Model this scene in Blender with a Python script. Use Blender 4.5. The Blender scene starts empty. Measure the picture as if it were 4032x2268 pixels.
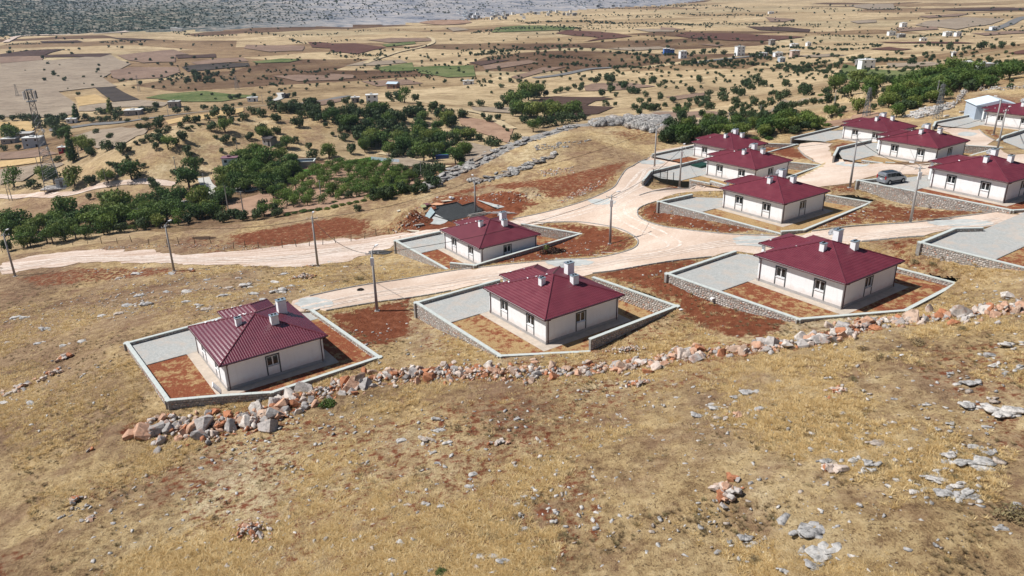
import bpy, bmesh, math, random
import numpy as np
from mathutils import Vector, Matrix, geometry
from mathutils.noise import noise as mnoise
random.seed(7); RNG = np.random.default_rng(11)
C = bpy.context.scene.collection
S = bpy.context.scene
R = math.radians

# ------------------------------------------------------------------ camera, light
CAMZ = 40.0; FP = 3020.0; TH = R(22.16); RO = R(-1.2)
up0 = Vector((0, math.sin(TH), math.cos(TH))); fwd = Vector((0, math.cos(TH), -math.sin(TH))); rt0 = Vector((1, 0, 0))
rt = rt0*math.cos(RO) + up0*math.sin(RO); upv = up0*math.cos(RO) - rt0*math.sin(RO)
cam_data = bpy.data.cameras.new("camera"); cam = bpy.data.objects.new("camera", cam_data); C.objects.link(cam)
M = Matrix((rt, upv, -fwd)).transposed().to_4x4(); M.translation = (0, 0, CAMZ)
cam.matrix_world = M
cam_data.sensor_width = 36; cam_data.lens = 36*FP/4032
cam_data.clip_start = 1; cam_data.clip_end = 40000
S.camera = cam
SUN_EL = R(52)
world = bpy.data.worlds.new("World"); S.world = world; world.use_nodes = True
wn = world.node_tree.nodes; wl = world.node_tree.links; wn.clear()
sky = wn.new('ShaderNodeTexSky'); sky.sky_type = 'NISHITA'; sky.sun_disc = False
sky.sun_elevation = SUN_EL; sky.sun_rotation = R(-90); sky.altitude = 900; sky.air_density = 1.0; sky.dust_density = 0.6
bg = wn.new('ShaderNodeBackground'); bg.inputs['Strength'].default_value = 0.05
wo = wn.new('ShaderNodeOutputWorld'); wl.new(sky.outputs[0], bg.inputs[0]); wl.new(bg.outputs[0], wo.inputs[0])
sd = bpy.data.lights.new("sun", 'SUN'); sd.energy = 5.0; sd.angle = R(0.5); sd.color = (1, 0.97, 0.93)
sun = bpy.data.objects.new("sun", sd); C.objects.link(sun)
sun.rotation_euler = Vector((-math.cos(SUN_EL), 0.02, math.sin(SUN_EL))).to_track_quat('Z', 'Y').to_euler()
sun.location = (-50, 0, 120)
S.view_settings.view_transform = 'Standard'; S.view_settings.look = 'None'
S.view_settings.exposure = 0.27; S.view_settings.gamma = 1; S.view_settings.use_curve_mapping = False
S.render.engine = 'CYCLES'

# ------------------------------------------------------------------ image position -> place on the ground
def ray(fx, fy):
    X = (fx-2016)/FP; Y = -(fy-1134)/FP
    c, s = math.cos(RO), math.sin(RO)
    x = X*c-Y*s; u = X*s+Y*c
    return np.array([x, math.cos(TH)+u*math.sin(TH), -math.sin(TH)+u*math.cos(TH)])
def un(p, z):
    q = ray(*p); t = (z-CAMZ)/q[2]; return np.array([q[0]*t, q[1]*t, z])
def crop(x0, y0, k): return lambda x, y: (x0+x*k, y0+y*k)
D = crop(0, 0, 4032/2576)
F_ = crop(0, 0, 1)
A1 = crop(400, 1000, 1/1.8117); A2 = crop(1500, 800, 1/1.9815); A3 = crop(2500, 700, 1/1.6815); A4 = crop(2500, 350, 1/1.6815)
Z1 = crop(0, 380, .37267); Z2 = crop(900, 360, .37267); Z3 = crop(1800, 220, .6593); Z4 = crop(2500, 180, .6593)
Z5 = crop(3400, 160, .4395); Z6 = crop(0, 100, .9231); Z7 = crop(1300, 100, .9231); Z8 = crop(0, 0, .5823); Z9 = crop(1300, 0, .5823); Z10 = crop(2600, 0, .5559)

# ------------------------------------------------------------------ the lie of the land
HOUSES = {'A': (-28.53, 67.16, 2.22, 125.4), 'B': (3.45, 72.91, 3.75, 125.2), 'C': (34.34, 73.32, 6.93, 125.3), 'D': (38.71, 104.96, 6.31, 125.7),
 'E': (-4.53, 106.58, .03, 124.5), 'F': (43.37, 133.19, 4.41, 127.2), 'G': (46.3, 157.0, 2.7, 125.5), 'H': (75.26, 133.6, 7.37, 125.1),
 'I': (81.5, 164.8, 4.2, 123.5), 'J': (68.5, 102.8, 9.3, 122), 'K': (113.14, 164.2, 6.82, 125.5), 'M': (67.8, 76.4, 9.6, 125.5)}
class TPS:
    def __init__(s, pts, lam=.0):
        P = np.array(pts, float); s.c = P[:, :2]/100; n = len(P)
        d = np.linalg.norm(s.c[:, None]-s.c[None], axis=2); K = s.k(d)+np.eye(n)*lam
        Q = np.c_[np.ones(n), s.c]; A = np.block([[K, Q], [Q.T, np.zeros((3, 3))]])
        w = np.linalg.solve(A, np.r_[P[:, 2], 0, 0, 0]); s.w = w[:n]; s.a = w[n:]
    def k(s, d): return np.where(d > 0, d*d*np.log(np.maximum(d, 1e-9)), 0)
    def __call__(s, x, y):
        x = np.asarray(x, float).ravel()/100; y = np.asarray(y, float).ravel()/100; z = s.a[0]+s.a[1]*x+s.a[2]*y
        for i in range(len(s.w)):
            d2 = (x-s.c[i, 0])**2+(y-s.c[i, 1])**2; z = z+s.w[i]*.5*d2*np.log(np.maximum(d2, 1e-12))
        return z
near = [((488,1372),1.7),((648,1615),1.6),((1070,1575),1.9),((1505,1405),2.6),((1230,1215),2.4),((870,1250),2.1),
 ((1632,1290),2.2),((1962,1413),3.9),((2325,1385),4.2),((2675,1215),5.3),((2340,1085),4.6),((1964,1098),3.6),
 ((2620,1110),6.3),((3145,1275),7.0),((3570,1240),7.3),((3785,1130),7.8),((3535,1045),7.3),((2890,985),6.7),
 ((1545,1000),-1.7),((1757,1060),.2),((1871,1053),.9),((2300,930),1.6),((2060,880),.9),((1735,910),-.2),
 ((2590,800),5.4),((3080,925),6.5),((3445,805),7.4),((3255,765),7.2),((2723,762),6.0),
 ((3364,744),8.4),((3531,777),7.9),((3642,800),7.8),((3990,830),9.2),((3594,997),8.6),((3927,1110),9.0),((3870,955),9.4),
 ((2557,675),4.3),((2527,712),4.0),((3240,650),5.9),((2565,605),2.2),((3140,568),3.2),((3112,540),3.5),((3280,612),6.7),((3927,575),8.4),
 ((3670,490),6.4),((3817,450),6.8),((60,1088),-6.5),((686,1068),-3.6),((1252,1049),-1.4),((2402,960),2.6),((2577,657),2.4),((2675,739),3.2),
 ((0,1017),-8.5),((400,960),-7),((1158,853),-4.2),((1644,736),-1.6),((1880,625),1.0),((2270,492),4.1),((2630,478),4.4),((2300,560),3.7),((2000,700),.2),((1850,830),-1.3),
 ((3700,400),7),((3940,353),9),((4032,347),10),((3554,463),5),((3912,531),7.0),
 ((2016,2268),6.5),((4032,2268),12),((0,2268),2.5),((0,1500),-1.8),((2016,1700),5.4),((560,1700),1.3),((4032,1260),11.2),((4032,1700),11.8),((3000,1520),7.9),
 ((3000,2268),9.5),((1000,2268),4.6),((300,1250),-2.4),((0,1250),-4.6)]
near = [tuple(un(p, z)) for p, z in near]+[(-60, 5, 1), (0, 0, 7), (60, 5, 14), (-150, 60, -9), (160, 80, 17), (170, 200, 14)]
NS = TPS(near, 1e-4)
val = [((100,930),-27),((600,900),-25),((900,850),-26),((1300,800),-24),((1500,720),-24),((1400,640),-26),((235,663),-30),((373,618),-25),((458,589),-21.5),((559,559),-18),
 ((671,507),-17),((820,455),-17),((1086,464),-18.5),((1366,420),-19.5),((1533,416),-20),((1720,435),-23),((400,500),-37),((800,400),-35),((300,520),-37),((1100,395),-34),((700,440),-36),((484,488),-35),((894,430),-33),((1310,380),-32.5),
 ((300,750),-30),((500,740),-28),((800,720),-27),((1000,650),-25.5),((1200,600),-24),((1300,700),-25),((1700,550),-27),((2000,500),-27.5),((2261,418),-29),
 ((2700,535),-10),((3000,525),-8),((3150,475),-8),((3250,440),-8),((2900,430),-16),((3400,380),-10),((3600,330),-7),((3800,290),-5),((4032,290),0),
 ((3000,350),-22),((2700,350),-25),((3300,280),-20),((3700,230),-20),((4032,200),-22),((2500,300),-30),((3000,200),-30),((2000,300),-31),((1500,300),-32),((1000,300),-33),
 ((500,350),-34),((0,450),-35),((0,300),-34),((0,180),-32),((1500,150),-33),((2500,130),-33),((3500,120),-31),((4032,80),-31),((3000,50),-32)]
val = [tuple(un(p, z)) for p, z in val]+[(-3000, 3000, -33), (3000, 3000, -30), (0, 4500, -33), (-1500, 300, -33), (900, 200, 10)]
VS = TPS(val, 4e-4)
crest = [(-1200, 60), (-300, 140)]+[tuple(un(p, z)[:2]) for p, z in [((0,1017),-8.5),((400,960),-7),((1158,853),-4.2),((1644,736),-1.6),((1880,625),1.0),((2270,487),4.3),((2630,472),4.6)]]
crest += [(52, 184), (72, 190), (90, 196), tuple(un((3554,463),5)[:2]), tuple(un((3769,393),7)[:2]), tuple(un((3940,353),9)[:2]), tuple(un((4032,345),10)[:2]), (400, 330)]
cslope = [.5, .5, .5, .5, .55, .6, .55, .5, .6, .3, .22, .2, .2, .2, .2, .2, .2]
hillbase = [(-4000, 900), (-1500, 950)]+[tuple(un(p, -33)[:2]) for p in [(0, 150), (600, 130), (1000, 118), (1700, 90), (2100, 52), (2600, 22)]]+[(2500, 5200), (6000, 7000)]
hill_ridge = [tuple(un(p, z)[:2]) for p, z in [((373,640),-26),((458,610),-23),((559,580),-20),((680,540),-19),((820,500),-19),((1086,500),-20)]]
def inpoly(x, y, P):
    r = np.zeros(len(x), bool); n = len(P)
    for i in range(n):
        x1, y1 = P[i][:2]; x2, y2 = P[(i+1) % n][:2]
        if y1 == y2: continue
        c = ((y1 > y) != (y2 > y)) & (x < (x2-x1)*(y-y1)/(y2-y1)+x1); r ^= c
    return r
def polydist(x, y, P, closed=False):
    best = np.full(len(x), 1e18); bx = x*0; by = y*0; bi = np.zeros(len(x)); n = len(P)
    for i in range(n if closed else n-1):
        ax, ay = P[i][:2]; cx, cy = P[(i+1) % n][:2]; dx, dy = cx-ax, cy-ay
        t = np.clip(((x-ax)*dx+(y-ay)*dy)/(dx*dx+dy*dy), 0, 1); qx = ax+t*dx; qy = ay+t*dy
        d = (x-qx)**2+(y-qy)**2; m = d < best
        best[m] = d[m]; bx[m] = qx[m]; by[m] = qy[m]; bi[m] = i+t[m]
    return np.sqrt(best), bx, by, bi
def vnoise(x, y, sc, seed=0):      # cheap smooth value noise
    x = np.asarray(x)/sc+seed*17.3; y = np.asarray(y)/sc+seed*9.1
    xi = np.floor(x); yi = np.floor(y); fx = x-xi; fy = y-yi; fx = fx*fx*(3-2*fx); fy = fy*fy*(3-2*fy)
    h = lambda a, b: np.modf(np.abs(np.sin(a*127.1+b*311.7)*43758.5453))[0]
    return (h(xi, yi)*(1-fx)+h(xi+1, yi)*fx)*(1-fy)+(h(xi, yi+1)*(1-fx)+h(xi+1, yi+1)*fx)*fy
def fbm(x, y, sc, o=4, seed=0):
    r = 0; a = 1; t = 0
    for i in range(o): r = r+a*vnoise(x, y, sc/2**i, seed+i); t += a; a *= .5
    return r/t
def land(x, y):
    x = np.asarray(x, float).ravel(); y = np.asarray(y, float).ravel()
    z = VS(x, y)
    d, bx, by, bi = polydist(x, y, crest); beyond = ~inpoly(x, y, crest+[(400, -200), (-1200, -200)])
    far = d > 260
    zn = np.full(len(x), -1e3); m = ~(beyond & far)
    dd = np.where(beyond, d, 0)
    zn[m] = NS(np.where(beyond, bx, x)[m], np.where(beyond, by, y)[m])-np.interp(bi[m], range(len(cslope)), cslope)*dd[m]*np.clip(dd[m]/6, .2, 1)
    k = 1.5; a = np.clip((zn-z)/k, -30, 30)
    sm = np.where(beyond, z+k*np.log1p(np.exp(a)), zn)
    # rocky hillside at the far side of the plain
    hd, _, _, _ = polydist(x, y, hillbase); up = ~inpoly(x, y, hillbase+[(6000, -500), (-4000, -500)])
    hh = np.where(up, hd, 0); rise = 260*(1-np.exp(-hh*.17/260))*(1+.0*x)
    rise *= .72+.5*fbm(x, y, 420, 3, 5)
    terr = (fbm(x*.35, y, 60, 4, 3)-.5)*np.clip(hh/60, 0, 1)*16
    sm = sm+rise+terr
    roll = (fbm(x, y, 130, 3, 9)-.5)*7*np.clip((np.hypot(x, y)-330)/300, 0, 1)*(~up)
    hd2 = polydist(x, y, hill_ridge)[0]; mk = np.exp(-(hd2/42)**2)
    return sm+roll+mk*(1.2+(fbm(x, y, 30, 4, 61)-.5)*9)
# ------------------------------------------------------------------ plots (levelled yards held by stone walls)
# wall runs: picture positions of the coping with its height above the yard
WALLS = {
 'A': [[(A1,850,450,.4),(A1,165,632,.4),(A1,462,1048,.4),(A1,835,1015,.4),(A1,1215,990,.4),(A1,1995,733,.5),(A1,1505,392,.5)]],
 'B': [[(A2,920,590,.45),(A2,262,772,.45),(A2,925,1195,.4),(A2,1640,1160,.4)],[(A2,1640,1062,1.75),(A2,2325,800,1.75),(A2,1660,570,1.75)]],
 'C': [[(A3,660,480,.4),(A3,203,632,.4),(A3,1085,938,.4),(A3,1800,880,.4),(A3,2150,697,.6),(A3,1735,590,.6)]],
 'D': [[(A3,375,105,.6),(A3,150,155,.5),(A3,970,372,.4)],[(A3,972,355,.8),(A3,1125,345,.8),(A3,1580,160,1.1),(A3,1270,108,1.2)]],
 'E': [[(A2,460,215,.5),(A2,105,290,.5),(A2,510,515,.4)],[(A2,535,465,1.3),(A2,735,485,1.5),(A2,1575,235,1.6),(A2,1100,155,1.6)]],
 'F': [[(A4,480,452,.6),(A4,95,545,.6),(A4,45,608,.5)],[(A4,360,600,.4),(A4,495,625,.4)],[(A4,495,608,.7),(A4,600,638,.7)],[(A4,1015,585,1.4),(A4,1245,503,1.4),(A4,1010,480,1.4)]],
 'G': [[(A4,390,370,.5),(A4,110,430,.5)],[(A4,860,425,.9),(A4,1078,365,.9),(A4,860,358,.9)]],
 'H': [[(A4,1560,335,.6),(A4,1340,385,.6),(A4,1310,440,.4)],[(A4,1500,472,.4),(A4,1640,490,.4)],[(A4,1660,485,.6),(A4,1930,500,.6)],[(A4,2230,440,1.5),(A4,2430,385,1.5),(A4,2185,370,1.5)]],
 'I': [[(A4,1345,245,.5),(A4,1030,320,.5)]],
 'J': [[(A3,1600,3,.5),(A3,1470,15,.5),(A3,2500,215,.4),(A3,2620,210,.4)]],
 'K': [[(A4,2300,172,.4),(A4,2215,168,.5),(A4,1985,215,.5),(A4,1970,245,.4)]],
 'M': [[(A3,2300,325,.5),(A3,2110,330,.5),(A3,1880,425,.5),(A3,2700,625,.45)]],
 'N': [[(A4,2620,252,.6),(A4,2430,310,.6),(A4,2390,340,.4)]],
}
PADZ = {k: v[2] for k, v in HOUSES.items()}; PADZ['N'] = 7.6
def loc(n, u, v, z=0):
    X, Y, Z, a = HOUSES[n]; a = R(a); return np.array([X+math.cos(a)*u+math.sin(a)*v, Y+math.sin(a)*u-math.cos(a)*v, Z+z])
WRUN = {n: [[np.array(un(c(x, y), PADZ[n]+dz)) for c, x, y, dz in run] for run in runs] for n, runs in WALLS.items()}
PLOT = {}
for n in 'ABC': PLOT[n] = [p[:2] for run in WRUN[n] for p in run]
PLOT['D'] = [p[:2] for run in WRUN['D'] for p in run]; PLOT['E'] = [p[:2] for run in WRUN['E'] for p in run]
PLOT['J'] = [WRUN['J'][0][0][:2], WRUN['J'][0][1][:2], WRUN['J'][0][2][:2], loc('J', -4.5, 0)[:2], loc('J', -4, 15)[:2], loc('J', 13, 15)[:2]]
PLOT['M'] = [WRUN['M'][0][0][:2], WRUN['M'][0][1][:2], WRUN['M'][0][2][:2], WRUN['M'][0][3][:2], loc('M', -4, 0)[:2], loc('M', -4, 15)[:2], loc('M', 17, 15)[:2]]
PLOT['F'] = [WRUN['F'][0][0][:2], WRUN['F'][0][1][:2], loc('F', 14.5, -8)[:2], WRUN['F'][1][0][:2], WRUN['F'][2][1][:2], WRUN['F'][3][0][:2], WRUN['F'][3][1][:2], WRUN['F'][3][2][:2]]
PLOT['G'] = [loc('G', 17, 6)[:2], loc('G', 17.2, -6.8)[:2], loc('G', 3, -6)[:2], loc('G', 0, -3)[:2], WRUN['G'][1][0][:2], WRUN['G'][1][1][:2], WRUN['G'][1][2][:2]]
PLOT['H'] = [WRUN['H'][0][0][:2], WRUN['H'][0][1][:2], loc('H', 13, -7.5)[:2], WRUN['H'][1][0][:2], WRUN['H'][2][1][:2], WRUN['H'][3][0][:2], WRUN['H'][3][1][:2], WRUN['H'][3][2][:2]]
PLOT['I'] = [loc('I', 18, 6)[:2], WRUN['I'][0][1][:2], loc('I', 12, -6)[:2], loc('I', 0, -4)[:2], loc('I', -3, 0)[:2], loc('I', -3, 14)[:2], loc('I', 13, 14)[:2]]
PLOT['K'] = [loc('K', 15, 9)[:2], WRUN['K'][0][1][:2], WRUN['K'][0][2][:2], loc('K', 16, -8)[:2], loc('K', 8, -6)[:2], loc('K', -3, -4)[:2], loc('K', -3, 14)[:2], loc('K', 10, 14)[:2]]

# ground sheet: a fan of rings round the viewpoint, fine near by and coarse far off
azs = np.concatenate([np.linspace(-85, -39, 60, endpoint=False), np.linspace(-39, 39, 600), np.linspace(39, 85, 61)[1:]])*math.pi/180
rr = [10.0]
while rr[-1] < 14000: rr.append(rr[-1]*(1.009 if rr[-1] < 40 else 1.0068 if rr[-1] < 420 else 1.012 if rr[-1] < 2500 else 1.05))
rr = np.array(rr); NR, NA = len(rr), len(azs)
RRg, AZg = np.meshgrid(rr, azs, indexing='ij'); GX = (RRg*np.sin(AZg)).ravel(); GY = (RRg*np.cos(AZg)).ravel()
GZ = land(GX, GY)
for n, P in PLOT.items():          # the ground is dug away under each yard
    m = inpoly(GX, GY, P); GZ[m] = PADZ[n]-.35
mounds = [(un((1622,878),-1.2), 4.2, 3.2, 2.2), (un((1585,895),-1.6), 3.6, 2.6, 1.4), (un((2030,785),.2), 8, 3.0, 2.0), (un((1950,772),0), 7, 2.6, 1.5), (un((2030,838),.4), 5, 1.6, 1.0), (un((1760,778),-1.2), 8, 2.0, .8)]
for p, a_, b_, h_ in mounds:
    e = ((GX-p[0])/a_)**2+((GY-p[1])/b_)**2; GZ += h_*np.exp(-e*1.6)*(.75+.5*fbm(GX, GY, 1.6, 3, 2))
GZ2 = GZ.reshape(NR, NA)
def gz(x, y):
    x = np.asarray(x, float); y = np.asarray(y, float); sh = x.shape; x = x.ravel(); y = y.ravel()
    r = np.clip(np.hypot(x, y), rr[0], rr[-1]*.999); a = np.clip(np.arctan2(x, y), azs[0], azs[-1]-1e-9)
    i = np.clip(np.searchsorted(rr, r)-1, 0, NR-2); j = np.clip(np.searchsorted(azs, a)-1, 0, NA-2)
    fi = (r-rr[i])/(rr[i+1]-rr[i]); fj = (a-azs[j])/(azs[j+1]-azs[j])
    z = (GZ2[i, j]*(1-fj)+GZ2[i, j+1]*fj)*(1-fi)+(GZ2[i+1, j]*(1-fj)+GZ2[i+1, j+1]*fj)*fi
    return z.reshape(sh)
def g1(x, y): return float(gz(np.array([x]), np.array([y]))[0])
TS = np.geomspace(14, 9000, 2200)
def at(p):                          # where the line of sight through p meets the ground
    q = ray(*p); h = CAMZ+q[2]*TS-gz(q[0]*TS, q[1]*TS); k = np.argmax(h < 0)
    if k == 0: k = len(TS)-1
    f = h[k-1]/(h[k-1]-h[k]) if h[k-1] != h[k] else 0; t = TS[k-1]+(TS[k]-TS[k-1])*f
    return np.array([q[0]*t, q[1]*t, CAMZ+q[2]*t])

# ------------------------------------------------------------------ materials
def mat(name, build, bump=None):
    m = bpy.data.materials.new(name); m.use_nodes = True; t = m.node_tree; p = t.nodes['Principled BSDF']; build(t, p); return m
def N(t, typ, **k):
    n = t.nodes.new(typ)
    for a, b in k.items():
        if hasattr(n, a) and not a.isdigit(): setattr(n, a, b)
    return n
def tex(t, kind, scale, detail=4, rough=.6, coord='Object', stretch=None, dist=0):
    co = t.nodes.new('ShaderNodeNewGeometry') if coord == 'World' else t.nodes.new('ShaderNodeTexCoord')
    out = co.outputs['Position'] if coord == 'World' else co.outputs[coord]
    if stretch:
        mp = t.nodes.new('ShaderNodeMapping'); mp.inputs['Scale'].default_value = stretch[:3]
        if len(stretch) > 3: mp.inputs['Rotation'].default_value = (0, 0, stretch[3])
        t.links.new(out, mp.inputs[0]); out = mp.outputs[0]
    n = t.nodes.new('ShaderNodeTex'+kind); n.inputs['Scale'].default_value = scale
    if kind == 'Noise':
        n.inputs['Detail'].default_value = detail; n.inputs['Roughness'].default_value = rough; n.inputs['Distortion'].default_value = dist
    t.links.new(out, n.inputs['Vector']); return n
def ramp(t, src, stops, interp='LINEAR'):
    r = t.nodes.new('ShaderNodeValToRGB'); e = r.color_ramp; e.interpolation = interp
    while len(e.elements) < len(stops): e.elements.new(.5)
    for el, (p, c) in zip(e.elements, stops):
        el.position = p; el.color = (c, c, c, 1) if isinstance(c, (int, float)) else (*c, 1)
    t.links.new(src, r.inputs[0]); return r
def mix(t, fac, a, b, mode='MIX'):
    m = t.nodes.new('ShaderNodeMix'); m.data_type = 'RGBA'; m.blend_type = mode
    if isinstance(fac, (int, float)): m.inputs[0].default_value = fac
    else: t.links.new(fac, m.inputs[0])
    for i, s in ((6, a), (7, b)):
        if isinstance(s, tuple): m.inputs[i].default_value = (*s, 1)
        else: t.links.new(s, m.inputs[i])
    return m.outputs[2]
def bump(t, p, src, strength, dist):
    b = t.nodes.new('ShaderNodeBump'); b.inputs['Strength'].default_value = strength; b.inputs['Distance'].default_value = dist
    t.links.new(src, b.inputs['Height']); t.links.new(b.outputs[0], p.inputs['Normal'])
def setp(p, rough=.9, spec=.2, metal=0):
    p.inputs['Roughness'].default_value = rough; p.inputs['Specular IOR Level'].default_value = spec; p.inputs['Metallic'].default_value = metal
def plain(name, col, rough=.7, spec=.3, metal=0, var=.12, sc=3):
    def b(t, p):
        n = tex(t, 'Noise', sc, 5, .65); r = ramp(t, n.outputs[0], [(.3, tuple(c*(1-var) for c in col)), (.7, tuple(min(1, c*(1+var)) for c in col))])
        t.links.new(r.outputs[0], p.inputs['Base Color']); setp(p, rough, spec, metal)
    return mat(name, b)
def mathn(t, op, a, b):
    n = t.nodes.new('ShaderNodeMath'); n.operation = op
    for i, s in enumerate((a, b)):
        if isinstance(s, (int, float)): n.inputs[i].default_value = s
        else: t.links.new(s, n.inputs[i])
    return n.outputs[0]

STRAW = [(.25, (.20, .13, .06)), (.42, (.36, .25, .11)), (.58, (.50, .37, .17)), (.8, (.62, .49, .26))]
def b_ground(t, p):
    att = t.nodes.new('ShaderNodeAttribute'); att.attribute_name = 'zone'; sep = t.nodes.new('ShaderNodeSeparateColor'); t.links.new(att.outputs['Color'], sep.inputs[0])
    big = tex(t, 'Noise', .07, 5, .6, 'World'); mid = tex(t, 'Noise', .9, 8, .72, 'World', (1, 1, 1)); fine = tex(t, 'Noise', 6, 6, .8, 'World', (1.6, .7, 1, .5))
    s1 = mathn(t, 'ADD', mathn(t, 'MULTIPLY', big.outputs[0], .3), mathn(t, 'MULTIPLY', mid.outputs[0], .38)); s1 = mathn(t, 'ADD', s1, mathn(t, 'MULTIPLY', fine.outputs[0], .32))
    s1 = mathn(t, 'ADD', mathn(t, 'MULTIPLY', mathn(t, 'SUBTRACT', s1, .5), 3.2), .5)
    g_a = ramp(t, s1, [(.1, (.09, .05, .026)), (.32, (.29, .19, .095)), (.5, (.47, .335, .17)), (.86, (.70, .54, .31))]).outputs[0]
    g_b = ramp(t, s1, [(.1, (.12, .08, .045)), (.32, (.34, .245, .135)), (.5, (.53, .41, .235)), (.86, (.80, .69, .47))]).outputs[0]
    g_c = ramp(t, s1, [(.1, (.085, .05, .032)), (.32, (.20, .125, .078)), (.52, (.31, .205, .125)), (.86, (.48, .36, .22))]).outputs[0]
    z1 = tex(t, 'Noise', .045, 4, .6, 'World', (1, 1, 0)); z2 = tex(t, 'Noise', .06, 5, .65, 'World', (1.3, .8, 0, .9))
    ta = t.nodes.new('ShaderNodeAttribute'); ta.attribute_name = 'tone'; tz = mathn(t, 'MULTIPLY', mathn(t, 'SUBTRACT', ta.outputs['Fac'], .5), .42)
    grass = mix(t, ramp(t, mathn(t, 'SUBTRACT', z1.outputs[0], tz), [(.5, 0.), (.62, .85)]).outputs[0], g_a, g_b); grass = mix(t, ramp(t, mathn(t, 'ADD', z2.outputs[0], tz), [(.5, 0.), (.64, .85)]).outputs[0], grass, g_c)
    spk = tex(t, 'Noise', 3.2, 3, .9, 'World'); grass = mix(t, ramp(t, spk.outputs[0], [(.38, .75), (.44, 0.)]).outputs[0], grass, (.09, .052, .03))  # dark brown specks paint the shade between grass clumps into the colour
    b2 = tex(t, 'Noise', .16, 7, .7, 'World'); ex = ramp(t, b2.outputs[0], [(.5, 0.), (.64, 1.)])
    dirt = ramp(t, mid.outputs[0], [(.3, (.15, .08, .048)), (.7, (.33, .205, .13))]).outputs[0]
    c = mix(t, mathn(t, 'MULTIPLY', ex.outputs[0], .75), grass, dirt)
    # red soil, broken by tufts of dry grass
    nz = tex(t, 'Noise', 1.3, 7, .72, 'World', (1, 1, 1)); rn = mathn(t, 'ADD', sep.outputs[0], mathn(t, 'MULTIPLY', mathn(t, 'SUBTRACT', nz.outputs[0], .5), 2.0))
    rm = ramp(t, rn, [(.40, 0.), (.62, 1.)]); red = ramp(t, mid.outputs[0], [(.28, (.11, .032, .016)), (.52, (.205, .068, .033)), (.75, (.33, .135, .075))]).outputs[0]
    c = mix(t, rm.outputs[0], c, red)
    # valley tone: green channel pale stubble / brown earth
    st = tex(t, 'Noise', .022, 6, .6, 'World', (.6, 1.4, 1)); pale = ramp(t, mathn(t, 'ADD', mathn(t, 'MULTIPLY', st.outputs[0], .7), mathn(t, 'MULTIPLY', mid.outputs[0], .3)), [(.34, (.25, .18, .11)), (.5, (.42, .325, .20)), (.68, (.55, .44, .285))]).outputs[0]
    vo = t.nodes.new('ShaderNodeTexVoronoi'); vo.inputs['Scale'].default_value = .0085; gw = t.nodes.new('ShaderNodeNewGeometry'); mpv = t.nodes.new('ShaderNodeMapping'); mpv.inputs['Scale'].default_value = (.62, 1.15, 0); mpv.inputs['Rotation'].default_value = (0, 0, .35); t.links.new(gw.outputs['Position'], mpv.inputs[0]); t.links.new(mpv.outputs[0], vo.inputs['Vector'])
    sv = t.nodes.new('ShaderNodeSeparateColor'); t.links.new(vo.outputs['Color'], sv.inputs[0]); fc = ramp(t, sv.outputs[0], [(0, (1.1, 1.08, 1.05)), (.3, (.78, .72, .66)), (.46, (1.16, 1.14, 1.1)), (.64, (.55, .46, .42)), (.76, (.98, 1., .98)), (.9, (.27, .19, .18))], 'CONSTANT').outputs[0]
    pale = mix(t, .92, pale, fc, 'MULTIPLY')
    vn = tex(t, 'Noise', .16, 9, .78, 'World', (.7, 1.2, 1)); pale = mix(t, 1., pale, ramp(t, vn.outputs[0], [(.36, (.50, .46, .42)), (.47, (.86, .84, .8)), (.56, (1.06, 1.05, 1.04)), (.66, (1.22, 1.2, 1.16))]).outputs[0], 'MULTIPLY')
    c = mix(t, sep.outputs[1], c, pale)
    # limestone
    v = tex(t, 'Noise', .35, 8, .75, 'World'); rk = mathn(t, 'ADD', sep.outputs[2], mathn(t, 'MULTIPLY', mathn(t, 'SUBTRACT', v.outputs[0], .5), 1.6))
    rkm = ramp(t, rk, [(.48, 0.), (.58, 1.)]); lime = ramp(t, mid.outputs[0], [(.32, (.13, .12, .115)), (.6, (.40, .38, .35))]).outputs[0]
    c = mix(t, rkm.outputs[0], c, lime)
    t.links.new(c, p.inputs['Base Color']); setp(p, .95, .1)
    bump(t, p, mathn(t, 'ADD', mathn(t, 'MULTIPLY', mid.outputs[0], .7), mathn(t, 'MULTIPLY', fine.outputs[0], .3)), 1., .6)
M_ground = mat('ground', b_ground)
def b_hill(t, p):
    st = tex(t, 'Noise', .05, 8, .8, 'World', (.10, .55, 3.4)); fn = tex(t, 'Noise', .16, 6, .75, 'World', (.3, 1, 1.5))
    s = mathn(t, 'ADD', mathn(t, 'MULTIPLY', st.outputs[0], .5), mathn(t, 'MULTIPLY', fn.outputs[0], .5))
    c = ramp(t, s, [(.38, (.05, .066, .095)), (.44, (.18, .195, .235)), (.50, (.37, .36, .365)), (.62, (.52, .46, .42))]).outputs[0]  # blue-grey tint puts the haze of distance into the rock colour
    att = t.nodes.new('ShaderNodeAttribute'); att.attribute_name = 'zone'; sep = t.nodes.new('ShaderNodeSeparateColor'); t.links.new(att.outputs['Color'], sep.inputs[0])
    g = ramp(t, fn.outputs[0], [(.42, (.03, .052, .04)), (.5, (.07, .09, .065)), (.57, (.33, .28, .22))]).outputs[0]
    c = mix(t, sep.outputs[0], c, g)
    t.links.new(c, p.inputs['Base Color']); setp(p, 1, .05); bump(t, p, s, 1, 6)
M_hill = mat('rocky_hillside', b_hill)
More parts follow.
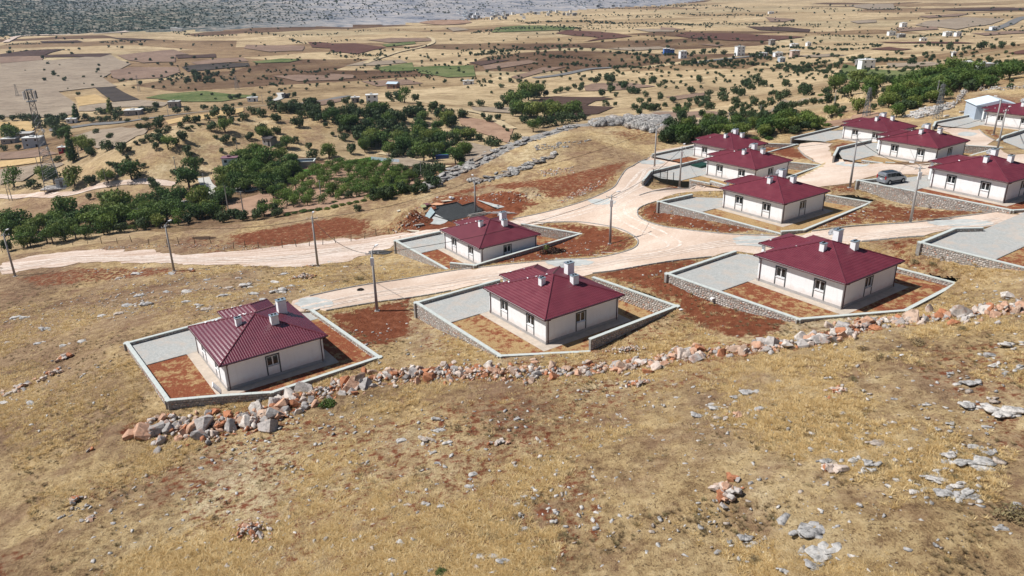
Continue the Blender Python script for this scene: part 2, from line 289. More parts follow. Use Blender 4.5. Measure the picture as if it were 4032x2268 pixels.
def field(name, lo, hi, furrow=.0, ang=0., fs=.7):
    def b(t, p):
        n = tex(t, 'Noise', .03, 6, .65, 'World'); m_ = tex(t, 'Noise', .5, 6, .7, 'World'); s = mathn(t, 'ADD', mathn(t, 'MULTIPLY', n.outputs[0], .6), mathn(t, 'MULTIPLY', m_.outputs[0], .4))
        c = ramp(t, s, [(.38, lo), (.62, hi)]).outputs[0]; vn = tex(t, 'Noise', .16, 9, .78, 'World', (.7, 1.2, 1)); c = mix(t, .8, c, ramp(t, vn.outputs[0], [(.38, (.66, .64, .62)), (.5, (1., 1., 1.)), (.64, (1.2, 1.18, 1.16))]).outputs[0], 'MULTIPLY')
        if furrow:
            w = t.nodes.new('ShaderNodeTexWave'); w.inputs['Scale'].default_value = fs; w.inputs['Distortion'].default_value = 1.2; w.inputs['Detail'].default_value = 2; w.inputs['Detail Scale'].default_value = .3
            g_ = t.nodes.new('ShaderNodeNewGeometry'); mp = t.nodes.new('ShaderNodeMapping'); mp.inputs['Rotation'].default_value = (0, 0, ang); t.links.new(g_.outputs['Position'], mp.inputs[0]); t.links.new(mp.outputs[0], w.inputs[0])
            c = mix(t, mathn(t, 'MULTIPLY', w.outputs[1], furrow), c, tuple(x*.55 for x in lo))
        t.links.new(c, p.inputs['Base Color']); setp(p, 1, .05); bump(t, p, m_.outputs[0], .5, .3)
    return mat(name, b)
MF = dict(straw=field('stubble', (.46, .36, .22), (.60, .49, .32), .25, .6, .12), gold=field('golden_stubble', (.44, .30, .14), (.56, .40, .21), .2, .2, .2), brown=field('bare_brown_earth', (.20, .135, .10), (.29, .20, .15), .25, .4, .2),
 dark=field('ploughed_dark_earth', (.075, .047, .038), (.115, .075, .06), .4, .3, .35), red=field('ploughed_red_earth', (.11, .055, .042), (.155, .082, .062), .4, .2, .35),
 grey=field('grey_fallow', (.255, .20, .15), (.345, .28, .21), .12, .1, .1), black=field('burnt_field', (.06, .05, .045), (.10, .082, .07), .5, .9, .3), green=field('green_crop', (.06, .10, .03), (.22, .22, .10), .3, .5, .3), crop=field('leafy_crop', (.03, .10, .012), (.07, .18, .03), .5, .5, .7),
 earth=field('reddish_earth', (.27, .165, .11), (.37, .245, .17), 0))
def b_gravel(t, p):
    n = tex(t, 'Noise', 3, 8, .75, 'World'); b = tex(t, 'Noise', .12, 5, .6, 'World'); s = mathn(t, 'ADD', mathn(t, 'MULTIPLY', n.outputs[0], .5), mathn(t, 'MULTIPLY', b.outputs[0], .5))
    c = ramp(t, s, [(.36, (.45, .33, .25)), (.5, (.57, .445, .355)), (.62, (.68, .58, .49))]).outputs[0]
    t.links.new(c, p.inputs['Base Color']); setp(p, .95, .1); bump(t, p, n.outputs[0], .6, .08)
M_gravel = mat('pinkish_gravel', b_gravel)
def b_track(t, p):
    n = tex(t, 'Noise', 2.2, 8, .75, 'World'); b = tex(t, 'Noise', .4, 5, .65, 'World', (.12, 1.8, 1)); s = mathn(t, 'ADD', mathn(t, 'MULTIPLY', n.outputs[0], .4), mathn(t, 'MULTIPLY', b.outputs[0], .6))
    c = ramp(t, s, [(.38, (.38, .26, .19)), (.5, (.54, .42, .34)), (.6, (.68, .59, .52))]).outputs[0]
    t.links.new(c, p.inputs['Base Color']); setp(p, .95, .1); bump(t, p, n.outputs[0], .6, .08)
M_track = mat('dirt_track', b_track)
def b_pav(t, p):
    br = t.nodes.new('ShaderNodeTexBrick'); co = t.nodes.new('ShaderNodeTexCoord'); mp = t.nodes.new('ShaderNodeMapping'); mp.inputs['Rotation'].default_value = (0, 0, R(35)); t.links.new(co.outputs['Object'], mp.inputs[0]); t.links.new(mp.outputs[0], br.inputs[0])
    br.inputs['Scale'].default_value = 1; br.inputs['Brick Width'].default_value = .24; br.inputs['Row Height'].default_value = .12; br.inputs['Mortar Size'].default_value = .008
    br.inputs['Color1'].default_value = (.36, .37, .355, 1); br.inputs['Color2'].default_value = (.46, .46, .44, 1); br.inputs['Mortar'].default_value = (.24, .23, .21, 1)
    n = tex(t, 'Noise', .45, 7, .7, 'World'); dust = ramp(t, n.outputs[0], [(.48, 0.), (.66, .8)])
    c = mix(t, dust.outputs[0], br.outputs[0], (.46, .39, .33)); t.links.new(c, p.inputs['Base Color']); setp(p, .9, .15); bump(t, p, br.outputs[1], -.4, .01)
M_pav = mat('block_paving', b_pav)
def b_stone(t, p):
    oi = t.nodes.new('ShaderNodeObjectInfo'); r = ramp(t, oi.outputs['Random'], [(0, (.44, .39, .35)), (.3, (.58, .51, .45)), (.55, (.48, .38, .32)), (.75, (.66, .61, .56)), (.9, (.52, .32, .24))], 'CONSTANT')
    n = tex(t, 'Noise', 5, 6, .7, 'World'); c = mix(t, .6, r.outputs[0], ramp(t, n.outputs[0], [(.32, .45), (.58, 1.)]).outputs[0], 'MULTIPLY')
    t.links.new(c, p.inputs['Base Color']); setp(p, .9, .15); bump(t, p, n.outputs[0], .5, .05)
M_stone = mat('wall_stone', b_stone)
def b_stonej(t, p):
    att = t.nodes.new('ShaderNodeAttribute'); att.attribute_name = 'tone'; r = ramp(t, att.outputs['Fac'], [(0, (.44, .39, .35)), (.3, (.58, .51, .45)), (.55, (.48, .38, .32)), (.75, (.66, .61, .56)), (.9, (.52, .32, .24))], 'CONSTANT')
    n = tex(t, 'Noise', 5, 6, .7, 'World'); c = mix(t, .6, r.outputs[0], ramp(t, n.outputs[0], [(.32, .45), (.58, 1.)]).outputs[0], 'MULTIPLY')
    t.links.new(c, p.inputs['Base Color']); setp(p, .9, .15)
M_stonej = mat('wall_stone_small', b_stonej)
ROCKSTOPS = [(0, (.46, .42, .39)), (.18, (.56, .46, .39)), (.34, (.36, .335, .315)), (.46, (.54, .33, .225)), (.64, (.44, .19, .10)), (.78, (.62, .56, .50)), (.88, (.50, .36, .27))]
def rockmat(name, stops, attr=None):
    def b(t, p):
        if attr: a_ = t.nodes.new('ShaderNodeAttribute'); a_.attribute_name = attr; src = a_.outputs['Fac']
        else: a_ = t.nodes.new('ShaderNodeObjectInfo'); src = a_.outputs['Random']
        r = ramp(t, src, stops, 'CONSTANT'); n = tex(t, 'Noise', 2.2, 8, .72, 'World'); k = ramp(t, n.outputs[0], [(.36, .35), (.52, 1.)])
        c = mix(t, .75, r.outputs[0], k.outputs[0], 'MULTIPLY'); n2 = tex(t, 'Noise', .8, 5, .7, 'World'); c = mix(t, ramp(t, n2.outputs[0], [(.56, 0.), (.66, .55)]).outputs[0], c, (.42, .20, .12))
        t.links.new(c, p.inputs['Base Color']); setp(p, .92, .15); bump(t, p, n.outputs[0], .9, .12)
    return mat(name, b)
M_rub = rockmat('rubble_rock', ROCKSTOPS); M_rubj = rockmat('rubble_rock_small', ROCKSTOPS, 'tone')
GREY = [(0, (.56, .535, .50)), (.3, (.48, .46, .44)), (.6, (.64, .60, .555)), (.85, (.53, .45, .38))]
def b_lime(attr):
    def b(t, p):
        if attr: a_ = t.nodes.new('ShaderNodeAttribute'); a_.attribute_name = attr; src = a_.outputs['Fac']
        else: a_ = t.nodes.new('ShaderNodeObjectInfo'); src = a_.outputs['Random']
        r = ramp(t, src, GREY, 'CONSTANT'); n = tex(t, 'Noise', 2.6, 8, .8, 'World'); k = ramp(t, n.outputs[0], [(.40, .16), (.48, .7), (.56, 1.)])
        c = mix(t, .8, r.outputs[0], k.outputs[0], 'MULTIPLY'); t.links.new(c, p.inputs['Base Color']); setp(p, .92, .12); bump(t, p, n.outputs[0], 1, .12)
    return b
def b_crag(t, p):
    a_ = t.nodes.new('ShaderNodeAttribute'); a_.attribute_name = 'tone'; r = ramp(t, a_.outputs['Fac'], GREY, 'CONSTANT'); n = tex(t, 'Noise', 1.1, 8, .8, 'World', (1, 1, 2.2)); k = ramp(t, n.outputs[0], [(.38, .3), (.45, .75), (.52, 1.)])
    v = t.nodes.new('ShaderNodeTexVoronoi'); v.feature = 'DISTANCE_TO_EDGE'; v.inputs['Scale'].default_value = .9; g = t.nodes.new('ShaderNodeNewGeometry'); t.links.new(g.outputs['Position'], v.inputs['Vector']); e = ramp(t, v.outputs['Distance'], [(0, .35), (.06, 1.)])
    c = mix(t, .95, mix(t, .9, r.outputs[0], k.outputs[0], 'MULTIPLY'), e.outputs[0], 'MULTIPLY'); t.links.new(c, p.inputs['Base Color']); setp(p, .95, .1); bump(t, p, mathn(t, 'MULTIPLY', n.outputs[0], e.outputs[0]), 1, .8)
M_crag = mat('cracked_limestone', b_crag)
M_lime = mat('grey_limestone', b_lime(None)); M_limej = mat('grey_limestone_small', b_lime('tone'))
M_mortar = plain('mortar', (.30, .28, .255), .95, .1, 0, .3, 4)
M_cop = plain('concrete_coping', (.50, .53, .50), .85, .2, 0, .1, 1.2)
M_kerb = plain('kerb_concrete', (.36, .35, .33), .9, .15, 0, .2, 2)
M_apron = plain('concrete_apron', (.47, .40, .33), .9, .15, 0, .16, 1.5)
M_plinth = plain('plinth_concrete', (.38, .36, .345), .9, .15, 0, .12, 2)
M_white = plain('white_render', (.84, .85, .85), .85, .2, 0, .03, .8)
def b_wall(t, p):
    n = tex(t, 'Noise', 1.4, 6, .7); n2 = tex(t, 'Noise', .5, 4, .6, 'Object', (6, 6, .5)); co = t.nodes.new('ShaderNodeTexCoord'); sx = t.nodes.new('ShaderNodeSeparateXYZ'); t.links.new(co.outputs['Object'], sx.inputs[0])
    zz = mathn(t, 'ADD', sx.outputs[2], mathn(t, 'MULTIPLY', mathn(t, 'SUBTRACT', n.outputs[0], .5), -1.4)); base = ramp(t, n.outputs[0], [(.3, (.80, .81, .81)), (.7, (.85, .86, .855))]).outputs[0]
    c = mix(t, ramp(t, zz, [(.42, .42), (.95, 0.)]).outputs[0], base, (.58, .42, .33)); c = mix(t, ramp(t, n2.outputs[0], [(.55, 0.), (.75, .16)]).outputs[0], c, (.5, .48, .45)); t.links.new(c, p.inputs['Base Color']); setp(p, .88, .15)
M_wallr = mat('dust_splashed_render', b_wall)
M_trim = plain('dark_grey_trim', (.075, .08, .08), .7, .3, 0, .15, 4)
M_frame = plain('white_pvc', (.8, .8, .8), .4, .5, 0, .02)
def b_roof(t, p):
    oi = t.nodes.new('ShaderNodeObjectInfo'); n = tex(t, 'Noise', .9, 6, .7); w = tex(t, 'Noise', 7, 4, .7)
    s = mathn(t, 'ADD', mathn(t, 'MULTIPLY', n.outputs[0], .6), mathn(t, 'MULTIPLY', w.outputs[0], .4))
    c = ramp(t, s, [(.35, (.105, .016, .026)), (.65, (.165, .028, .042))]).outputs[0]; c = mix(t, 1., c, ramp(t, oi.outputs['Random'], [(0, (.86, .86, .9)), (1, (1.12, 1.1, 1.1))]).outputs[0], 'MULTIPLY')
    dn = tex(t, 'Noise', 2.5, 6, .75, 'World'); c = mix(t, ramp(t, dn.outputs[0], [(.55, 0.), (.78, .14)]).outputs[0], c, (.28, .14, .12))
    t.links.new(c, p.inputs['Base Color']); setp(p, .42, .5); r = ramp(t, n.outputs[0], [(.3, .36), (.7, .50)]); t.links.new(r.outputs[0], p.inputs['Roughness'])
M_roof = mat('maroon_metal_tile', b_roof)
def b_roof2(t, p):
    b_roof(t, p)
    for l in list(p.inputs['Roughness'].links): t.links.remove(l)
    p.inputs['Roughness'].default_value = .27; p.inputs['Specular IOR Level'].default_value = .8; p.inputs['Coat Weight'].default_value = .5; p.inputs['Coat Roughness'].default_value = .2
M_roofA = mat('glossy_maroon_metal_tile', b_roof2)
M_pipe = plain('maroon_gutter', (.075, .02, .022), .5, .4)
M_tin = plain('galvanised_cap', (.42, .52, .58), .35, .5, .6, .12, 5)
M_hole = plain('dark_flue', (.02, .02, .022), .9, .1)
M_glass = mat('window_glass', lambda t, p: (p.inputs['Base Color'].__setattr__('default_value', (.015, .02, .022, 1)), setp(p, .06, .6)))
M_dish = plain('dish_grey', (.30, .30, .31), .5, .4)
M_pole = plain('pole_concrete', (.36, .345, .33), .9, .15, 0, .1, 2)
M_galv = plain('galvanised_steel', (.17, .175, .18), .6, .3, .2, .1)
M_wire = plain('black_cable', (.02, .02, .02), .7, .2)
M_dsteel = plain('dark_steel', (.03, .032, .032), .6, .3, .3)
M_asphalt = plain('asphalt', (.17, .165, .16), .95, .1, 0, .12, .5)
M_paint = plain('white_paint', (.7, .7, .68), .7, .2)
M_bark = plain('bark', (.10, .075, .055), .95, .1, 0, .3, 3)
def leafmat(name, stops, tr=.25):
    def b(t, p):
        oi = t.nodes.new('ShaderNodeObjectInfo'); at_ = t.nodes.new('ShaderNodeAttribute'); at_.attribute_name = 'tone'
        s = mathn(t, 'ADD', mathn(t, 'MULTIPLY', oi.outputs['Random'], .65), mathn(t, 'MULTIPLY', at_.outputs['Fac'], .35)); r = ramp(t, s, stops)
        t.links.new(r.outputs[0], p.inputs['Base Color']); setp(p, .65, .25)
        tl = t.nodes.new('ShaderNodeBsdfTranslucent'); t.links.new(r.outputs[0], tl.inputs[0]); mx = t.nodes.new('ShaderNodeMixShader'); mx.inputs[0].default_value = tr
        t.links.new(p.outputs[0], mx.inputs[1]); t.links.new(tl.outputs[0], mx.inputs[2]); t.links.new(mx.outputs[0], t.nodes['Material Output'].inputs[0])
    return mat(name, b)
M_leaf = leafmat('oak_leaves', [(0, (.036, .075, .02)), (.35, (.065, .12, .027)), (.7, (.12, .175, .036)), (1, (.22, .24, .055))])
M_far = leafmat('distant_leaves', [(0, (.028, .055, .024)), (.6, (.05, .082, .03)), (1, (.09, .12, .045))])
M_dryleaf = leafmat('dry_scrub', [(0, (.20, .13, .07)), (.6, (.32, .24, .13)), (1, (.25, .23, .11))], .3)
M_straw = leafmat('dry_grass', [(0, (.42, .27, .11)), (.4, (.60, .43, .19)), (.8, (.78, .62, .34)), (1, (.85, .74, .48))], .35)

# ------------------------------------------------------------------ object helpers
def tag(o, label=None, cat=None, group=None, kind=None):
    if label: o['label'] = label
    if cat: o['category'] = cat
    if group: o['group'] = group
    if kind: o['kind'] = kind
    return o
def link(name, me, parent=None, loc_=None, rot=None, scale=None):
    o = bpy.data.objects.new(name, me); C.objects.link(o)
    if parent: o.parent = parent
    if loc_ is not None: o.location = loc_
    if rot is not None: o.rotation_euler = rot
    if scale is not None: o.scale = scale
    return o
def empty(name, loc_, rz=0, sc=1): o = link(name, None, None, loc_, (0, 0, rz), (sc, sc, sc)); o.empty_display_size = .5; return o
def npmesh(name, V, Fq, m, smooth=False, attrs=None):
    V = np.asarray(V, np.float32); Fq = np.asarray(Fq, np.int32); k = Fq.shape[1]; me = bpy.data.meshes.new(name)
    me.vertices.add(len(V)); me.vertices.foreach_set('co', V.ravel()); me.loops.add(Fq.size); me.loops.foreach_set('vertex_index', Fq.ravel())
    me.polygons.add(len(Fq)); me.polygons.foreach_set('loop_start', np.arange(0, Fq.size, k, dtype=np.int32)); me.polygons.foreach_set('loop_total', np.full(len(Fq), k, np.int32))
    if smooth: me.polygons.foreach_set('use_smooth', np.ones(len(Fq), bool))
    me.materials.append(m)
    for an, (ty, arr) in (attrs or {}).items():
        a = me.attributes.new(an, ty, 'POINT'); a.data.foreach_set('color' if ty == 'FLOAT_COLOR' else 'vector' if ty == 'FLOAT_VECTOR' else 'value', np.asarray(arr, np.float32).ravel())
    me.update(); me.validate(); return me
class MB:
    def __init__(s): s.v = []; s.f = []
    def add(s, vs, fs): b = len(s.v); s.v += [tuple(map(float, v)) for v in vs]; s.f += [tuple(b+i for i in f) for f in fs]; return s
    def box(s, x0, x1, y0, y1, z0, z1, mtx=None):
        vs = [Vector((x, y, z)) for z in (z0, z1) for y in (y0, y1) for x in (x0, x1)]
        if mtx is not None: vs = [mtx @ v for v in vs]
        return s.add(vs, [(0, 2, 3, 1), (4, 5, 7, 6), (0, 1, 5, 4), (2, 6, 7, 3), (0, 4, 6, 2), (1, 3, 7, 5)])
    def bar(s, a, b, r, r2=None, n=6):
        a = Vector(a); b = Vector(b); r2 = r if r2 is None else r2; d = (b-a).normalized(); q = d.orthogonal().normalized(); w = d.cross(q); vs = []
        for P, rad in ((a, r), (b, r2)):
            for i in range(n): t_ = 2*math.pi*i/n; vs.append(P+q*math.cos(t_)*rad+w*math.sin(t_)*rad)
        return s.add(vs, [(i, (i+1) % n, n+(i+1) % n, n+i) for i in range(n)]+[tuple(range(n))[::-1], tuple(range(n, 2*n))])
    def tube(s, pts, r, n=5):
        for a, b in zip(pts[:-1], pts[1:]): s.bar(a, b, r, n=n)
        return s
    def mesh(s, name, m, smooth=False):
        me = bpy.data.meshes.new(name); me.from_pydata(s.v, [], s.f); me.materials.append(m)
        if smooth: me.polygons.foreach_set('use_smooth', np.ones(len(s.f), bool))
        me.update(); return me
    def build(s, name, m, parent=None, smooth=False): return link(name, s.mesh(name, m, smooth), parent)
def drape(name, pts2, m, off=.05, step=None, kind='structure', flat=None, rough=0):
    P = [Vector((float(p[0]), float(p[1]))) for p in pts2]; cx = sum(p.x for p in P)/len(P); cy = sum(p.y for p in P)/len(P); dist = math.hypot(cx, cy)
    st = step or max(.7, dist*.0065); out = []
    for i, p in enumerate(P):
        q = P[(i+1) % len(P)]; n = max(1, int((q-p).length/st)); out += [p.lerp(q, k/n) for k in range(n)]
    if rough:
        X0 = np.array([p.x for p in out]); Y0 = np.array([p.y for p in out]); jx = (fbm(X0, Y0, 2.2, 3, 71)-.5)*rough*2; jy = (fbm(X0, Y0, 2.2, 3, 83)-.5)*rough*2; out = [Vector((a+b, c+d)) for a, b, c, d in zip(X0, jx, Y0, jy)]; P = out
    inner = []
    if flat is None:
        xs = np.array([p.x for p in out]); ys = np.array([p.y for p in out]); s2 = st*1.25
        gx, gy = np.meshgrid(np.arange(xs.min()+s2*.4, xs.max(), s2), np.arange(ys.min()+s2*.4, ys.max(), s2)); gx = gx.ravel(); gy = gy.ravel()
        poly = [(p.x, p.y) for p in P]; k = inpoly(gx, gy, poly); gx = gx[k]; gy = gy[k]
        if len(gx): d = polydist(gx, gy, poly, True)[0]; gx = gx[d > st*.4]; gy = gy[d > st*.4]
        inner = [Vector((a, b)) for a, b in zip(gx, gy)]
    n = len(out); vs, es, fs, *_ = geometry.delaunay_2d_cdt(out+inner, [(i, (i+1) % n) for i in range(n)], [], 1, 1e-4)
    X = np.array([v.x for v in vs]); Y = np.array([v.y for v in vs]); Z = (gz(X, Y)+off) if flat is None else np.full(len(X), flat)
    fs = [f if (vs[f[1]]-vs[f[0]]).cross(vs[f[2]]-vs[f[0]]) > 0 else list(f)[::-1] for f in fs if len(f) >= 3]
    me = bpy.data.meshes.new(name); me.from_pydata([tuple(v) for v in np.c_[X, Y, Z]], [], fs); me.materials.append(m); me.update()
    o = link(name, me)
    if kind: o['kind'] = kind
    return o
def smoothline(P, closed=False, n=4):
    P = [np.array(p, float) for p in P]; out = []; L = len(P)
    for i in range(L if closed else L-1):
        a = P[(i-1) % L] if closed or i > 0 else P[0]; b = P[i]; c = P[(i+1) % L]; d = P[(i+2) % L] if closed or i+2 < L else P[-1]
        for k in range(n): t = k/n; out.append(.5*((2*b)+(c-a)*t+(2*a-5*b+4*c-d)*t*t+(3*b-a-3*c+d)*t**3))
    if not closed: out.append(P[-1])
    return out
def dpoly(fn, pts): return [at(fn(*p))[:2] for p in pts]

# ------------------------------------------------------------------ ground sheet
zone = np.zeros((len(GX), 4), np.float32); zone[:, 3] = 1
dcr, _, _, _ = polydist(GX, GY, crest); beyondG = ~inpoly(GX, GY, crest+[(400, -200), (-1200, -200)])
val_m = np.clip((np.where(beyondG, dcr, 0)-25)/60, 0, 1); zone[:, 1] = val_m*np.clip(.5+1.0*fbm(GX, GY, 70, 3, 4), 0, 1)
REDS = [(D, [(818,792),(1032,748),(1040,800),(1038,840),(985,862),(925,880),(860,830)], 1.), (D, [(1490,690),(1789,650),(1680,690),(1760,730),(1850,765),(1985,800),(1940,850),(1840,850),(1710,800),(1705,765),(1570,715)], 1.),
 (D, [(1150,682),(1240,666),(1400,652),(1500,645),(1580,628),(1600,608),(1585,594),(1540,575),(1450,562),(1340,563),(1465,590),(1300,640)], .95), (D, [(1650,510),(1612,523),(1606,537),(1625,552),(1692,571),(1825,586),(1960,590),(1800,560)], 1.),
 (D, [(2075,470),(2150,462),(2160,490),(2400,522),(2520,530),(2395,546),(2289,558),(2148,567),(2042,580),(1990,582),(2197,512),(2090,484)], .78), (D, [(2190,608),(2320,597),(2300,625),(2290,640),(2420,700),(2330,700),(2270,670)], .75),
 (D, [(570,592),(700,570),(860,543),(935,555),(930,588),(800,605),(700,622),(590,618)], .8), (D, [(30,700),(200,672),(420,670),(560,680),(300,705),(80,725)], .62), (D, [(985,575),(1040,520),(1130,495),(1230,470),(1340,475),(1370,500),(1450,500),(1530,470),(1555,440),(1590,400),(1500,420),(1420,440),(1300,455),(1200,465),(1090,495)], .72),
 (D, [(990,585),(1030,535),(1080,508),(1180,490),(1320,490),(1360,510),(1290,552),(1180,570),(1090,580)], 1.), (D, [(1612,492),(1711,473),(1825,464),(1750,455),(1690,462)], 1.), (D, [(1990,372),(2007,372),(2049,408),(1960,395),(1930,378)], .9), (D, [(2085,370),(2140,355),(2140,385),(2095,380)], .9),
 (D, [(1500,850),(1700,830),(1650,870),(1500,890)], .3), (D, [(2500,250),(2576,240),(2576,280),(2480,265)], .5), (D, [(2560,370),(2450,320),(2480,322),(2540,350)], .8), (D, [(2290,355),(2420,345),(2480,362),(2390,366)], .8)]
for fn, pts, amt in REDS:
    P = [un_ for un_ in dpoly(fn, pts)]; m = inpoly(GX, GY, P); d = polydist(GX, GY, P, True)[0]; s = np.clip(.5+np.where(m, d, -d)/3.2, 0, 1)*amt*.9
    s[np.hypot(GX, GY) > 320] = 0; zone[:, 0] = np.maximum(zone[:, 0], s)
brown = np.clip((fbm(GX, GY, 22, 4, 31)-.56)*6, 0, .42)*(1-val_m); zone[:, 0] = np.maximum(zone[:, 0], brown*(np.hypot(GX, GY) < 320))
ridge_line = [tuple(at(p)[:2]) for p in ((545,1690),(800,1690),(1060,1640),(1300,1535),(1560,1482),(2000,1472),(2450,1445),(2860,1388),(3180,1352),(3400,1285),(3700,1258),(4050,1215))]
zone[:, 0] = np.maximum(zone[:, 0], np.clip(1.2-polydist(GX, GY, ridge_line)[0]/2.2, 0, .75))  # red-brown soil along the ridge, also painting the shade under its boulders
ROCKZ = [(D, [(1440,318),(1480,302),(1560,294),(1640,294),(1685,305),(1690,335),(1640,330),(1560,312),(1480,318)], 1.1), (D, [(1045,478),(1120,430),(1200,392),(1280,358),(1380,330),(1480,302),(1480,315),(1400,338),(1300,372),(1230,410),(1130,455),(1060,482)], .72),
 (D, [(1190,455),(1300,420),(1395,385),(1400,395),(1300,440),(1200,465)], .6), (D, [(200,750),(420,740),(560,720),(700,690),(820,690),(760,720),(640,745),(420,800),(250,810)], .36)]
for fn, pts, amt in ROCKZ:
    P = dpoly(fn, pts); m = inpoly(GX, GY, P); d = polydist(GX, GY, P, True)[0]; zone[:, 2] = np.maximum(zone[:, 2], np.clip(.5+np.where(m, d, -d)/2.5, 0, 1)*amt)
tone_a = np.full(len(GX), .5, np.float32)
for fn, pts, amt in [(D,[(-200,700),(300,700),(560,685),(740,700),(700,770),(500,800),(330,870),(320,1000),(300,1090),(100,1110),(-200,1130)],.92),(D,[(300,1110),(500,1130),(700,1150),(860,1160),(820,1210),(560,1230),(350,1200)],.8),(D,[(560,1180),(900,1130),(1250,1140),(1150,1260),(820,1300),(560,1290)],.12),(D,[(1150,490),(1400,440),(1600,390),(1640,400),(1560,440),(1500,470),(1340,470)],.8),(D,[(1000,740),(1300,700),(1200,760),(1050,800)],.3),
 (D,[(1030,800),(1180,840),(1200,900),(1000,890),(960,860)],.15),(D,[(1600,840),(1900,860),(1700,900),(1500,900)],.2),(D,[(1060,1280),(1450,1230),(1600,1330),(1400,1420),(1000,1400)],.82),(D,[(1900,980),(2300,900),(2500,950),(2350,1060),(2050,1080)],.7),(D,[(1650,1250),(2300,1230),(2100,1340),(1700,1330)],.25),(D,[(0,560),(450,545),(1000,480),(1050,520),(900,550),(500,600),(0,650)],.7),(D,[(0,640),(740,600),(900,560),(1000,560),(950,600),(700,640),(0,680)],.75)]:
    P = dpoly(fn, pts); m = inpoly(GX, GY, P); d = polydist(GX, GY, P, True)[0]; k = np.clip(.5+np.where(m, d, -d)/9, 0, 1); tone_a = tone_a*(1-k)+amt*k
hp = dpoly(D, [(150,450),(230,412),(330,387),(450,340),(530,300),(620,285),(760,275),(880,290),(860,330),(820,370),(700,400),(600,420),(480,445),(380,460),(250,462)])
m = inpoly(GX, GY, hp); d = polydist(GX, GY, hp, True)[0]; zone[:, 1] *= 1-np.clip(.5+np.where(m, d, -d)/14, 0, 1)*.85
hp = dpoly(D, [(0,470),(150,480),(300,470),(450,470),(520,500),(430,540),(250,560),(0,600)]); m = inpoly(GX, GY, hp); d = polydist(GX, GY, hp, True)[0]; k = np.clip(.5+np.where(m, d, -d)/10, 0, 1); zone[:, 1] *= 1-k; tone_a = tone_a*(1-k)+.85*k
Q = np.arange(NR*NA).reshape(NR, NA); quads = np.stack([Q[:-1, :-1], Q[:-1, 1:], Q[1:, 1:], Q[1:, :-1]], -1).reshape(-1, 4)
VX, VY, VZ = GX.copy(), GY.copy(), GZ.copy()
inside = np.zeros(len(GX), bool)
VZo = land(GX, GY)
for p, a_, b_, h_ in mounds: VZo += 0
for n, P in PLOT.items():
    ins = inpoly(GX, GY, P); inside |= ins
nearm = (np.hypot(GX, GY) < 230)
for n, P in PLOT.items():
    d, bx, by, _ = polydist(GX, GY, P, True); rad = np.hypot(GX, GY)*.0048+.08; m = (d < rad) & nearm
    VX[m] = bx[m]; VY[m] = by[m]; VZ[m] = VZo[m]
fc_x = VX[quads].mean(1); fc_y = VY[quads].mean(1); keep = np.ones(len(quads), bool); outside = np.ones(len(quads), bool)
for n, P in PLOT.items(): keep &= ~inpoly(fc_x, fc_y, P)
quads = quads[keep]
# verts just outside a plot must not carry the dug height
use = np.unique(quads); m = inside[use]; VZ[use[m]] = VZo[use[m]]
small = ((fbm(GX, GY, 1.3, 3, 12)-.5)*.26+(fbm(GX, GY, 4.5, 3, 44)-.5)*.55)*np.clip(1-zone[:, 0], .3, 1)*(np.hypot(GX, GY) < 90); VZ = VZ+np.where(inside, 0, small)*np.clip((90-np.hypot(GX, GY))/20, 0, 1)
hb = inpoly(fc_x[keep], fc_y[keep], hillbase+[(6000, -500), (-4000, -500)])
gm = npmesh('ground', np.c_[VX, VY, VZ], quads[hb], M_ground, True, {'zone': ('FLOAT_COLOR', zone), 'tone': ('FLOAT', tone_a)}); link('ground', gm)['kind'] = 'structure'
hz = zone.copy(); px_dark = polydist(GX, GY, [tuple(un(p, z)[:2]) for p, z in [((-300,70),-10),((200,70),-5),((500,90),-20)]])[0]; hz[:, 0] = np.clip(1.2-px_dark/330, 0, 1)
hm = npmesh('hills', np.c_[VX, VY, VZ], quads[~hb], M_hill, True, {'zone': ('FLOAT_COLOR', hz)}); link('hills', hm)['kind'] = 'structure'
# coarse ground behind the viewpoint
bk = MB(); n = 24
for i in range(n):
    a0 = R(85+190*i/n); a1 = R(85+190*(i+1)/n)
    for r0, r1, z0, z1 in ((0, 10, 7, 7), (10, 200, 7, 20), (200, 14000, 20, 20)):
        bk.add([(r0*math.sin(a0), r0*math.cos(a0), z0), (r0*math.sin(a1), r0*math.cos(a1), z0), (r1*math.sin(a1), r1*math.cos(a1), z1), (r1*math.sin(a0), r1*math.cos(a0), z1)], [(0, 1, 2, 3)])
bk.build('terrain', M_ground)['kind'] = 'structure'

# ------------------------------------------------------------------ roads
E_track = [(0,662),(80,645),(200,630),(380,631),(480,640),(560,635),(640,628),(720,618),(860,601),(1000,590),(1110,574),(1180,568),(1290,552),(1345,563),(1313,566),(1280,590),(1115,592),(1000,610),(985,622),(900,650),(800,668),(740,672),(600,667),(450,664),(300,660),(200,662),(100,675),(0,692)]
drape('dirt_track', dpoly(D, E_track), M_track, .05, rough=1.5)
J_road = [(1290,552),(1400,528),(1480,503),(1540,475),(1562,445),(1600,413),(1632,398),(1650,380),(1760,360),(1740,400),(1640,425),(1612,462),(1640,478),(1700,468),(1608,493),(1711,476),(1830,464),(1900,472),(1700,488),(1650,508),(1612,522),(1603,537),(1620,555),(1692,574),(1825,589),(1958,594),(2042,584),(2148,571),(2289,562),(2395,549),(2539,533),(2600,528),(2600,560),(2475,572),(2400,574),(2370,582),(2319,595),(2167,608),(2080,625),(1900,640),(1846,632),(1789,647),(1600,672),(1507,685),(1440,702),(1260,703),(1126,733),(958,759),(820,782),(790,795),(720,790),(735,757),(780,745),(900,720),(1000,705),(1130,683),(1240,670),(1400,655),(1500,650),(1585,630),(1605,610),(1590,592),(1540,572),(1450,560),(1345,561)]
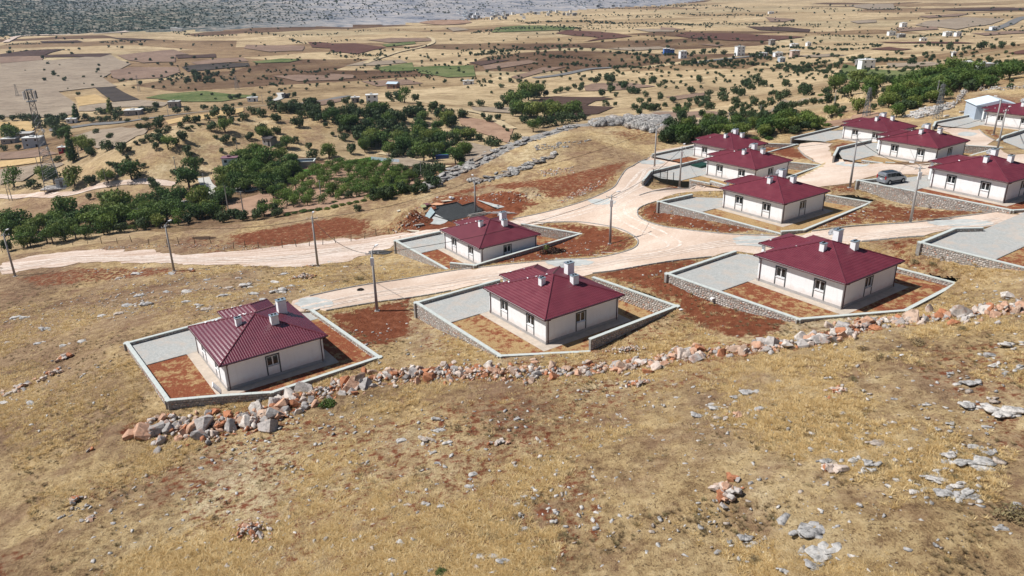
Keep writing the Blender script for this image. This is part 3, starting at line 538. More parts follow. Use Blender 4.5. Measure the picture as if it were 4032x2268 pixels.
drape('road', dpoly(D, J_road), M_gravel, .06, rough=.3)
U_road = [(1090,368),(1335,350),(1285,382),(1290,412),(1302,445),(1360,470),(1500,474),(1660,500),(1950,508),(2000,540),(1940,570),(1610,572),(1462,610),(1452,625),(1230,650),(1000,700),(880,640),(1010,590),(1245,507),(1190,485),(1120,440),(1080,392)]
drape('road', dpoly(A4, U_road), M_gravel, .07, rough=.5)
V_road = [(1970,245),(1985,222),(2240,250),(2262,272),(2380,340),(2330,372),(2400,382),(2440,420),(2480,440),(2640,430),(2640,520),(2560,560),(2400,470),(2250,440),(2180,365),(2190,350),(2080,292),(2000,262)]
drape('road', dpoly(A4, V_road), M_gravel, .06)
M_cem = plain('cement_spill', (.43, .44, .42), .95, .1, 0, .18, .7)
def blob(fn, x, y, w, h, n=46): f = [.62+.5*float(fbm(np.array([math.cos(2*math.pi*i/n)*2.2+x]), np.array([math.sin(2*math.pi*i/n)*2.2+y]), 1.1, 3, 6)[0])+.16*random.random() for i in range(n)]; return [fn(x+w*math.cos(2*math.pi*i/n)*f[i], y+h*math.sin(2*math.pi*i/n)*f[i]) for i in range(n)]
for fn, x, y, w, h in ((D,790,765,48,16),(D,1430,662,60,11),(D,1910,607,70,14),(A4,1440,500,110,20),(A4,110,488,90,16),(A4,2200,300,70,14),(D,2420,562,90,9),(D,1515,508,38,8)):
    drape('cement_patch', [at(p)[:2] for p in blob(fn, x, y, w, h)], M_cem, .085)
M_rut = mat('wheel_rut', lambda t, p: (lambda n: (t.links.new(ramp(t, n.outputs[0], [(.35, (.46, .345, .27)), (.5, (.62, .52, .44)), (.65, (.72, .64, .57))]).outputs[0], p.inputs['Base Color']), setp(p, .95, .1)))(tex(t, 'Noise', 1.6, 7, .75, 'World')))
def ruts(pts, offs, w=.42, seed=0):
    L = smoothline([at(D(*p))[:2] for p in pts], n=12)
    for k, of in enumerate(offs):
        V = []; 
        for i, p in enumerate(L):
            d = np.array(L[min(i+1, len(L)-1)])-np.array(L[max(i-1, 0)]); d = d/(np.linalg.norm(d)+1e-9); nn = np.array([-d[1], d[0]]); o_ = of+(float(fbm(p[:1], p[1:2], 9, 2, seed+k//2)[0])-.5)*1.6; ww = w*(.2+1.4*float(fbm(p[:1], p[1:2], 3, 2, 20+seed+k)[0])**1.3)/2
            for sg in (-1, 1): q = p+nn*(o_+sg*ww); V.append((q[0], q[1], g1(*q)+.082+.002*k))
        mb = MB(); mb.add(V, [(2*i, 2*i+1, 2*i+3, 2*i+2) for i in range(len(L)-1)]); me = mb.mesh('wheel_rut', M_rut)
        if sum(f.normal.z for f in me.polygons) < 0: me.flip_normals()
        link('wheel_rut', me)['kind'] = 'structure'
ruts([(0,677),(100,660),(200,646),(380,646),(560,650),(720,646),(860,622),(1000,602),(1110,582),(1290,558),(1400,540),(1500,512),(1560,480),(1600,445),(1645,415)], (-1.5, .1, -2.6, -1.0), .55)
ruts([(760,775),(950,738),(1130,712),(1280,690),(1440,675),(1560,655),(1680,635),(1790,615),(1880,605),(2050,598),(2200,590),(2350,572),(2520,552)], (-.8, .8, -1.6, .1), .4, 5)
ruts([(1500,640),(1600,640),(1690,620),(1660,590),(1600,565),(1560,540),(1570,510),(1620,490),(1750,475),(1850,470)], (-.8, .8), .45, 9)
ruts([(2000,420),(2100,430),(2200,428),(2330,420),(2420,400),(2440,375)], (-.8, .8, 1.6), .45, 12)
# kerbs: each kerb stone is its own piece
def stone_mesh(name, w, h, d, seed, m, n=14, sub=False):
    rn = random.Random(seed); bm = bmesh.new()
    for i in range(n):
        v = Vector((rn.gauss(0, 1), rn.gauss(0, 1), rn.gauss(0, 1))).normalized(); v = Vector([math.copysign(abs(c)**.6, c) for c in v])
        bm.verts.new((v.x*w/2*rn.uniform(.8, 1), v.y*d/2*rn.uniform(.8, 1), v.z*h/2*rn.uniform(.8, 1)))
    r = bmesh.ops.convex_hull(bm, input=bm.verts); bmesh.ops.delete(bm, geom=list({g for g in r['geom_interior'] if isinstance(g, bmesh.types.BMVert)}), context='VERTS')
    me = bpy.data.meshes.new(name); bm.to_mesh(me); bm.free(); me.materials.append(m); return me
kerb_me = MB().box(-.47, .47, -.07, .07, -.2, .12).mesh('kerb_stone', M_kerb)
KERBS = [(D,[(1290,552),(1400,528),(1480,503),(1540,475),(1562,445),(1600,413),(1632,398)],'grey kerb along the left side of the road below the rocky knoll'),
 (D,[(1345,562),(1450,559),(1540,572),(1590,592),(1605,610),(1585,630),(1500,650),(1400,656),(1240,671),(1130,684),(1000,706),(900,721),(780,746)],'curved kerb round the red soil island beside the middle pole'),
 (D,[(820,783),(958,760),(1126,734)],'kerb between the lower road and the red soil beside the foreground pole'),(D,[(1490,689),(1600,673),(1789,648)],'kerb between the road and the red soil right of the centre house'),
 (D,[(1650,508),(1612,522),(1603,537),(1620,555),(1692,575),(1825,590),(1958,594)],'kerb curving round the red soil below the third-row house'),(D,[(2042,583),(2148,570),(2289,562),(2395,549),(2539,533)],'kerb along the lower edge of the red soil at the right pole'),
 (D,[(2167,609),(2319,596)],'short kerb above the soil behind the right foreground house'),(D,[(1608,493),(1711,476),(1825,466)],'kerb under the small wedge of red soil by the wire gate'),(A4,[(1078,392),(1120,442),(1190,486)],'short curved kerb at the red soil behind the second-row roofs'),
 (A4,[(2235,250),(2262,272),(2378,342)],'kerb beside the red soil in front of the far right house')]
for fn, pts, lab in KERBS:
    L = [at(fn(*p)) for p in pts]; L = smoothline(L, n=8); k = tag(empty('kerb', L[0]), lab, 'kerb', 'kerbs beside the gravel roads'); acc = 0; last = None
    seg = np.array([p[:2] for p in L]); cum = np.r_[0, np.cumsum(np.linalg.norm(np.diff(seg, axis=0), axis=1))]
    for t in np.arange(.5, cum[-1], 1.0):
        x = np.interp(t, cum, seg[:, 0]); y = np.interp(t, cum, seg[:, 1]); x2 = np.interp(t+.3, cum, seg[:, 0]); y2 = np.interp(t+.3, cum, seg[:, 1])
        if x2 == x and y2 == y: continue
        z = g1(x, y)+.07; z2 = g1(2*x2-x, 2*y2-y)+.07; o = link('kerb_stone', kerb_me, k, (x-L[0][0], y-L[0][1], z-L[0][2]+random.uniform(-.01, .01)), (0, -math.atan2(z2-z, 2*math.hypot(x2-x, y2-y)), math.atan2(y2-y, x2-x)))

# ------------------------------------------------------------------ yards
def b_soil(t, p, th=.57):
    n = tex(t, 'Noise', 1.1, 8, .75, 'World'); b = tex(t, 'Noise', .18, 3, .5, 'World'); f = tex(t, 'Noise', 5, 5, .8, 'World', (1.6, .7, 1, .5))
    red = ramp(t, f.outputs[0], [(.3, (.12, .034, .017)), (.5, (.21, .066, .032)), (.72, (.33, .13, .07))]).outputs[0]; st = ramp(t, f.outputs[0], [(.3, (.26, .16, .07)), (.7, (.50, .36, .18))]).outputs[0]
    oi = t.nodes.new('ShaderNodeObjectInfo'); s = mathn(t, 'ADD', mathn(t, 'MULTIPLY', n.outputs[0], .8), mathn(t, 'MULTIPLY', b.outputs[0], .3)); s = mathn(t, 'ADD', s, mathn(t, 'MULTIPLY', oi.outputs['Random'], .06))
    c = mix(t, ramp(t, s, [(th, 0.), (th+.08, .9)]).outputs[0], red, st); t.links.new(c, p.inputs['Base Color']); setp(p, .95, .1); bump(t, p, n.outputs[0], .7, .15)
M_soil = mat('red_garden_soil', lambda t, p: b_soil(t, p, .57)); M_soil2 = mat('grassy_garden_soil', lambda t, p: b_soil(t, p, .475))
def clip(poly, f):
    out = []
    for i, p in enumerate(poly):
        q = poly[(i+1) % len(poly)]; a, b = f(p), f(q)
        if a >= 0: out.append(p)
        if (a >= 0) != (b >= 0): t = a/(a-b); out.append(tuple(p[j]+(q[j]-p[j])*t for j in (0, 1)))
    return out
def flatpoly(name, P, z, m):
    if len(P) < 3: return
    return drape(name, P, m, flat=z, step=50)
for n, P in PLOT.items():
    X, Y, Z, a = HOUSES[n]; a = R(a); lc = [((p[0]-X)*math.cos(a)+(p[1]-Y)*math.sin(a), (p[0]-X)*math.sin(a)-(p[1]-Y)*math.cos(a)) for p in P]
    W = lambda q: [tuple(loc(n, *p)[:2]) for p in q]
    flatpoly('garden_soil', W(lc), Z, M_soil2 if n in 'BDHKIF' else M_soil); flatpoly('paved_yard', W(clip(lc, lambda p: p[0]-10.95)), Z+.03, M_pav)
    ap = clip(clip(clip(lc, lambda p: 10.95-p[0]), lambda p: p[0]+1.15), lambda p: p[1]+1.15); flatpoly('concrete_apron', W(clip(ap, lambda p: 11.4-p[1])), Z+.018, M_apron)
    if n not in 'K':
        e = clip(clip(lc, lambda p: 11.02-p[0]), lambda p: p[0]-10.9); lo = min((p[1] for p in e), default=0)
        if lo < -1.6:
            k = tag(empty('kerb', loc(n, 10.96, -1.2)), {'A': 'dark edging kerb of the leftmost garden', 'B': 'edging kerb of the centre foreground garden', 'C': 'edging kerb of the right foreground garden', 'D': 'edging kerb of the third-row garden by the junction', 'E': 'edging kerb of the small garden behind the foreground pole'}.get(n, 'edging kerb between garden soil and paved yard of an upper house'), 'kerb', 'garden edging kerbs')
            for i in range(int(-lo-1.3)): q = loc(n, 10.96, -1.7-i); link('kerb_stone', kerb_me, k, (q-loc(n, 10.96, -1.2))+np.array([0, 0, -.03]), (0, 0, a+math.pi/2))
drape('paved_yard', dpoly(A4, [(2430,318),(2640,258),(2640,420),(2560,400),(2440,352)]), M_pav, .08)

# ------------------------------------------------------------------ stone boundary walls
ws = [stone_mesh('stone', 1, 1, .5, 100+i, M_stone, 12) for i in range(10)]
WN = {'A': 'the leftmost house', 'B': 'the centre foreground house', 'C': 'the right foreground house', 'D': 'the house behind the junction', 'E': 'the low house left of the middle pole', 'F': 'the second-row house by the wire gate', 'G': 'the rearmost house beside the dark trees',
 'H': 'the upper house behind the parked van', 'I': 'the rear house under the lattice pylon', 'J': 'the house with the parked van', 'K': 'the far right house', 'M': 'the mostly hidden house at the right edge', 'N': 'the empty paved yard at the top right'}
WP = ['garden and yard', 'taller right side', 'low front stretch', 'rear right corner']
def clampf(v, a, b): return max(a, min(b, v))
def tones(me, vals): a = me.attributes.new('tone', 'FLOAT', 'POINT'); a.data.foreach_set('value', np.asarray(vals, np.float32))
class Pile:       # many stones joined into one mesh, each with its own tone
    def __init__(s): s.V = []; s.F = []; s.T = []; s.n = 0
    def add(s, me, mtx, tone):
        v = np.empty(len(me.vertices)*3); me.vertices.foreach_get('co', v); v = v.reshape(-1, 3); Mx = np.array(mtx); s.V.append(v@Mx[:3, :3].T+Mx[:3, 3])
        f = np.empty(len(me.loops), np.int32); me.loops.foreach_get('vertex_index', f); s.F.append(f.reshape(-1, 3)+s.n); s.n += len(v); s.T.append(np.full(len(v), tone))
    def mesh(s, name, m): return npmesh(name, np.concatenate(s.V), np.concatenate(s.F), m, False, {'tone': ('FLOAT', np.concatenate(s.T))})
for n, runs in WRUN.items():
    cen = np.mean(PLOT[n], axis=0) if n in PLOT else None; budget = 300
    for ri, run in enumerate(runs):
        org = Vector(run[0]); 
        kindw = ('garden and yard' if ri == 0 and len(run) > 3 else 'side of the yard' if ri == 0 else 'taller right side' if len(run) > 2 else 'low front stretch')
        if n in 'FH' and ri == 1: kindw = 'left low front stretch'
        if n in 'FH' and ri == 2: kindw = 'right low front stretch'
        w = tag(empty('boundary_wall', run[0]), 'stone wall with pale coping along the '+kindw+' of '+WN[n], 'wall', 'stone plot walls with concrete coping')
        core = MB(); cop_i = 0; cand = []
        for si in range(len(run)-1):
            a, b = run[si].copy(), run[si+1].copy(); d = b-a; Ln = math.hypot(d[0], d[1]); 
            if Ln < .5: continue
            dx, dy = d[0]/Ln, d[1]/Ln; nx, ny = -dy, dx; mid = (a+b)/2
            if cen is not None and (cen[0]-mid[0])*nx+(cen[1]-mid[1])*ny < 0: nx, ny = -nx, -ny
            a[:2] += np.array([nx, ny])*.19; b[:2] += np.array([nx, ny])*.19
            e0 = .19 if si > 0 else 0; e1 = .19 if si < len(run)-2 else 0
            ang = math.atan2(dy, dx); zj = .004*(si % 2)
            t = -e0; nsl = max(1, round((Ln+e0+e1)/1.05)); sl = (Ln+e0+e1)/nsl
            pitch = math.atan2(b[2]-a[2], Ln)
            for k in range(nsl):
                tc = -e0+(k+.5)*sl; x = a[0]+dx*tc; y = a[1]+dy*tc; zt = a[2]+(b[2]-a[2])*clampf(tc/Ln, 0, 1)
                nm = 'coping_slab_mesh_%d' % round(sl*100); me = bpy.data.meshes.get(nm) or MB().box(-sl/2+.006, sl/2-.006, -.21, .21, -.1, 0).mesh(nm, M_cop)
                link('coping_slab', me, w, (x-org.x, y-org.y, zt-org.z+zj+random.uniform(-.004, .004)), (random.uniform(-.006, .006), -pitch, ang+random.uniform(-.006, .006)))
                go = g1(x-nx*.9, y-ny*.9); gi = PADZ[n]; zb = min(go, gi)-.6
                mtx = Matrix.Translation((x-org.x, y-org.y, 0))@Matrix.Rotation(ang, 4, 'Z'); core.box(-sl/2-.001, sl/2+.001, -.15, .15, zb-org.z, zt-.1-org.z, mtx)
            # stones on the faces that look towards the viewpoint side
            for side in (-1, 1):
                fx_, fy_ = nx*side, ny*side; see = (0-mid[0])*fx_+(0-mid[1])*fy_ > 0
                if not see and not (side == -1): continue
                cnt = int(Ln/.27)
                t = .1
                zlow = None
                x0 = a[0]+fx_*.15; y0 = a[1]+fy_*.15
                rows = 0; z = 0
                top0 = min(a[2], b[2])
                for row in range(16):
                    zc_off = .13+row*.235; t = random.uniform(0, .2); any_ = False
                    while t < Ln-.1:
                        wd = random.uniform(.22, .42); tc = t+wd/2; t += wd+.015
                        x = x0+dx*tc; y = y0+dy*tc; zt = a[2]+(b[2]-a[2])*tc/Ln-.1; zc = zt-zc_off+random.uniform(-.03, .03); gl = (PADZ[n] if side == 1 else g1(x-nx*.7, y-ny*.7))
                        if zc < gl-.12 or tc > Ln-.08: continue
                        any_ = True; cand.append((see, x, y, zc, ang, wd, random.uniform(.19, .25)))
                    if not any_: break
        core.build('masonry_core', M_mortar, w)
        if cand:
            small = Pile(); ind = n in 'ABCDEJMF'
            if ind:
                cand.sort(key=lambda c_: (not c_[0], random.random())); 
            nb = min(budget if ind else 0, 300) if len(runs) == 1 else (min(190, budget) if ind else 0)
            for ci, (see, x, y, zc, ang, wd, hh) in enumerate(cand):
                me = random.choice(ws); rz = ang+random.uniform(-.06, .06)+(math.pi if random.random() < .5 else 0)
                if ci < nb and see: link('stone', me, w, (x-org.x, y-org.y, zc-org.z), (0, random.uniform(-.2, .2), rz), (wd, .24, hh)); budget -= 1
                else: small.add(me, Matrix.Translation((x-org.x, y-org.y, zc-org.z))@Matrix.Rotation(rz, 4, 'Z')@Matrix.Rotation(random.uniform(-.2, .2), 4, 'Y')@Matrix.Diagonal((wd, .24, hh, 1)), random.random())
            if small.n: o = link('facing_stones', small.mesh('facing_stones', M_stonej), w); o['kind'] = 'stuff'

# ------------------------------------------------------------------ houses
HA, HBV, OV, EZ, KS = 10.58, 10.3, .45, 3.04, .3625
def L3(u, v, z): return (u, -v, z)
def slope_mesh(name, E0, de, di, L, lo, hi, k=KS):
    ds = .05; dt = .0875; ns = int(round(L/ds)); S_ = np.linspace(0, L, ns+1); V = []; F = []; prev = None
    for i, s_ in enumerate(S_):
        a, b = max(lo(s_), 0), max(hi(s_), 0); j0 = int(math.floor(a/dt)); j1 = int(math.ceil(b/dt)); js = {}
        wv = .046*abs(math.sin(math.pi*s_/.25))**.8
        for j in range(j0, j1+1):
            t = min(max(j*dt, a), b); h = wv+.045*(1-((t+.001)/.35) % 1)
            js[j] = len(V); V.append(L3(E0[0]+de[0]*s_+di[0]*t, E0[1]+de[1]*s_+di[1]*t, EZ+k*t+h+.012))
        if prev:
            ks = sorted(set(js)|set(prev))
            for j in ks[:-1]:
                q = [prev.get(j), js.get(j), js.get(j+1), prev.get(j+1)]; q = [x for x in q if x is not None]
                if len(q) >= 3: F.append(tuple(q))
        prev = js
    me = bpy.data.meshes.new(name); me.from_pydata(V, [], F); me.materials.append(M_roof); me.update()
    fl = sum(p.normal.z for p in list(me.polygons)[:200])
    if fl < 0: me.flip_normals()
    me.polygons.foreach_set('use_smooth', np.ones(len(me.polygons), bool)); me.update(); return me
LU = HA+2*OV; LV = HBV+2*OV; HRUN = LV/2
tri = lambda L: (lambda s_: min(s_, L-s_, HRUN))
RM = [slope_mesh('roof_slope_front_left', (-OV, -OV), (1, 0), (0, 1), LU, lambda s_: 0, tri(LU)), slope_mesh('roof_slope_front_right', (-OV, -OV), (0, 1), (1, 0), LV, lambda s_: 0, tri(LV)),
      slope_mesh('roof_slope_rear_right', (-OV, HBV+OV), (1, 0), (0, -1), LU, lambda s_: 0, tri(LU)), slope_mesh('roof_slope_rear_left', (HA+OV, -OV), (0, 1), (-1, 0), LV, lambda s_: 0, tri(LV))]
PU, PV0, PV1 = 13.3, 3.35, 9.1; PH = (PV1-PV0)/2; PX = PU-(HA+OV)
RM += [slope_mesh('porch_slope_left', (PU, PV0), (-1, 0), (0, 1), PX+PH, lambda s_: max(0, s_-PX), lambda s_: min(s_, PH)), slope_mesh('porch_slope_right', (PU, PV1), (-1, 0), (0, -1), PX+PH, lambda s_: max(0, s_-PX), lambda s_: min(s_, PH)),
       slope_mesh('porch_slope_outer', (PU, PV0), (0, 1), (-1, 0), PV1-PV0, lambda s_: 0, lambda s_: min(s_, PV1-PV0-s_))]
def panel_wall(mb, p0, du, Ln, z0, z1, th, inn, ops):     # wall strip with openings; du along, inn inward (u,v) unit vectors
    def bx_(a, b, c, d):
        if b-a < 1e-4 or d-c < 1e-4: return
        P0 = (p0[0]+du[0]*a, p0[1]+du[1]*a); P1 = (p0[0]+du[0]*b+inn[0]*th, p0[1]+du[1]*b+inn[1]*th)
        mb.box(min(P0[0], P1[0]), max(P0[0], P1[0]), -max(P0[1], P1[1]), -min(P0[1], P1[1]), c, d)
    cur = 0
    for a, b, c, d in sorted(ops): bx_(cur, a, z0, z1); bx_(a, b, z0, c); bx_(a, b, d, z1); cur = b
    bx_(cur, Ln, z0, z1)
def fbox(mb, face, a, b, c, d, o0, o1):     # box on a face: a..b along, c..d height, o0..o1 outward
    if face == 'L': mb.box(a, b, min(o0, o1), max(o0, o1), c, d)                                   # v=0, outward +y
    if face == 'R': mb.box(-max(o0, o1), -min(o0, o1), -b, -a, c, d)
    if face == 'K': mb.box(a, b, -HBV-max(o0, o1), -HBV-min(o0, o1), c, d)
    if face == 'O': mb.box(HA+min(o0, o1), HA+max(o0, o1), -b, -a, c, d)
WINS = [('L', 2.0, 3.42), ('L', 6.86, 8.3), ('R', 4.1, 5.58), ('K', 2.2, 3.5), ('K', 7.0, 8.4), ('O', 1.2, 2.5)]
def chimney(h, u0, u1, v0, v1, zb, zt, dish=False):
    c = MB().box(u0, u1, -v1, -v0, zb, zt).build('chimney', M_white, h)
    MB().box(u0-.05, u1+.05, -v1-.05, -v0+.05, zt, zt+.06).box(u0-.02, u1+.02, -v1-.02, -v0+.02, zt-.05, zt).build('chimney_cap', M_tin, c)
    fl = MB(); cu = (u0+u1)/2
    for k in (.28, .72): v = v0+(v1-v0)*k; fl.bar((cu, -v, zt+.05), (cu, -v, zt+.14), .13, .11, 10)
    fl.build('flue', M_hole, c)
    f_ = MB(); zr = zb
    for a, b in (((u0-.08, v0-.08), (u1+.08, v0-.08)), ((u0-.08, v0-.08), (u0-.08, v1+.08))):
        za = EZ+KS*min(a[0]+OV, a[1]+OV, HBV+OV-a[1], HA+OV-a[0])+.07; zb_ = EZ+KS*min(b[0]+OV, b[1]+OV, HBV+OV-b[1], HA+OV-b[0])+.07; f_.bar((a[0], -a[1], za), (b[0], -b[1], zb_), .045)
    f_.build('flashing', M_roof, c); return c
def make_house():
    h = empty('house', (0, 0, 0))
    wl_ = MB(); zp = .34; zt = EZ-.02
    ops = {f: [(a+.1, b-.1, 1.3, 2.4) for ff, a, b in WINS if ff == f] for f in 'LRKO'}
    ops['O'] = ops['O']+[(5.6, 6.6, zp, 2.4)]
    panel_wall(wl_, (0, 0), (1, 0), HA, zp, zt, .24, (0, 1), ops['L']); panel_wall(wl_, (0, HBV), (1, 0), HA, zp, zt, .24, (0, -1), ops['K'])
    panel_wall(wl_, (0, .24), (0, 1), HBV-.48, zp, zt, .24, (1, 0), [(a-.24, b-.24, c, d) for a, b, c, d in ops['R']]); panel_wall(wl_, (HA, .24), (0, 1), HBV-.48, zp, zt, .24, (-1, 0), [(a-.24, b-.24, c, d) for a, b, c, d in ops['O']])
    wl_.build('wall', M_wallr, h)
    MB().box(-.05, HA+.05, -HBV-.05, .05, -.4, zp-.003).build('plinth', M_plinth, h)
    MB().box(-OV+.03, HA+OV-.03, -HBV-OV+.03, OV-.03, zt+.003, EZ+.03).box(HA+OV, PU-.03, -PV1+.03, -PV0-.03, zt+.003, EZ+.03).build('soffit', M_white, h)
    for f, a, b in WINS:
        w = MB(); fbox(w, f, a, a+.13, zp+.01, 2.53, .002, .035); fbox(w, f, b-.13, b, zp+.01, 2.53, .002, .035); fbox(w, f, a+.13, b-.13, 2.4, 2.53, .002, .035); w = w.build('window', M_trim, h)
        g_ = MB(); fbox(g_, f, a+.13, b-.13, 1.3, 2.4, -.14, -.12); g_.build('pane', M_glass, w)
        fr = MB(); m_ = (a+b)/2
        for p0, p1 in ((a+.12, a+.2), (b-.2, b-.12), (m_-.05, m_+.05)): fbox(fr, f, p0, p1, 1.31, 2.39, -.115, -.06)
        for z0, z1 in ((1.31, 1.38), (2.32, 2.39)): fbox(fr, f, a+.2, m_-.05, z0, z1, -.115, -.062); fbox(fr, f, m_+.05, b-.2, z0, z1, -.115, -.062)
        fr.build('frame', M_frame, w); s_ = MB(); fbox(s_, f, a+.13, b-.13, 1.24, 1.3, -.1, .09); s_.build('sill', M_frame, w)
    d_ = MB(); fbox(d_, 'O', 5.6, 6.6, zp, 2.4, -.12, -.06); d_ = d_.build('door', M_dsteel, h); q = MB(); fbox(q, 'O', 5.7, 5.75, 1.3, 1.5, -.06, .0); q.build('handle', M_galv, d_)
    r0 = link('roof', RM[0], h)
    for me in RM[1:4]: link('roof_slope', me, r0)
    for me in RM[4:]: link('porch_roof_slope', me, r0)
    rc = MB(); ap1 = (5.15, 5.15, EZ+KS*HRUN); ap2 = (HA-5.15, 5.15, EZ+KS*HRUN); up = .07
    V_ = lambda u, v, z: (u, -v, z+up)
    for c_, ap in (((-OV, -OV), ap1), ((-OV, HBV+OV), ap1), ((HA+OV, -OV), ap2), ((HA+OV, HBV+OV), ap2)):
        rc.bar(V_(c_[0], c_[1], EZ), V_(*ap), .085, n=8)
    rc.bar(V_(*ap1), V_(*ap2), .085, n=8); pa = (PU-PH, (PV0+PV1)/2, EZ+KS*PH)
    rc.bar(V_(PU, PV0, EZ), V_(*pa), .08, n=8); rc.bar(V_(PU, PV1, EZ), V_(*pa), .08, n=8); rc.bar(V_(*pa), V_(HA+OV-PH, pa[1], pa[2]), .08, n=8); rc.build('ridge_cap', M_roof, r0)
    gt = MB(); zg = EZ-.02
    cs = [(-OV-.03, -OV-.03), (HA+OV+.03, -OV-.03), (HA+OV+.03, HBV+OV+.03), (-OV-.03, HBV+OV+.03)]
    for i in range(4): a, b = cs[i], cs[(i+1) % 4]; gt.bar((a[0], -a[1], zg), (b[0], -b[1], zg), .055)
    ps = [(HA+OV, PV0-.03), (PU+.03, PV0-.03), (PU+.03, PV1+.03), (HA+OV, PV1+.03)]
    for a, b in zip(ps[:-1], ps[1:]): gt.bar((a[0], -a[1], zg), (b[0], -b[1], zg), .05)
    gt.build('gutter', M_pipe, h)
    for u, v, pu, pv in ((-.07, .28, -OV, .28), (-.07, HBV-.25, -OV, HBV-.25), (HA-.3, -.07, HA-.3, -OV)):
        MB().tube([(pu, -pv, zg), (pu, -pv, zg-.12), (u, -v, zg-.3), (u, -v, .1)], .05, 6).build('downpipe', M_pipe, h)
    chimney(h, 4.68, 5.24, 3.05, 3.65, 3.9, 5.28); chimney(h, 2.9, 3.5, 6.15, 6.95, 3.9, 5.32)
    c3 = chimney(h, 6.15, 6.85, 8.05, 9.0, 3.3, 5.42)
    ds_ = MB(); ctr = Vector((7.15, -8.35, 4.95)); nd = Vector((.35, .75, .55)).normalized(); qx = nd.orthogonal().normalized(); qy = nd.cross(qx); vs = []; 
    for ri_, (rad, dep) in enumerate(((0.02, 0), (.24, .03), (.45, .12))):
        for i in range(16): t = 2*math.pi*i/16; vs.append(ctr+qx*math.cos(t)*rad+qy*math.sin(t)*rad+nd*dep)
    fs = [(r_*16+i, r_*16+(i+1) % 16, (r_+1)*16+(i+1) % 16, (r_+1)*16+i) for r_ in range(2) for i in range(16)]; ds_.add(vs, fs)
    dd = ds_.build('satellite_dish', M_dish, c3, True); sol = dd.modifiers.new('thick', 'SOLIDIFY'); sol.thickness = .02
    MB().bar(ctr, ctr+nd*.55-Vector((0, 0, .25)), .018).bar(ctr, (6.85, -8.3, 4.6), .03).bar(ctr+nd*.5-Vector((0, 0, .25)), ctr+nd*.6-Vector((0, 0, .25)), .045).build('dish_arm', M_galv, c3)
    for v in (PV0+.45, PV1-.45): MB().box(PU-.6, PU-.3, -v-.15, -v+.15, 0, EZ-.04).build('porch_column', M_white, h)
    MB().box(HA+.06, PU-.2, -PV1+.3, -PV0-.3, -.2, .3).box(PU-.2, PU+.12, -7, -5.2, -.2, .15).build('porch_floor', M_plinth, h)
    return h
HL = {'A': 'white house nearest the left edge, maroon roof with pale glossy streaks', 'B': 'white house in the centre foreground just behind the rubble ridge', 'C': 'white house in the right foreground inside a wall with angled front corner',
 'D': 'white house with maroon roof standing inside the wedge of the road junction', 'E': 'small-looking white house left of the middle pole, in front of the rebar slab', 'F': 'white house with a dark green tarp in its yard beside the wire gate',
 'G': 'rearmost white house against the dark trees, its front half hidden by the next roof', 'H': 'white house on the upper row behind the silver van', 'I': 'white house at the back of the upper row below the lattice pylon', 'J': 'white house cut by the right edge, next to the parked silver van',
 'K': 'white house at the top right in front of the blue-white metal shed', 'M': 'white house almost wholly outside the right edge, only a roof corner showing'}
def copy_tree(o, parent=None):
    c = o.copy(); C.objects.link(c); c.parent = parent
    for ch in o.children: copy_tree(ch, c)
    return c
proto = make_house()
for i, n in enumerate('BACEDFGHIJKM'):
    h = proto if i == 0 else copy_tree(proto)
    if n == 'A':
        for r_ in h.children:
            if r_.name.startswith('roof'):
                for q in [r_]+list(r_.children):
                    if 'ridge' in q.name: continue
                    q.material_slots[0].link = 'OBJECT'; q.material_slots[0].material = M_roofA
    X, Y, Z, a = HOUSES[n]; h.location = (X, Y, Z); h.rotation_euler = (0, 0, R(a)); tag(h, HL[n], 'house', 'identical single-storey houses with maroon hipped roofs')

# ------------------------------------------------------------------ rubble ridge of cleared boulders
rk = [stone_mesh('boulder', 1, .78, .95, 300+i, M_rub, 18) for i in range(14)]
sk = [stone_mesh('small_rock', 1, .7, .9, 400+i, M_rubj, 11) for i in range(8)]
RUB = [((545,1690),2.2),((640,1700),3.6),((800,1690),4.2),((950,1668),3.2),((1060,1640),3.4),((1150,1585),3.8),((1220,1560),2.2),((1300,1535),3.0),((1450,1510),3.4),((1560,1482),3.2),((1700,1474),2.8),((1850,1470),2.8),((2000,1472),2.8),((2150,1470),2.6),((2300,1464),2.2),((2450,1445),2.2),((2600,1425),2.4),((2700,1400),3.4),((2780,1392),3.2),((2860,1388),2.2),((2960,1378),1.9),((3060,1370),1.9),((3180,1352),2.0),((3280,1330),2.2),((3400,1285),3.4),((3550,1262),4.0),((3700,1258),4.0),((3850,1240),4.4),((4050,1215),4.6),((4200,1200),4.6)]
rl = [(at(p), w) for p, w in RUB]; P_ = np.array([a for a, w in rl]); Wd = np.array([w for a, w in rl]); cum = np.r_[0, np.cumsum(np.linalg.norm(np.diff(P_[:, :2], axis=0), axis=1))]
ridge = tag(empty('rubble_ridge', tuple(P_[0])), 'long ridge of grey and orange boulders running below the foreground houses', 'stone ridge')
O_ = P_[0]; cnd = []
for t in np.arange(0, cum[-1], .036):
    t += random.uniform(-.1, .1); w = np.interp(t, cum, Wd); i = clampf(np.searchsorted(cum, t), 1, len(cum)-1); d = P_[i]-P_[i-1]; d = d/np.linalg.norm(d[:2]); off = random.gauss(0, .36)*w
    x = np.interp(t, cum, P_[:, 0])-d[1]*off; y = np.interp(t, cum, P_[:, 1])+d[0]*off; e = abs(off)/w; sz = random.choice([.16, .2, .28, .35, .45, .55, .75]) if random.random() > .055 else random.uniform(.9, 1.55)
    if t < 22 and random.random() < .6: sz *= 1.35
    elif w > 3.3 and random.random() < .3: sz *= 1.3
    cnd.append((sz, x, y, e, w))
cnd.sort(key=lambda c_: -c_[0]); small = Pile()
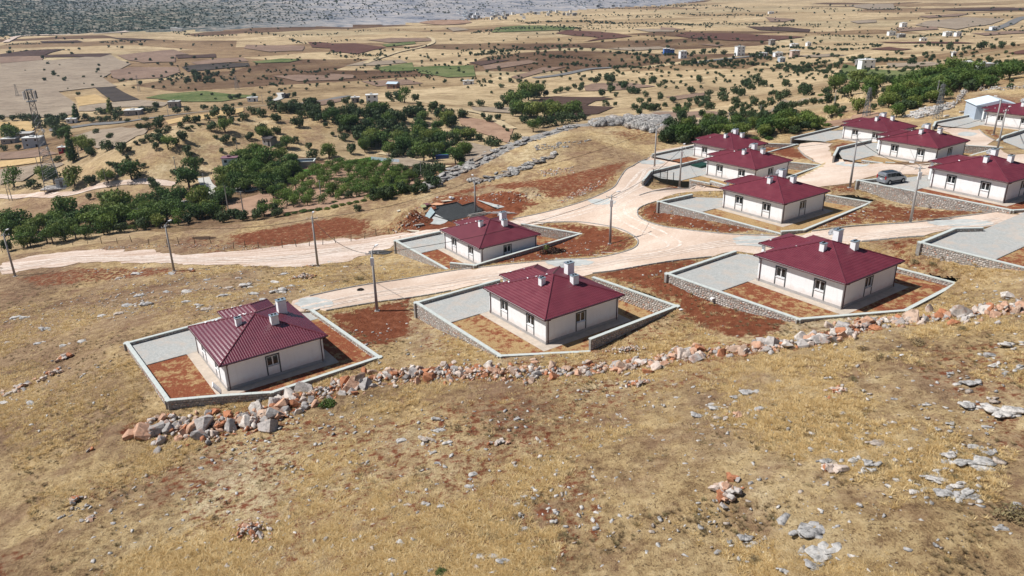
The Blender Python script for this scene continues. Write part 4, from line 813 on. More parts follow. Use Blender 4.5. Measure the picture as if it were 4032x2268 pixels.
for i, (sz, x, y, e, w) in enumerate(cnd):
    z = g1(x, y)+max(0, (.5-e*1.4))*random.uniform(.1, .55)*min(1.3, w/2.6)+sz*.12; rot = (random.uniform(-.9, .9), random.uniform(-.9, .9), random.uniform(0, 6.28)); sc = (sz*random.uniform(.9, 1.35), sz*random.uniform(.75, 1.1), sz*random.uniform(.7, 1.05))
    if i < 300: link('boulder', random.choice(rk), ridge, (x-O_[0], y-O_[1], z-O_[2]), rot, sc)
    else: small.add(random.choice(sk), Matrix.Translation((x-O_[0], y-O_[1], z-O_[2]))@(Matrix.Rotation(rot[2], 4, 'Z')@Matrix.Rotation(rot[0], 4, 'X')@Matrix.Rotation(rot[1], 4, 'Y')@Matrix.Diagonal((*sc, 1))), random.random())
link('small_boulders', small.mesh('small_boulders', M_rubj), ridge)['kind'] = 'stuff'

# heaps of picked stones
def heap(p, lab, n, rx, ry, h, smin, smax, m=M_rubj, meshes=None, cat='stone heap', nbig=0):
    c = at(p); e = tag(empty('stone_heap', c), lab, cat, 'stone heaps on the slope'); pl = Pile(); 
    for k in range(n):
        a = random.uniform(0, 6.28); r_ = abs(random.gauss(0, .5)); x = c[0]+math.cos(a)*r_*rx; y = c[1]+math.sin(a)*r_*ry; sz = random.uniform(smin, smax); z = g1(x, y)+max(0, h*(1-r_))*random.uniform(.3, 1)+sz*.15
        pos = (x-c[0], y-c[1], z-c[2]); rot = (random.uniform(-.6, .6), random.uniform(-.6, .6), random.uniform(0, 6.3)); sc = (sz*1.2, sz*.9, sz*.75)
        if k < nbig: link('stone', random.choice(meshes or rk), e, pos, rot, (sc[0]*1.9, sc[1]*1.7, sc[2]*1.6))
        elif n <= 60: link('stone', random.choice(meshes or rk), e, pos, rot, sc)
        else: pl.add(random.choice(sk), Matrix.Translation(pos)@Matrix.Rotation(rot[2], 4, 'Z')@Matrix.Rotation(rot[0], 4, 'X')@Matrix.Diagonal((*sc, 1)), random.random())
    if pl.n: link('loose_stones', pl.mesh('loose_stones', m), e)['kind'] = 'stuff'
heap(D(630,1340), 'heap of small pinkish stones near the bottom, left of centre', 150, 1.9, 1.5, .55, .14, .4, nbig=4)
heap(D(765,700), 'grey stone heap above the leftmost house beside the road', 130, 2.2, 1.8, .8, .18, .5, nbig=3)
heap(D(1830,1240), 'heap of grey and orange boulders right of centre near the bottom', 40, 1.6, 2.0, .6, .25, .7)
heap(D(1608,968), 'small pile of dark pitted stones with one pale slab just below the ridge', 40, 1.5, .8, .35, .2, .5)
heap(D(2105,985), 'low heap of orange and white stones in the right part of the slope', 34, 1.1, .9, .35, .15, .45)
heap(D(1255,1115), 'short row of orange stones on the grass below the centre of the ridge', 22, 1.5, .5, .2, .2, .45)
heap(D(1350,1108), 'three orange stones lying just right of the orange stone row', 3, .5, .4, .1, .3, .5)
heap(D(190,1262), 'small stone group at the lower left under the trampled ground', 16, .9, .8, .3, .2, .5)
heap(D(225,1310), 'pale stone group at the lower left, below the other group', 14, .9, .6, .2, .2, .5)
heap(D(228,1135), 'two dark-sided stones alone on the left slope', 3, .4, .5, .1, .4, .6)
heap(D(1850,1045), 'loose rubble between the flat limestone blocks right of centre', 12, 1.3, .8, .1, .2, .5)
heap(D(2090,1185), 'dark and orange boulders in a short row at right', 9, 1.0, .8, .2, .4, .9)
heap(D(1310,840), 'rubble heap against the centre house wall near its step', 70, 2.5, 1.0, .3, .12, .35)
heap(D(1575,882), 'spill of pale pinkish rubble beside the centre garden wall', 130, 2.6, 1.0, .3, .12, .34)
heap(D(60,975), 'line of grey boulders on the left slope, lower end', 18, 2.6, 1.2, .2, .3, .8)
heap(D(130,945), 'line of reddish boulders on the left slope, middle', 26, 2.0, 1.6, .3, .25, .7)
heap(D(170,900), 'reddish rock pile on the left slope, upper end', 22, 1.8, 1.4, .4, .3, .8)
heap(D(790,670), 'broken rocks round the foot of the third roadside pole', 16, 2.4, 1.0, .2, .2, .6)
heap(D(485,682), 'dark reddish split rock beside the second roadside pole', 8, 1.5, .6, .3, .4, 1.0)
# grey limestone lying in the grass: one object each
lm = [stone_mesh('rock', 1.2, .6, 1, 500+i, M_lime, 26) for i in range(12)]
rockc = []
for i in range(7):
    pc = Pile()
    for k in range(11): sz = random.uniform(.22, .6); pc.add(random.choice(lm), Matrix.Translation((random.uniform(-.42, .42), random.uniform(-.3, .3), random.uniform(-.06, .22)))@Matrix.Rotation(random.uniform(0, 6.3), 4, 'Z')@Matrix.Rotation(random.uniform(-.35, .35), 4, 'X')@Matrix.Diagonal((sz*1.2, sz*.8, sz*.8, 1)), 0)
    rockc.append(pc.mesh('rock_cluster', M_lime))
BO = [(2440,965,40),(2530,1040,70),(2490,1140,26),(2450,1170,60),(2395,1150,30),(2190,1168,36),(2150,1160,30),(2075,1165,34),(2205,1118,44),(2380,1245,50),(2425,1250,42),(2300,1238,22),(2350,1208,50),(2420,1222,28),(2450,1125,24),(2330,1020,18),(2440,1025,34),(2500,920,26),(2540,870,30),(2490,895,24),(2560,930,28),(2400,1165,20),(2250,1005,16),(1885,990,46),(1850,1000,28),(1800,1030,28),(1790,1018,18),(1755,1050,30),(1805,1052,20),(1910,1030,22),(1880,1360,34),(2040,1345,90),(2075,1395,80),(2050,1430,40),(1975,1440,36),(1885,1375,16),(1565,880,10),(1300,1055,16),(1100,1055,18),(1060,1100,16),(1010,1110,24),(1100,1085,26),(1080,1110,34),(1125,1115,22),(1090,1140,18),(1100,1165,14),(1190,1195,22),(1180,1225,20),(1010,1365,22),(1070,1270,26),(1030,1270,14),(1110,1275,18),(1240,1400,24),(1210,1400,20),(1270,1415,26),(1300,1270,16),(1320,1250,12),(1410,1225,12),(1330,1380,10),(640,1130,10),(1040,1240,14),(1320,1330,14),(1440,1150,12),(25,992,30),(80,1015,20),(10,1015,22),(110,830,26),(40,800,20),(205,860,16),(95,865,14),(320,770,22),(370,768,30),(470,735,22),(500,770,26),(520,705,14),(575,725,20),(470,760,20),(620,722,30),(690,712,24),(715,690,18),(640,740,22),(700,735,30),(560,745,24),(520,780,24),(735,720,16),(430,690,16),(340,690,18),(300,700,14),(350,745,20),(60,800,16),(20,862,14),(420,735,14),(600,700,14),(660,755,18),(830,660,12),(870,672,12),(300,790,20),(255,795,14),(160,870,16)]
BO += [(2235,1090,14),(2480,1075,18),(2120,1040,12),(2390,940,16),(2300,960,12),(1960,960,12),(1700,1000,10),(1500,1290,12),(1560,1160,10),(1760,1110,14),(900,1230,10),(760,1180,10),(860,1050,10),(2560,1270,20),(2520,1330,22),(2200,1310,14),(2290,1130,14)]
OUTC = {(2440,965):'grey limestone outcrop at the right, half sunk in grass below the ridge',(2530,1040):'large dark-sided boulder cut by the right edge',(2450,1170):'broad pale flat-topped boulder near the right edge',(2040,1345):'long cracked limestone shelf near the bottom right',(2075,1395):'second long limestone shelf at the bottom right',(2190,1168):'rounded pale boulder right of the dark pair',(2205,1118):'flat fractured rock plate above the pale boulders at right',
 (2395,1150):'dark rounded boulder left of the broad pale one',(2490,1140):'small rounded boulder above the broad pale one',(2380,1245):'flat white slab of the lower right rock group',(2425,1250):'pitted rock right of the flat white slab',(2350,1208):'layered rock above the flat white slab',(1885,990):'long low limestone ledge right of centre',(1755,1050):'low pale triangular rock right of centre',(1880,1360):'pair-like blue-grey rock at the bottom, right of centre',
 (1080,1110):'flattest long pale rock plate on the centre slope',(1100,1085):'dark-sided rock on the centre slope',(1010,1110):'pitted pale rock at the left of the centre slope group',(370,768):'grey rock hump above the leftmost house, upper left',(620,722):'tall grey rock behind the leftmost house roof',(25,992):'grey boulder at the left edge',(1070,1270):'dark blocky rock on the lower centre slope',(1240,1400):'pale rock at the bottom centre',(1270,1415):'two-humped pale rock at the bottom centre'}
for x, y, w in BO:
    c = at(D(x, y)); r = math.hypot(*c[:2], CAMZ-c[2]); wm = w*1.565*r/FP; big = w >= 40
    e = link('rock', random.choice(rockc if w >= 26 else lm), None, (c[0], c[1], c[2]+wm*.02), (random.uniform(-.15, .15), random.uniform(-.15, .15), random.uniform(-.5, .5)), (wm*1.1, wm*random.uniform(.6, .95), wm*random.uniform(.55, .85)*(0.7 if big else 1)))
    tag(e, OUTC.get((x, y), 'small grey rock lying loose in the dry grass of the slope'), 'rock', 'grey rocks in the dry grass')

sat = Pile()
for x, y, w in BO:
    c = at(D(x, y)); wm = w*1.565*math.hypot(*c[:2], CAMZ-c[2])/FP
    for k in range(random.randint(2, 6)):
        a = random.uniform(0, 6.28); q = (c[0]+math.cos(a)*wm*random.uniform(.5, 1.3), c[1]+math.sin(a)*wm*random.uniform(.4, 1.2)); sz = wm*random.uniform(.15, .5)
        sat.add(random.choice(sk), Matrix.Translation((q[0], q[1], g1(*q)))@Matrix.Rotation(random.uniform(0, 6), 4, 'Z')@Matrix.Rotation(random.uniform(-.5, .5), 4, 'X')@Matrix.Diagonal((sz*1.3, sz, sz*.6, 1)), random.random())
tag(link('rock_fragments', sat.mesh('rock_fragments', M_limej)), 'broken limestone fragments lying round the larger rocks', 'stones', None, 'stuff')
# small stones everywhere and limestone rubble of the knoll
def scatter(name, n, fn, smin, smax, m, lab, cat, meshes=sk, flat=.6):
    pl = Pile()
    for k in range(n):
        q = fn()
        if q is None: continue
        x, y = q; sz = smin+(smax-smin)*random.random()**3; z = g1(x, y); pl.add(random.choice(meshes), Matrix.Translation((x, y, z+sz*.1))@Matrix.Rotation(random.uniform(0, 6.3), 4, 'Z')@Matrix.Rotation(random.uniform(-.4, .4), 4, 'X')@Matrix.Diagonal((sz*1.2, sz*.9, sz*flat, 1)), random.random())
    o = link(name, pl.mesh(name, m)); tag(o, lab, cat, None, 'stuff'); return o
allplots = list(PLOT.values()); ROADP = [dpoly(D, E_track), dpoly(D, J_road), dpoly(A4, U_road)]
def free(x, y, roads=True):
    X = np.array([x]); Y = np.array([y])
    for P in allplots:
        if inpoly(X, Y, P)[0]: return False
    if roads:
        for P in ROADP:
            if inpoly(X, Y, P)[0]: return False
    return True
def rnd_slope():
    y = random.uniform(30, 125); x = random.uniform(-.72, .72)*y*1.02; 
    if fbm(np.array([x]), np.array([y]), 14, 3, 8)[0] < random.uniform(.35, .62): return None
    return (x, y) if free(x, y) else None
scatter('loose_stones', 14000, rnd_slope, .07, .5, M_limej, 'small loose stones strewn over the dry hillside', 'stones')
def inpix(fn, pts):
    P = pts; xs = [p[0] for p in P]; ys = [p[1] for p in P]
    def f():
        for _ in range(30):
            x = random.uniform(min(xs), max(xs)); y = random.uniform(min(ys), max(ys))
            if inpoly(np.array([x]), np.array([y]), P)[0]: return at(fn(x, y))[:2]
    return f
pit = [stone_mesh('outcrop_block', 1.3, .8, .9, 600+i, M_limej, 30) for i in range(14)]
scatter('rocky_outcrop', 900, inpix(D, [(1480,318),(1500,300),(1560,294),(1640,294),(1685,305),(1690,335),(1640,331),(1560,313)]), .8, 4.5, M_crag, 'grey limestone outcrop crowning the far end of the knoll', 'rocks', pit, .75)
scatter('rocky_outcrop', 200, inpix(D, [(1045,478),(1120,430),(1200,392),(1280,358),(1380,330),(1480,302),(1480,313),(1400,338),(1300,370),(1230,406),(1130,452),(1060,482)]), .25, 2.4, M_crag, 'pale limestone band along the crest of the knoll', 'rocks', pit, .28)
scatter('rocky_outcrop', 120, inpix(D, [(1190,455),(1300,420),(1395,385),(1400,395),(1300,440),(1200,465)]), .2, 2.4, M_crag, 'pale limestone streak across the knoll slope behind the fifth pole', 'rocks', pit, .25)
scatter('rocky_outcrop', 120, inpix(D, [(1340,365),(1440,355),(1500,350),(1420,372),(1350,378)]), .2, .9, M_crag, 'thin limestone streak high on the golden knoll', 'rocks', pit, .5)
scatter('roadside_rubble', 260, inpix(D, [(1400,505),(1450,480),(1500,455),(1530,450),(1490,480),(1420,512)]), .15, .6, M_rubj, 'pinkish rubble band beside the bending road kerb', 'stones', sk, .6)
scatter('roadside_rubble', 260, inpix(D, [(1350,430),(1440,420),(1445,438),(1360,445)]), .15, .7, M_rubj, 'mixed rubble on the knoll foot below the golden grass', 'stones', sk, .6)
scatter('trackside_rubble', 420, inpix(D, [(240,622),(420,612),(560,616),(700,622),(700,632),(560,628),(420,622),(250,632)]), .12, .5, M_rubj, 'reddish rubble verge between fence and dirt track', 'stones', sk, .6)
scatter('pile_stones', 420, inpix(D, [(985,580),(1010,545),(1060,515),(1110,505),(1200,482),(1340,478),(1370,500),(1300,512),(1120,510),(1070,540),(1060,585),(1000,600)]), .1, .6, M_rubj, 'stones in the red spoil heaps round the rebar slab', 'stones', sk, .7)

# ------------------------------------------------------------------ poles and cables
def pole_h(base, topy):
    P = at(base); lo, hi = 3, 60
    for _ in range(30):
        m_ = (lo+hi)/2; w = P+np.array([0, 0, m_-CAMZ]); d = w[1]*math.cos(TH)-w[2]*math.sin(TH); u = w[2]*math.cos(TH)+w[1]*math.sin(TH); Y = (-w[0]*math.sin(RO)+u*math.cos(RO))/d; py = 1134-FP*Y
        if py > topy: lo = m_
        else: hi = m_
    return P, m_
def make_pole(base, topy, lab, arm=0., lamp=0., box=False, cross=True):
    P, h = pole_h(base, topy); h = clampf(h, 6.5, 10.5); e = tag(empty('utility_pole', P), lab, 'utility pole', 'concrete utility poles of the estate')
    MB().bar((0, 0, -.5), (0, 0, h), .2, .115, 8).build('shaft', M_pole, e, True)
    if cross:
        c = MB(); dx, dy = math.cos(arm)*.75, math.sin(arm)*.75; c.bar((-dx, -dy, h-.35), (dx, dy, h-.35), .045, n=4); c = c.build('crossarm', M_galv, e)
        for k in (-1, -.35, .35, 1): MB().bar((dx*k, dy*k, h-.33), (dx*k, dy*k, h-.12), .05, .035).build('insulator', M_frame, e)
    if lamp is not None:
        lx, ly = math.cos(lamp), math.sin(lamp); a = MB().tube([(0, 0, h-.1), (lx*.5, ly*.5, h+.25), (lx*.9, ly*.9, h+.35)], .035).build('lamp_arm', M_galv, e)
        hd = MB(); mtx = Matrix.Translation((lx*1.15, ly*1.15, h+.36))@Matrix.Rotation(lamp, 4, 'Z'); hd.box(-.3, .3, -.13, .13, -.06, .07, mtx); hd.build('lamp_head', M_frame, a)
    if box:
        MB().box(-.22, .22, -.32, -.14, h-1.75, h-.75).build('meter_box', M_frame, e)
    MB().box(-.3, .3, -.3, .3, -.3, .06).build('footing', M_plinth, e)
    return (P[0], P[1], P[2]+h-.3)
PT = {}
for k, b, t, lab, arm, lamp, box in [(1,(60,1088),920,'concrete pole with lamp at the left edge beside the dirt track',.5,1.5,False),(2,(686,1068),885,'leaning-looking pole standing below the dirt track, second from the left edge',1.2,1.2,False),(3,(1252,1049),853,'pole with lamp at the track, third from the left edge',.2,1.6,False),
 (4,(1485,1224),989,'pole with meter box in the red soil between the two foreground houses',.1,1.2,True),(5,(1873,836),703,'pole standing behind the rebar slab with a stay wire',.4,1.9,False),(6,(2402,960),767,'pole on the rounded soil island in the middle of the junction',-.3,.4,True),
 (7,(2577,657),500,'slim lamp pole at the bend beside the knoll',.3,.3,False),(8,(2675,739),579,'pole with box in front of the paved yard by the wire gate',.3,1.0,True),(9,(3346,739),540,'pole at the upper road left of the silver van',.1,1.0,False),(10,(3584,877),654,'pole with meter box at the kerb right of the junction',.1,2.4,True),
 (11,(3912,531),387,'tall thin pole at the top right, left of the pair',.6,2.3,False),(12,(3927,590),430,'pole with lamp at the top right, right of the pair',.5,.6,False)]:
    PT[k] = make_pole(b, t, lab, arm, lamp, box, k != 7)
def cable(a, b, sag, lab, r=.032, cat='cable'):
    a = Vector(a); b = Vector(b); pts = [a.lerp(b, t)-Vector((0, 0, sag*4*t*(1-t))) for t in [i/14 for i in range(15)]]
    m_ = MB(); o_ = a.copy(); m_.tube([p-o_ for p in pts], r, 4); o = m_.build('cable', M_wire); o.location = o_; tag(o, lab, cat, 'overhead cables')
NMP = {1:'left edge pole',2:'second track pole',3:'third track pole',4:'foreground pole',5:'pole behind the slab',6:'junction pole',7:'bend pole',8:'gate pole',9:'upper road pole',10:'kerb pole',11:'tall thin pole',12:'top right lamp pole'}
for a, b, s_ in [(1,2,1.0),(2,3,.9),(3,5,1.0),(5,7,1.2),(4,6,1.1),(6,8,.9),(8,9,.9),(9,10,.7),(9,12,1.2),(11,12,.4),(3,4,1.4)]: cable(PT[a], PT[b], s_, 'dark overhead cable from the %s to the %s' % (NMP[a], NMP[b]))
lf = at((-300, 1090)); cable(PT[1], (lf[0], lf[1], lf[2]+8), .8, 'dark overhead cable leaving the left edge pole out of frame')
cable(PT[12], loc('K', 10, 8, 4), .6, 'service cable from the top right lamp pole to the far right house'); cable(PT[9], loc('H', 9, 9, 4.2), .6, 'service cable from the upper road pole to the house behind the van'); 
cable(PT[5], loc('E', 12.5, 7, 3.2), .2, 'slanting service cable behind the low house left of the middle pole', .018); cable(PT[8], loc('F', 10, -3.4, .5), .2, 'stay wire slanting down from the gate pole into the yard', .02)

# ------------------------------------------------------------------ rebar slab and building materials
c7 = crop(1500, 660, 1/3.22)
sp = [at(c7(*p)) for p in [(565,580),(720,520),(700,490),(960,440),(1030,480),(1170,440),(1460,545),(1330,600),(1180,625),(1060,660),(920,700),(860,670)]]
zs = float(np.mean([p[2] for p in sp]))+.35; O_ = np.array([sp[0][0], sp[0][1], zs])
sl = tag(empty('foundation_slab', O_), 'dark foundation slab covered with a rebar mesh, behind the low house', 'foundation slab')
def prism(name, pts, z0, z1, m, parent=None, org=(0, 0, 0)):
    n = len(pts); mb = MB(); V = [(p[0]-org[0], p[1]-org[1], z) for z in (z0-org[2], z1-org[2]) for p in pts]; mb.add(V, [tuple(range(n))[::-1], tuple(range(n, 2*n))]+[(i, (i+1) % n, n+(i+1) % n, n+i) for i in range(n)])
    return mb.build(name, m, parent)
spp = [un(c7(*p), zs)[:2] for p in [(565,580),(720,520),(700,490),(960,440),(1030,480),(1170,440),(1460,545),(1330,600),(1180,625),(1060,660),(920,700),(860,670)]]
M_mesh = plain('damp_dark_concrete', (.20, .215, .225), .8, .2, 0, .35, 1.2)
prism('slab', spp, zs-1.2, zs-.12, M_mesh, sl, O_)
for i in range(len(spp)):
    a = spp[i]; b = spp[(i+1) % len(spp)]; MB().bar((a[0]-O_[0], a[1]-O_[1], 0), (b[0]-O_[0], b[1]-O_[1], 0), .13, n=4).build('edge_board', M_dsteel, sl)
cx = np.mean([p[0] for p in spp]); cy = np.mean([p[1] for p in spp]); ra = MB(); rb = MB(); xs_ = []
for fam, angd in ((0, 35), (1, 125)):
    ca, sa = math.cos(R(angd)), math.sin(R(angd))
    for o_ in np.arange(-14, 14, .36):
        pts = []
        for i in range(len(spp)):
            a = spp[i]; b = spp[(i+1) % len(spp)]; da = -(a[0]-cx)*sa+(a[1]-cy)*ca-o_; db = -(b[0]-cx)*sa+(b[1]-cy)*ca-o_
            if (da > 0) != (db > 0): t = da/(da-db); pts.append((a[0]+(b[0]-a[0])*t, a[1]+(b[1]-a[1])*t))
        pts.sort()
        for p, q in zip(pts[::2], pts[1::2]): (ra if fam == 0 else rb).bar((p[0]-O_[0], p[1]-O_[1], -.04-.03*fam), (q[0]-O_[0], q[1]-O_[1], -.04-.03*fam), .045, n=3)
ra.v += rb.v and []; o = ra.build('rebar_mesh', M_dsteel, sl); o['kind'] = 'stuff'; o = rb.build('rebar_mesh', M_dsteel, sl); o['kind'] = 'stuff'
M_ply = plain('orange_plywood', (.62, .34, .20), .8, .2); M_plyp = plain('pale_board', (.56, .50, .40), .85, .2, 0, .15, 2); M_blue = plain('weathered_blue_board', (.34, .42, .43), .8, .2, 0, .2, 2); M_grn = plain('olive_sheet', (.30, .31, .16), .8, .2); M_sack = plain('white_sack', (.62, .64, .68), .8, .2, 0, .3, 6); M_wood = plain('grey_timber', (.35, .33, .30), .9, .1, 0, .25, 3)
def board(fn, pts, m, lab, name='board', cat='board', th=.06, lift=.12, tilt=None):
    P = [at(fn(*p)) for p in pts]; c = np.mean(P, axis=0); mb = MB(); n = len(P); zz = [g1(p[0], p[1])+lift for p in P]; zm = sum(zz)/n
    V = [(p[0]-c[0], p[1]-c[1], (tilt[i] if tilt else 0)+zm+d-c[2]) for d in (0, th) for i, p in enumerate(P)]; mb.add(V, [tuple(range(n))[::-1], tuple(range(n, 2*n))]+[(i, (i+1) % n, n+(i+1) % n, n+i) for i in range(n)])
    o = mb.build(name, m); o.location = c; tag(o, lab, cat); return o
board(c7, [(630,485),(700,445),(800,460),(770,480),(700,492)], M_ply, 'orange plywood sheet leaning at the upper left edge of the rebar slab')
board(c7, [(755,438),(870,405),(910,420),(800,450)], M_plyp, 'pale board lying above the orange sheet')
board(c7, [(500,515),(560,495),(580,530),(520,545)], M_grn, 'olive green sheet on the red spoil heap', lift=.5)
board(c7, [(530,490),(580,470),(630,480),(570,515)], plain('maroon_sheet', (.16, .06, .07), .6, .3), 'maroon sheet beside the olive one on the spoil heap', lift=.4)
board(c7, [(545,610),(640,600),(690,640),(600,655),(550,640)], M_blue, 'weathered blue-grey panels left of the rebar slab', lift=.35)
board(c7, [(200,555),(240,540),(250,555),(210,568)], M_plyp, 'small pale board in the grass left of the spoil heap')
board(c7, [(430,745),(540,722),(550,738),(440,762)], M_wood, 'grey plank pile by the track below the spoil heap', lift=.15, th=.2)
board(c7, [(330,815),(480,800),(490,815),(400,825)], M_plyp, 'long grey board flat on the track edge', lift=.1, th=.1)
board(c7, [(1215,440),(1400,450),(1580,490),(1480,530)], M_cem, 'pale concrete strip right of the rebar slab', 'concrete_strip', 'concrete strip')
board(c7, [(600,690),(690,640),(850,680),(780,720),(650,718)], M_cem, 'pale concrete strip left of the rebar slab', 'concrete_strip', 'concrete strip')
tp = tag(empty('timber_stack', at(c7(1240,620))), 'stack of grey formwork planks in front of the rebar slab', 'timber stack'); pO = at(c7(1240,620))
for k in range(12):
    L_ = random.uniform(3.2, 4.6); MB().box(-L_/2, L_/2, -.11, .11, 0, .07, Matrix.Translation((random.uniform(-.3, .5), (k % 4)*.27-.4, .15+(k//4)*.16))@Matrix.Rotation(R(28)+random.uniform(-.06, .06), 4, 'Z')).build('plank', M_wood if k % 3 else M_plyp, tp)
tp = tag(empty('timber_stack', at(c7(1560,585))), 'thin white battens lying by the road right of the slab', 'timber stack')
for k in range(5): MB().box(-2.4, 2.4, -.06, .06, 0, .06, Matrix.Translation((random.uniform(-.5, .5), k*.2-.4, .15+.07*(k % 2)))@Matrix.Rotation(random.uniform(-.12, .02), 4, 'Z')).build('plank', M_frame if k % 2 else M_wood, tp)
# white sacks bundled at the spoil edge
sk_ = tag(empty('sack_bundle', at(c7(900,400))), 'small heap of white and blue sacks at the edge of the red spoil', 'sacks')
for k in range(6): link('sack', stone_mesh('sack', 1, .6, .7, 800+k, M_sack, 30), sk_, (random.uniform(-.5, .5), random.uniform(-.3, .3), .2+.15*(k//3)), (random.uniform(-.5, .5), 0, random.uniform(0, 3)), (.7, .6, .7))

# ------------------------------------------------------------------ wire gate, yard bits
ga = [at(A4(*p)) for p in [(118,618),(212,637),(252,640)]]; ga = [at(A4(118,618)), at(A4(165,628)), at(A4(212,637)), at(A4(252,641))]
g_ = tag(empty('wire_gate', ga[0]), 'dark steel wire gate and posts beside the stone wall end', 'gate')
for i, p in enumerate(ga): q = p-ga[0]; MB().bar((q[0], q[1], -.2), (q[0], q[1], 2.5 if i < 3 else 2.1), .07, n=6).build('post', M_dsteel, g_)
for i in range(2):
    a, b = ga[i]-ga[0], ga[i+1]-ga[0]
    for z in (.2, 1.3, 2.4): MB().bar((a[0], a[1], a[2]+z), (b[0], b[1], b[2]+z), .035, n=4).build('rail', M_dsteel, g_)
wm_ = MB()
for i in range(2):
    a, b = ga[i]-ga[0], ga[i+1]-ga[0]
    for k in range(1, 12): t = k/12; x, y, z = a+(b-a)*t; wm_.bar((x, y, z+.2), (x, y, z+2.4), .008, n=3)
    for k in range(1, 12): z = .2+k*.19; wm_.bar((a[0], a[1], a[2]+z), (b[0], b[1], b[2]+z), .008, n=3)
wm_.build('wire_mesh', M_dsteel, g_)['kind'] = 'stuff'
M_tarp = plain('dark_green_tarp', (.012, .05, .035), .6, .3)
tq = un(A4(440,508), 4.5); t_ = tag(link('tarp', None, None, tq), 'dark green tarpaulin sheet in the yard of the house by the gate', 'tarpaulin'); MB().box(-1.6, 1.6, -1.3, 1.3, 0, .22, Matrix.Rotation(R(35), 4, 'Z')).build('sheet', M_tarp, t_); MB().box(-1.4, 1.5, -1.1, .9, .22, .34, Matrix.Rotation(R(38), 4, 'Z')).build('fold', M_tarp, t_)
pA = loc('A', .4, -.6, .0); bd = MB().box(-.5, .5, -.05, .05, 0, 1.1, Matrix.Rotation(-.6, 4, 'X')).build('board', M_frame); bd.location = pA; bd.rotation_euler = (0, 0, R(110)); tag(bd, 'white board leaning on the front corner of the leftmost house', 'board')
# pile of dry cuttings on the soil island
def tuftmesh(name, n, r, h, m, seed, w=.03, curl=.4):
    rn = np.random.default_rng(seed); V = []; F = []; T = []
    for k in range(n):
        a = rn.uniform(0, 6.28); rad = r*abs(rn.normal(0, .45)); b = np.array([math.cos(a)*rad, math.sin(a)*rad, -.02]); d = np.array([math.cos(a)+rn.normal(0, .5), math.sin(a)+rn.normal(0, .5), 0])*curl*h*rn.uniform(.3, 1.2); tip = b+d+np.array([0, 0, h*rn.uniform(.5, 1.1)]); s_ = np.array([-d[1], d[0], 0]); s_ = s_/(np.linalg.norm(s_)+1e-6)*w
        i = len(V); V += [b-s_, b+s_, tip]; F.append((i, i+1, i+2)); T += [rn.random()]*3
    return npmesh(name, V, F, m, False, {'tone': ('FLOAT', T)})
def leafcloud(name, lobes, n, size, m, seed, squash=1.0):
    rn = np.random.default_rng(seed); V = []; F = []; T = []; w = np.array([l[3]**2 for l in lobes]); w = w/w.sum()
    for k in range(n):
        l = lobes[rn.choice(len(lobes), p=w)]; d = rn.normal(size=3); d /= np.linalg.norm(d); rad = l[3]*rn.uniform(.55, 1.06)
        c = np.array(l[:3])+d*rad*np.array([1, 1, .78*squash]); nrm = d+rn.normal(size=3)*.55; nrm /= np.linalg.norm(nrm); u = np.cross(nrm, [0, 0, 1.]); u /= np.linalg.norm(u)+1e-6; v = np.cross(nrm, u); s_ = size*rn.uniform(.6, 1.3); a = rn.uniform(0, 3.1); u, v = u*math.cos(a)+v*math.sin(a), v*math.cos(a)-u*math.sin(a)
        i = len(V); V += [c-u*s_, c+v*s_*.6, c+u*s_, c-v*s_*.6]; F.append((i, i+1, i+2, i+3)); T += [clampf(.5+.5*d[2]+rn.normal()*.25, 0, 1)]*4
    return npmesh(name, V, F, m, False, {'tone': ('FLOAT', T)})
ip = at(D(1393,636)); cu = tag(empty('cuttings_heap', ip), 'dark heap of dry vine cuttings on the soil island by the junction', 'brushwood heap')
link('twigs', leafcloud('twigs', [(-1.2, 0, .1, .9), (0, 0, .3, 1.1), (1.2, .1, .1, .9), (.5, -.3, .2, 1)], 900, .16, plain('dark_twigs', (.055, .035, .028), .9, .1, 0, .4, 8), 5, .6), cu)
link('green_sprig', leafcloud('green_sprig', [(-1.0, .9, .5, .5)], 60, .14, M_leaf, 6), cu)

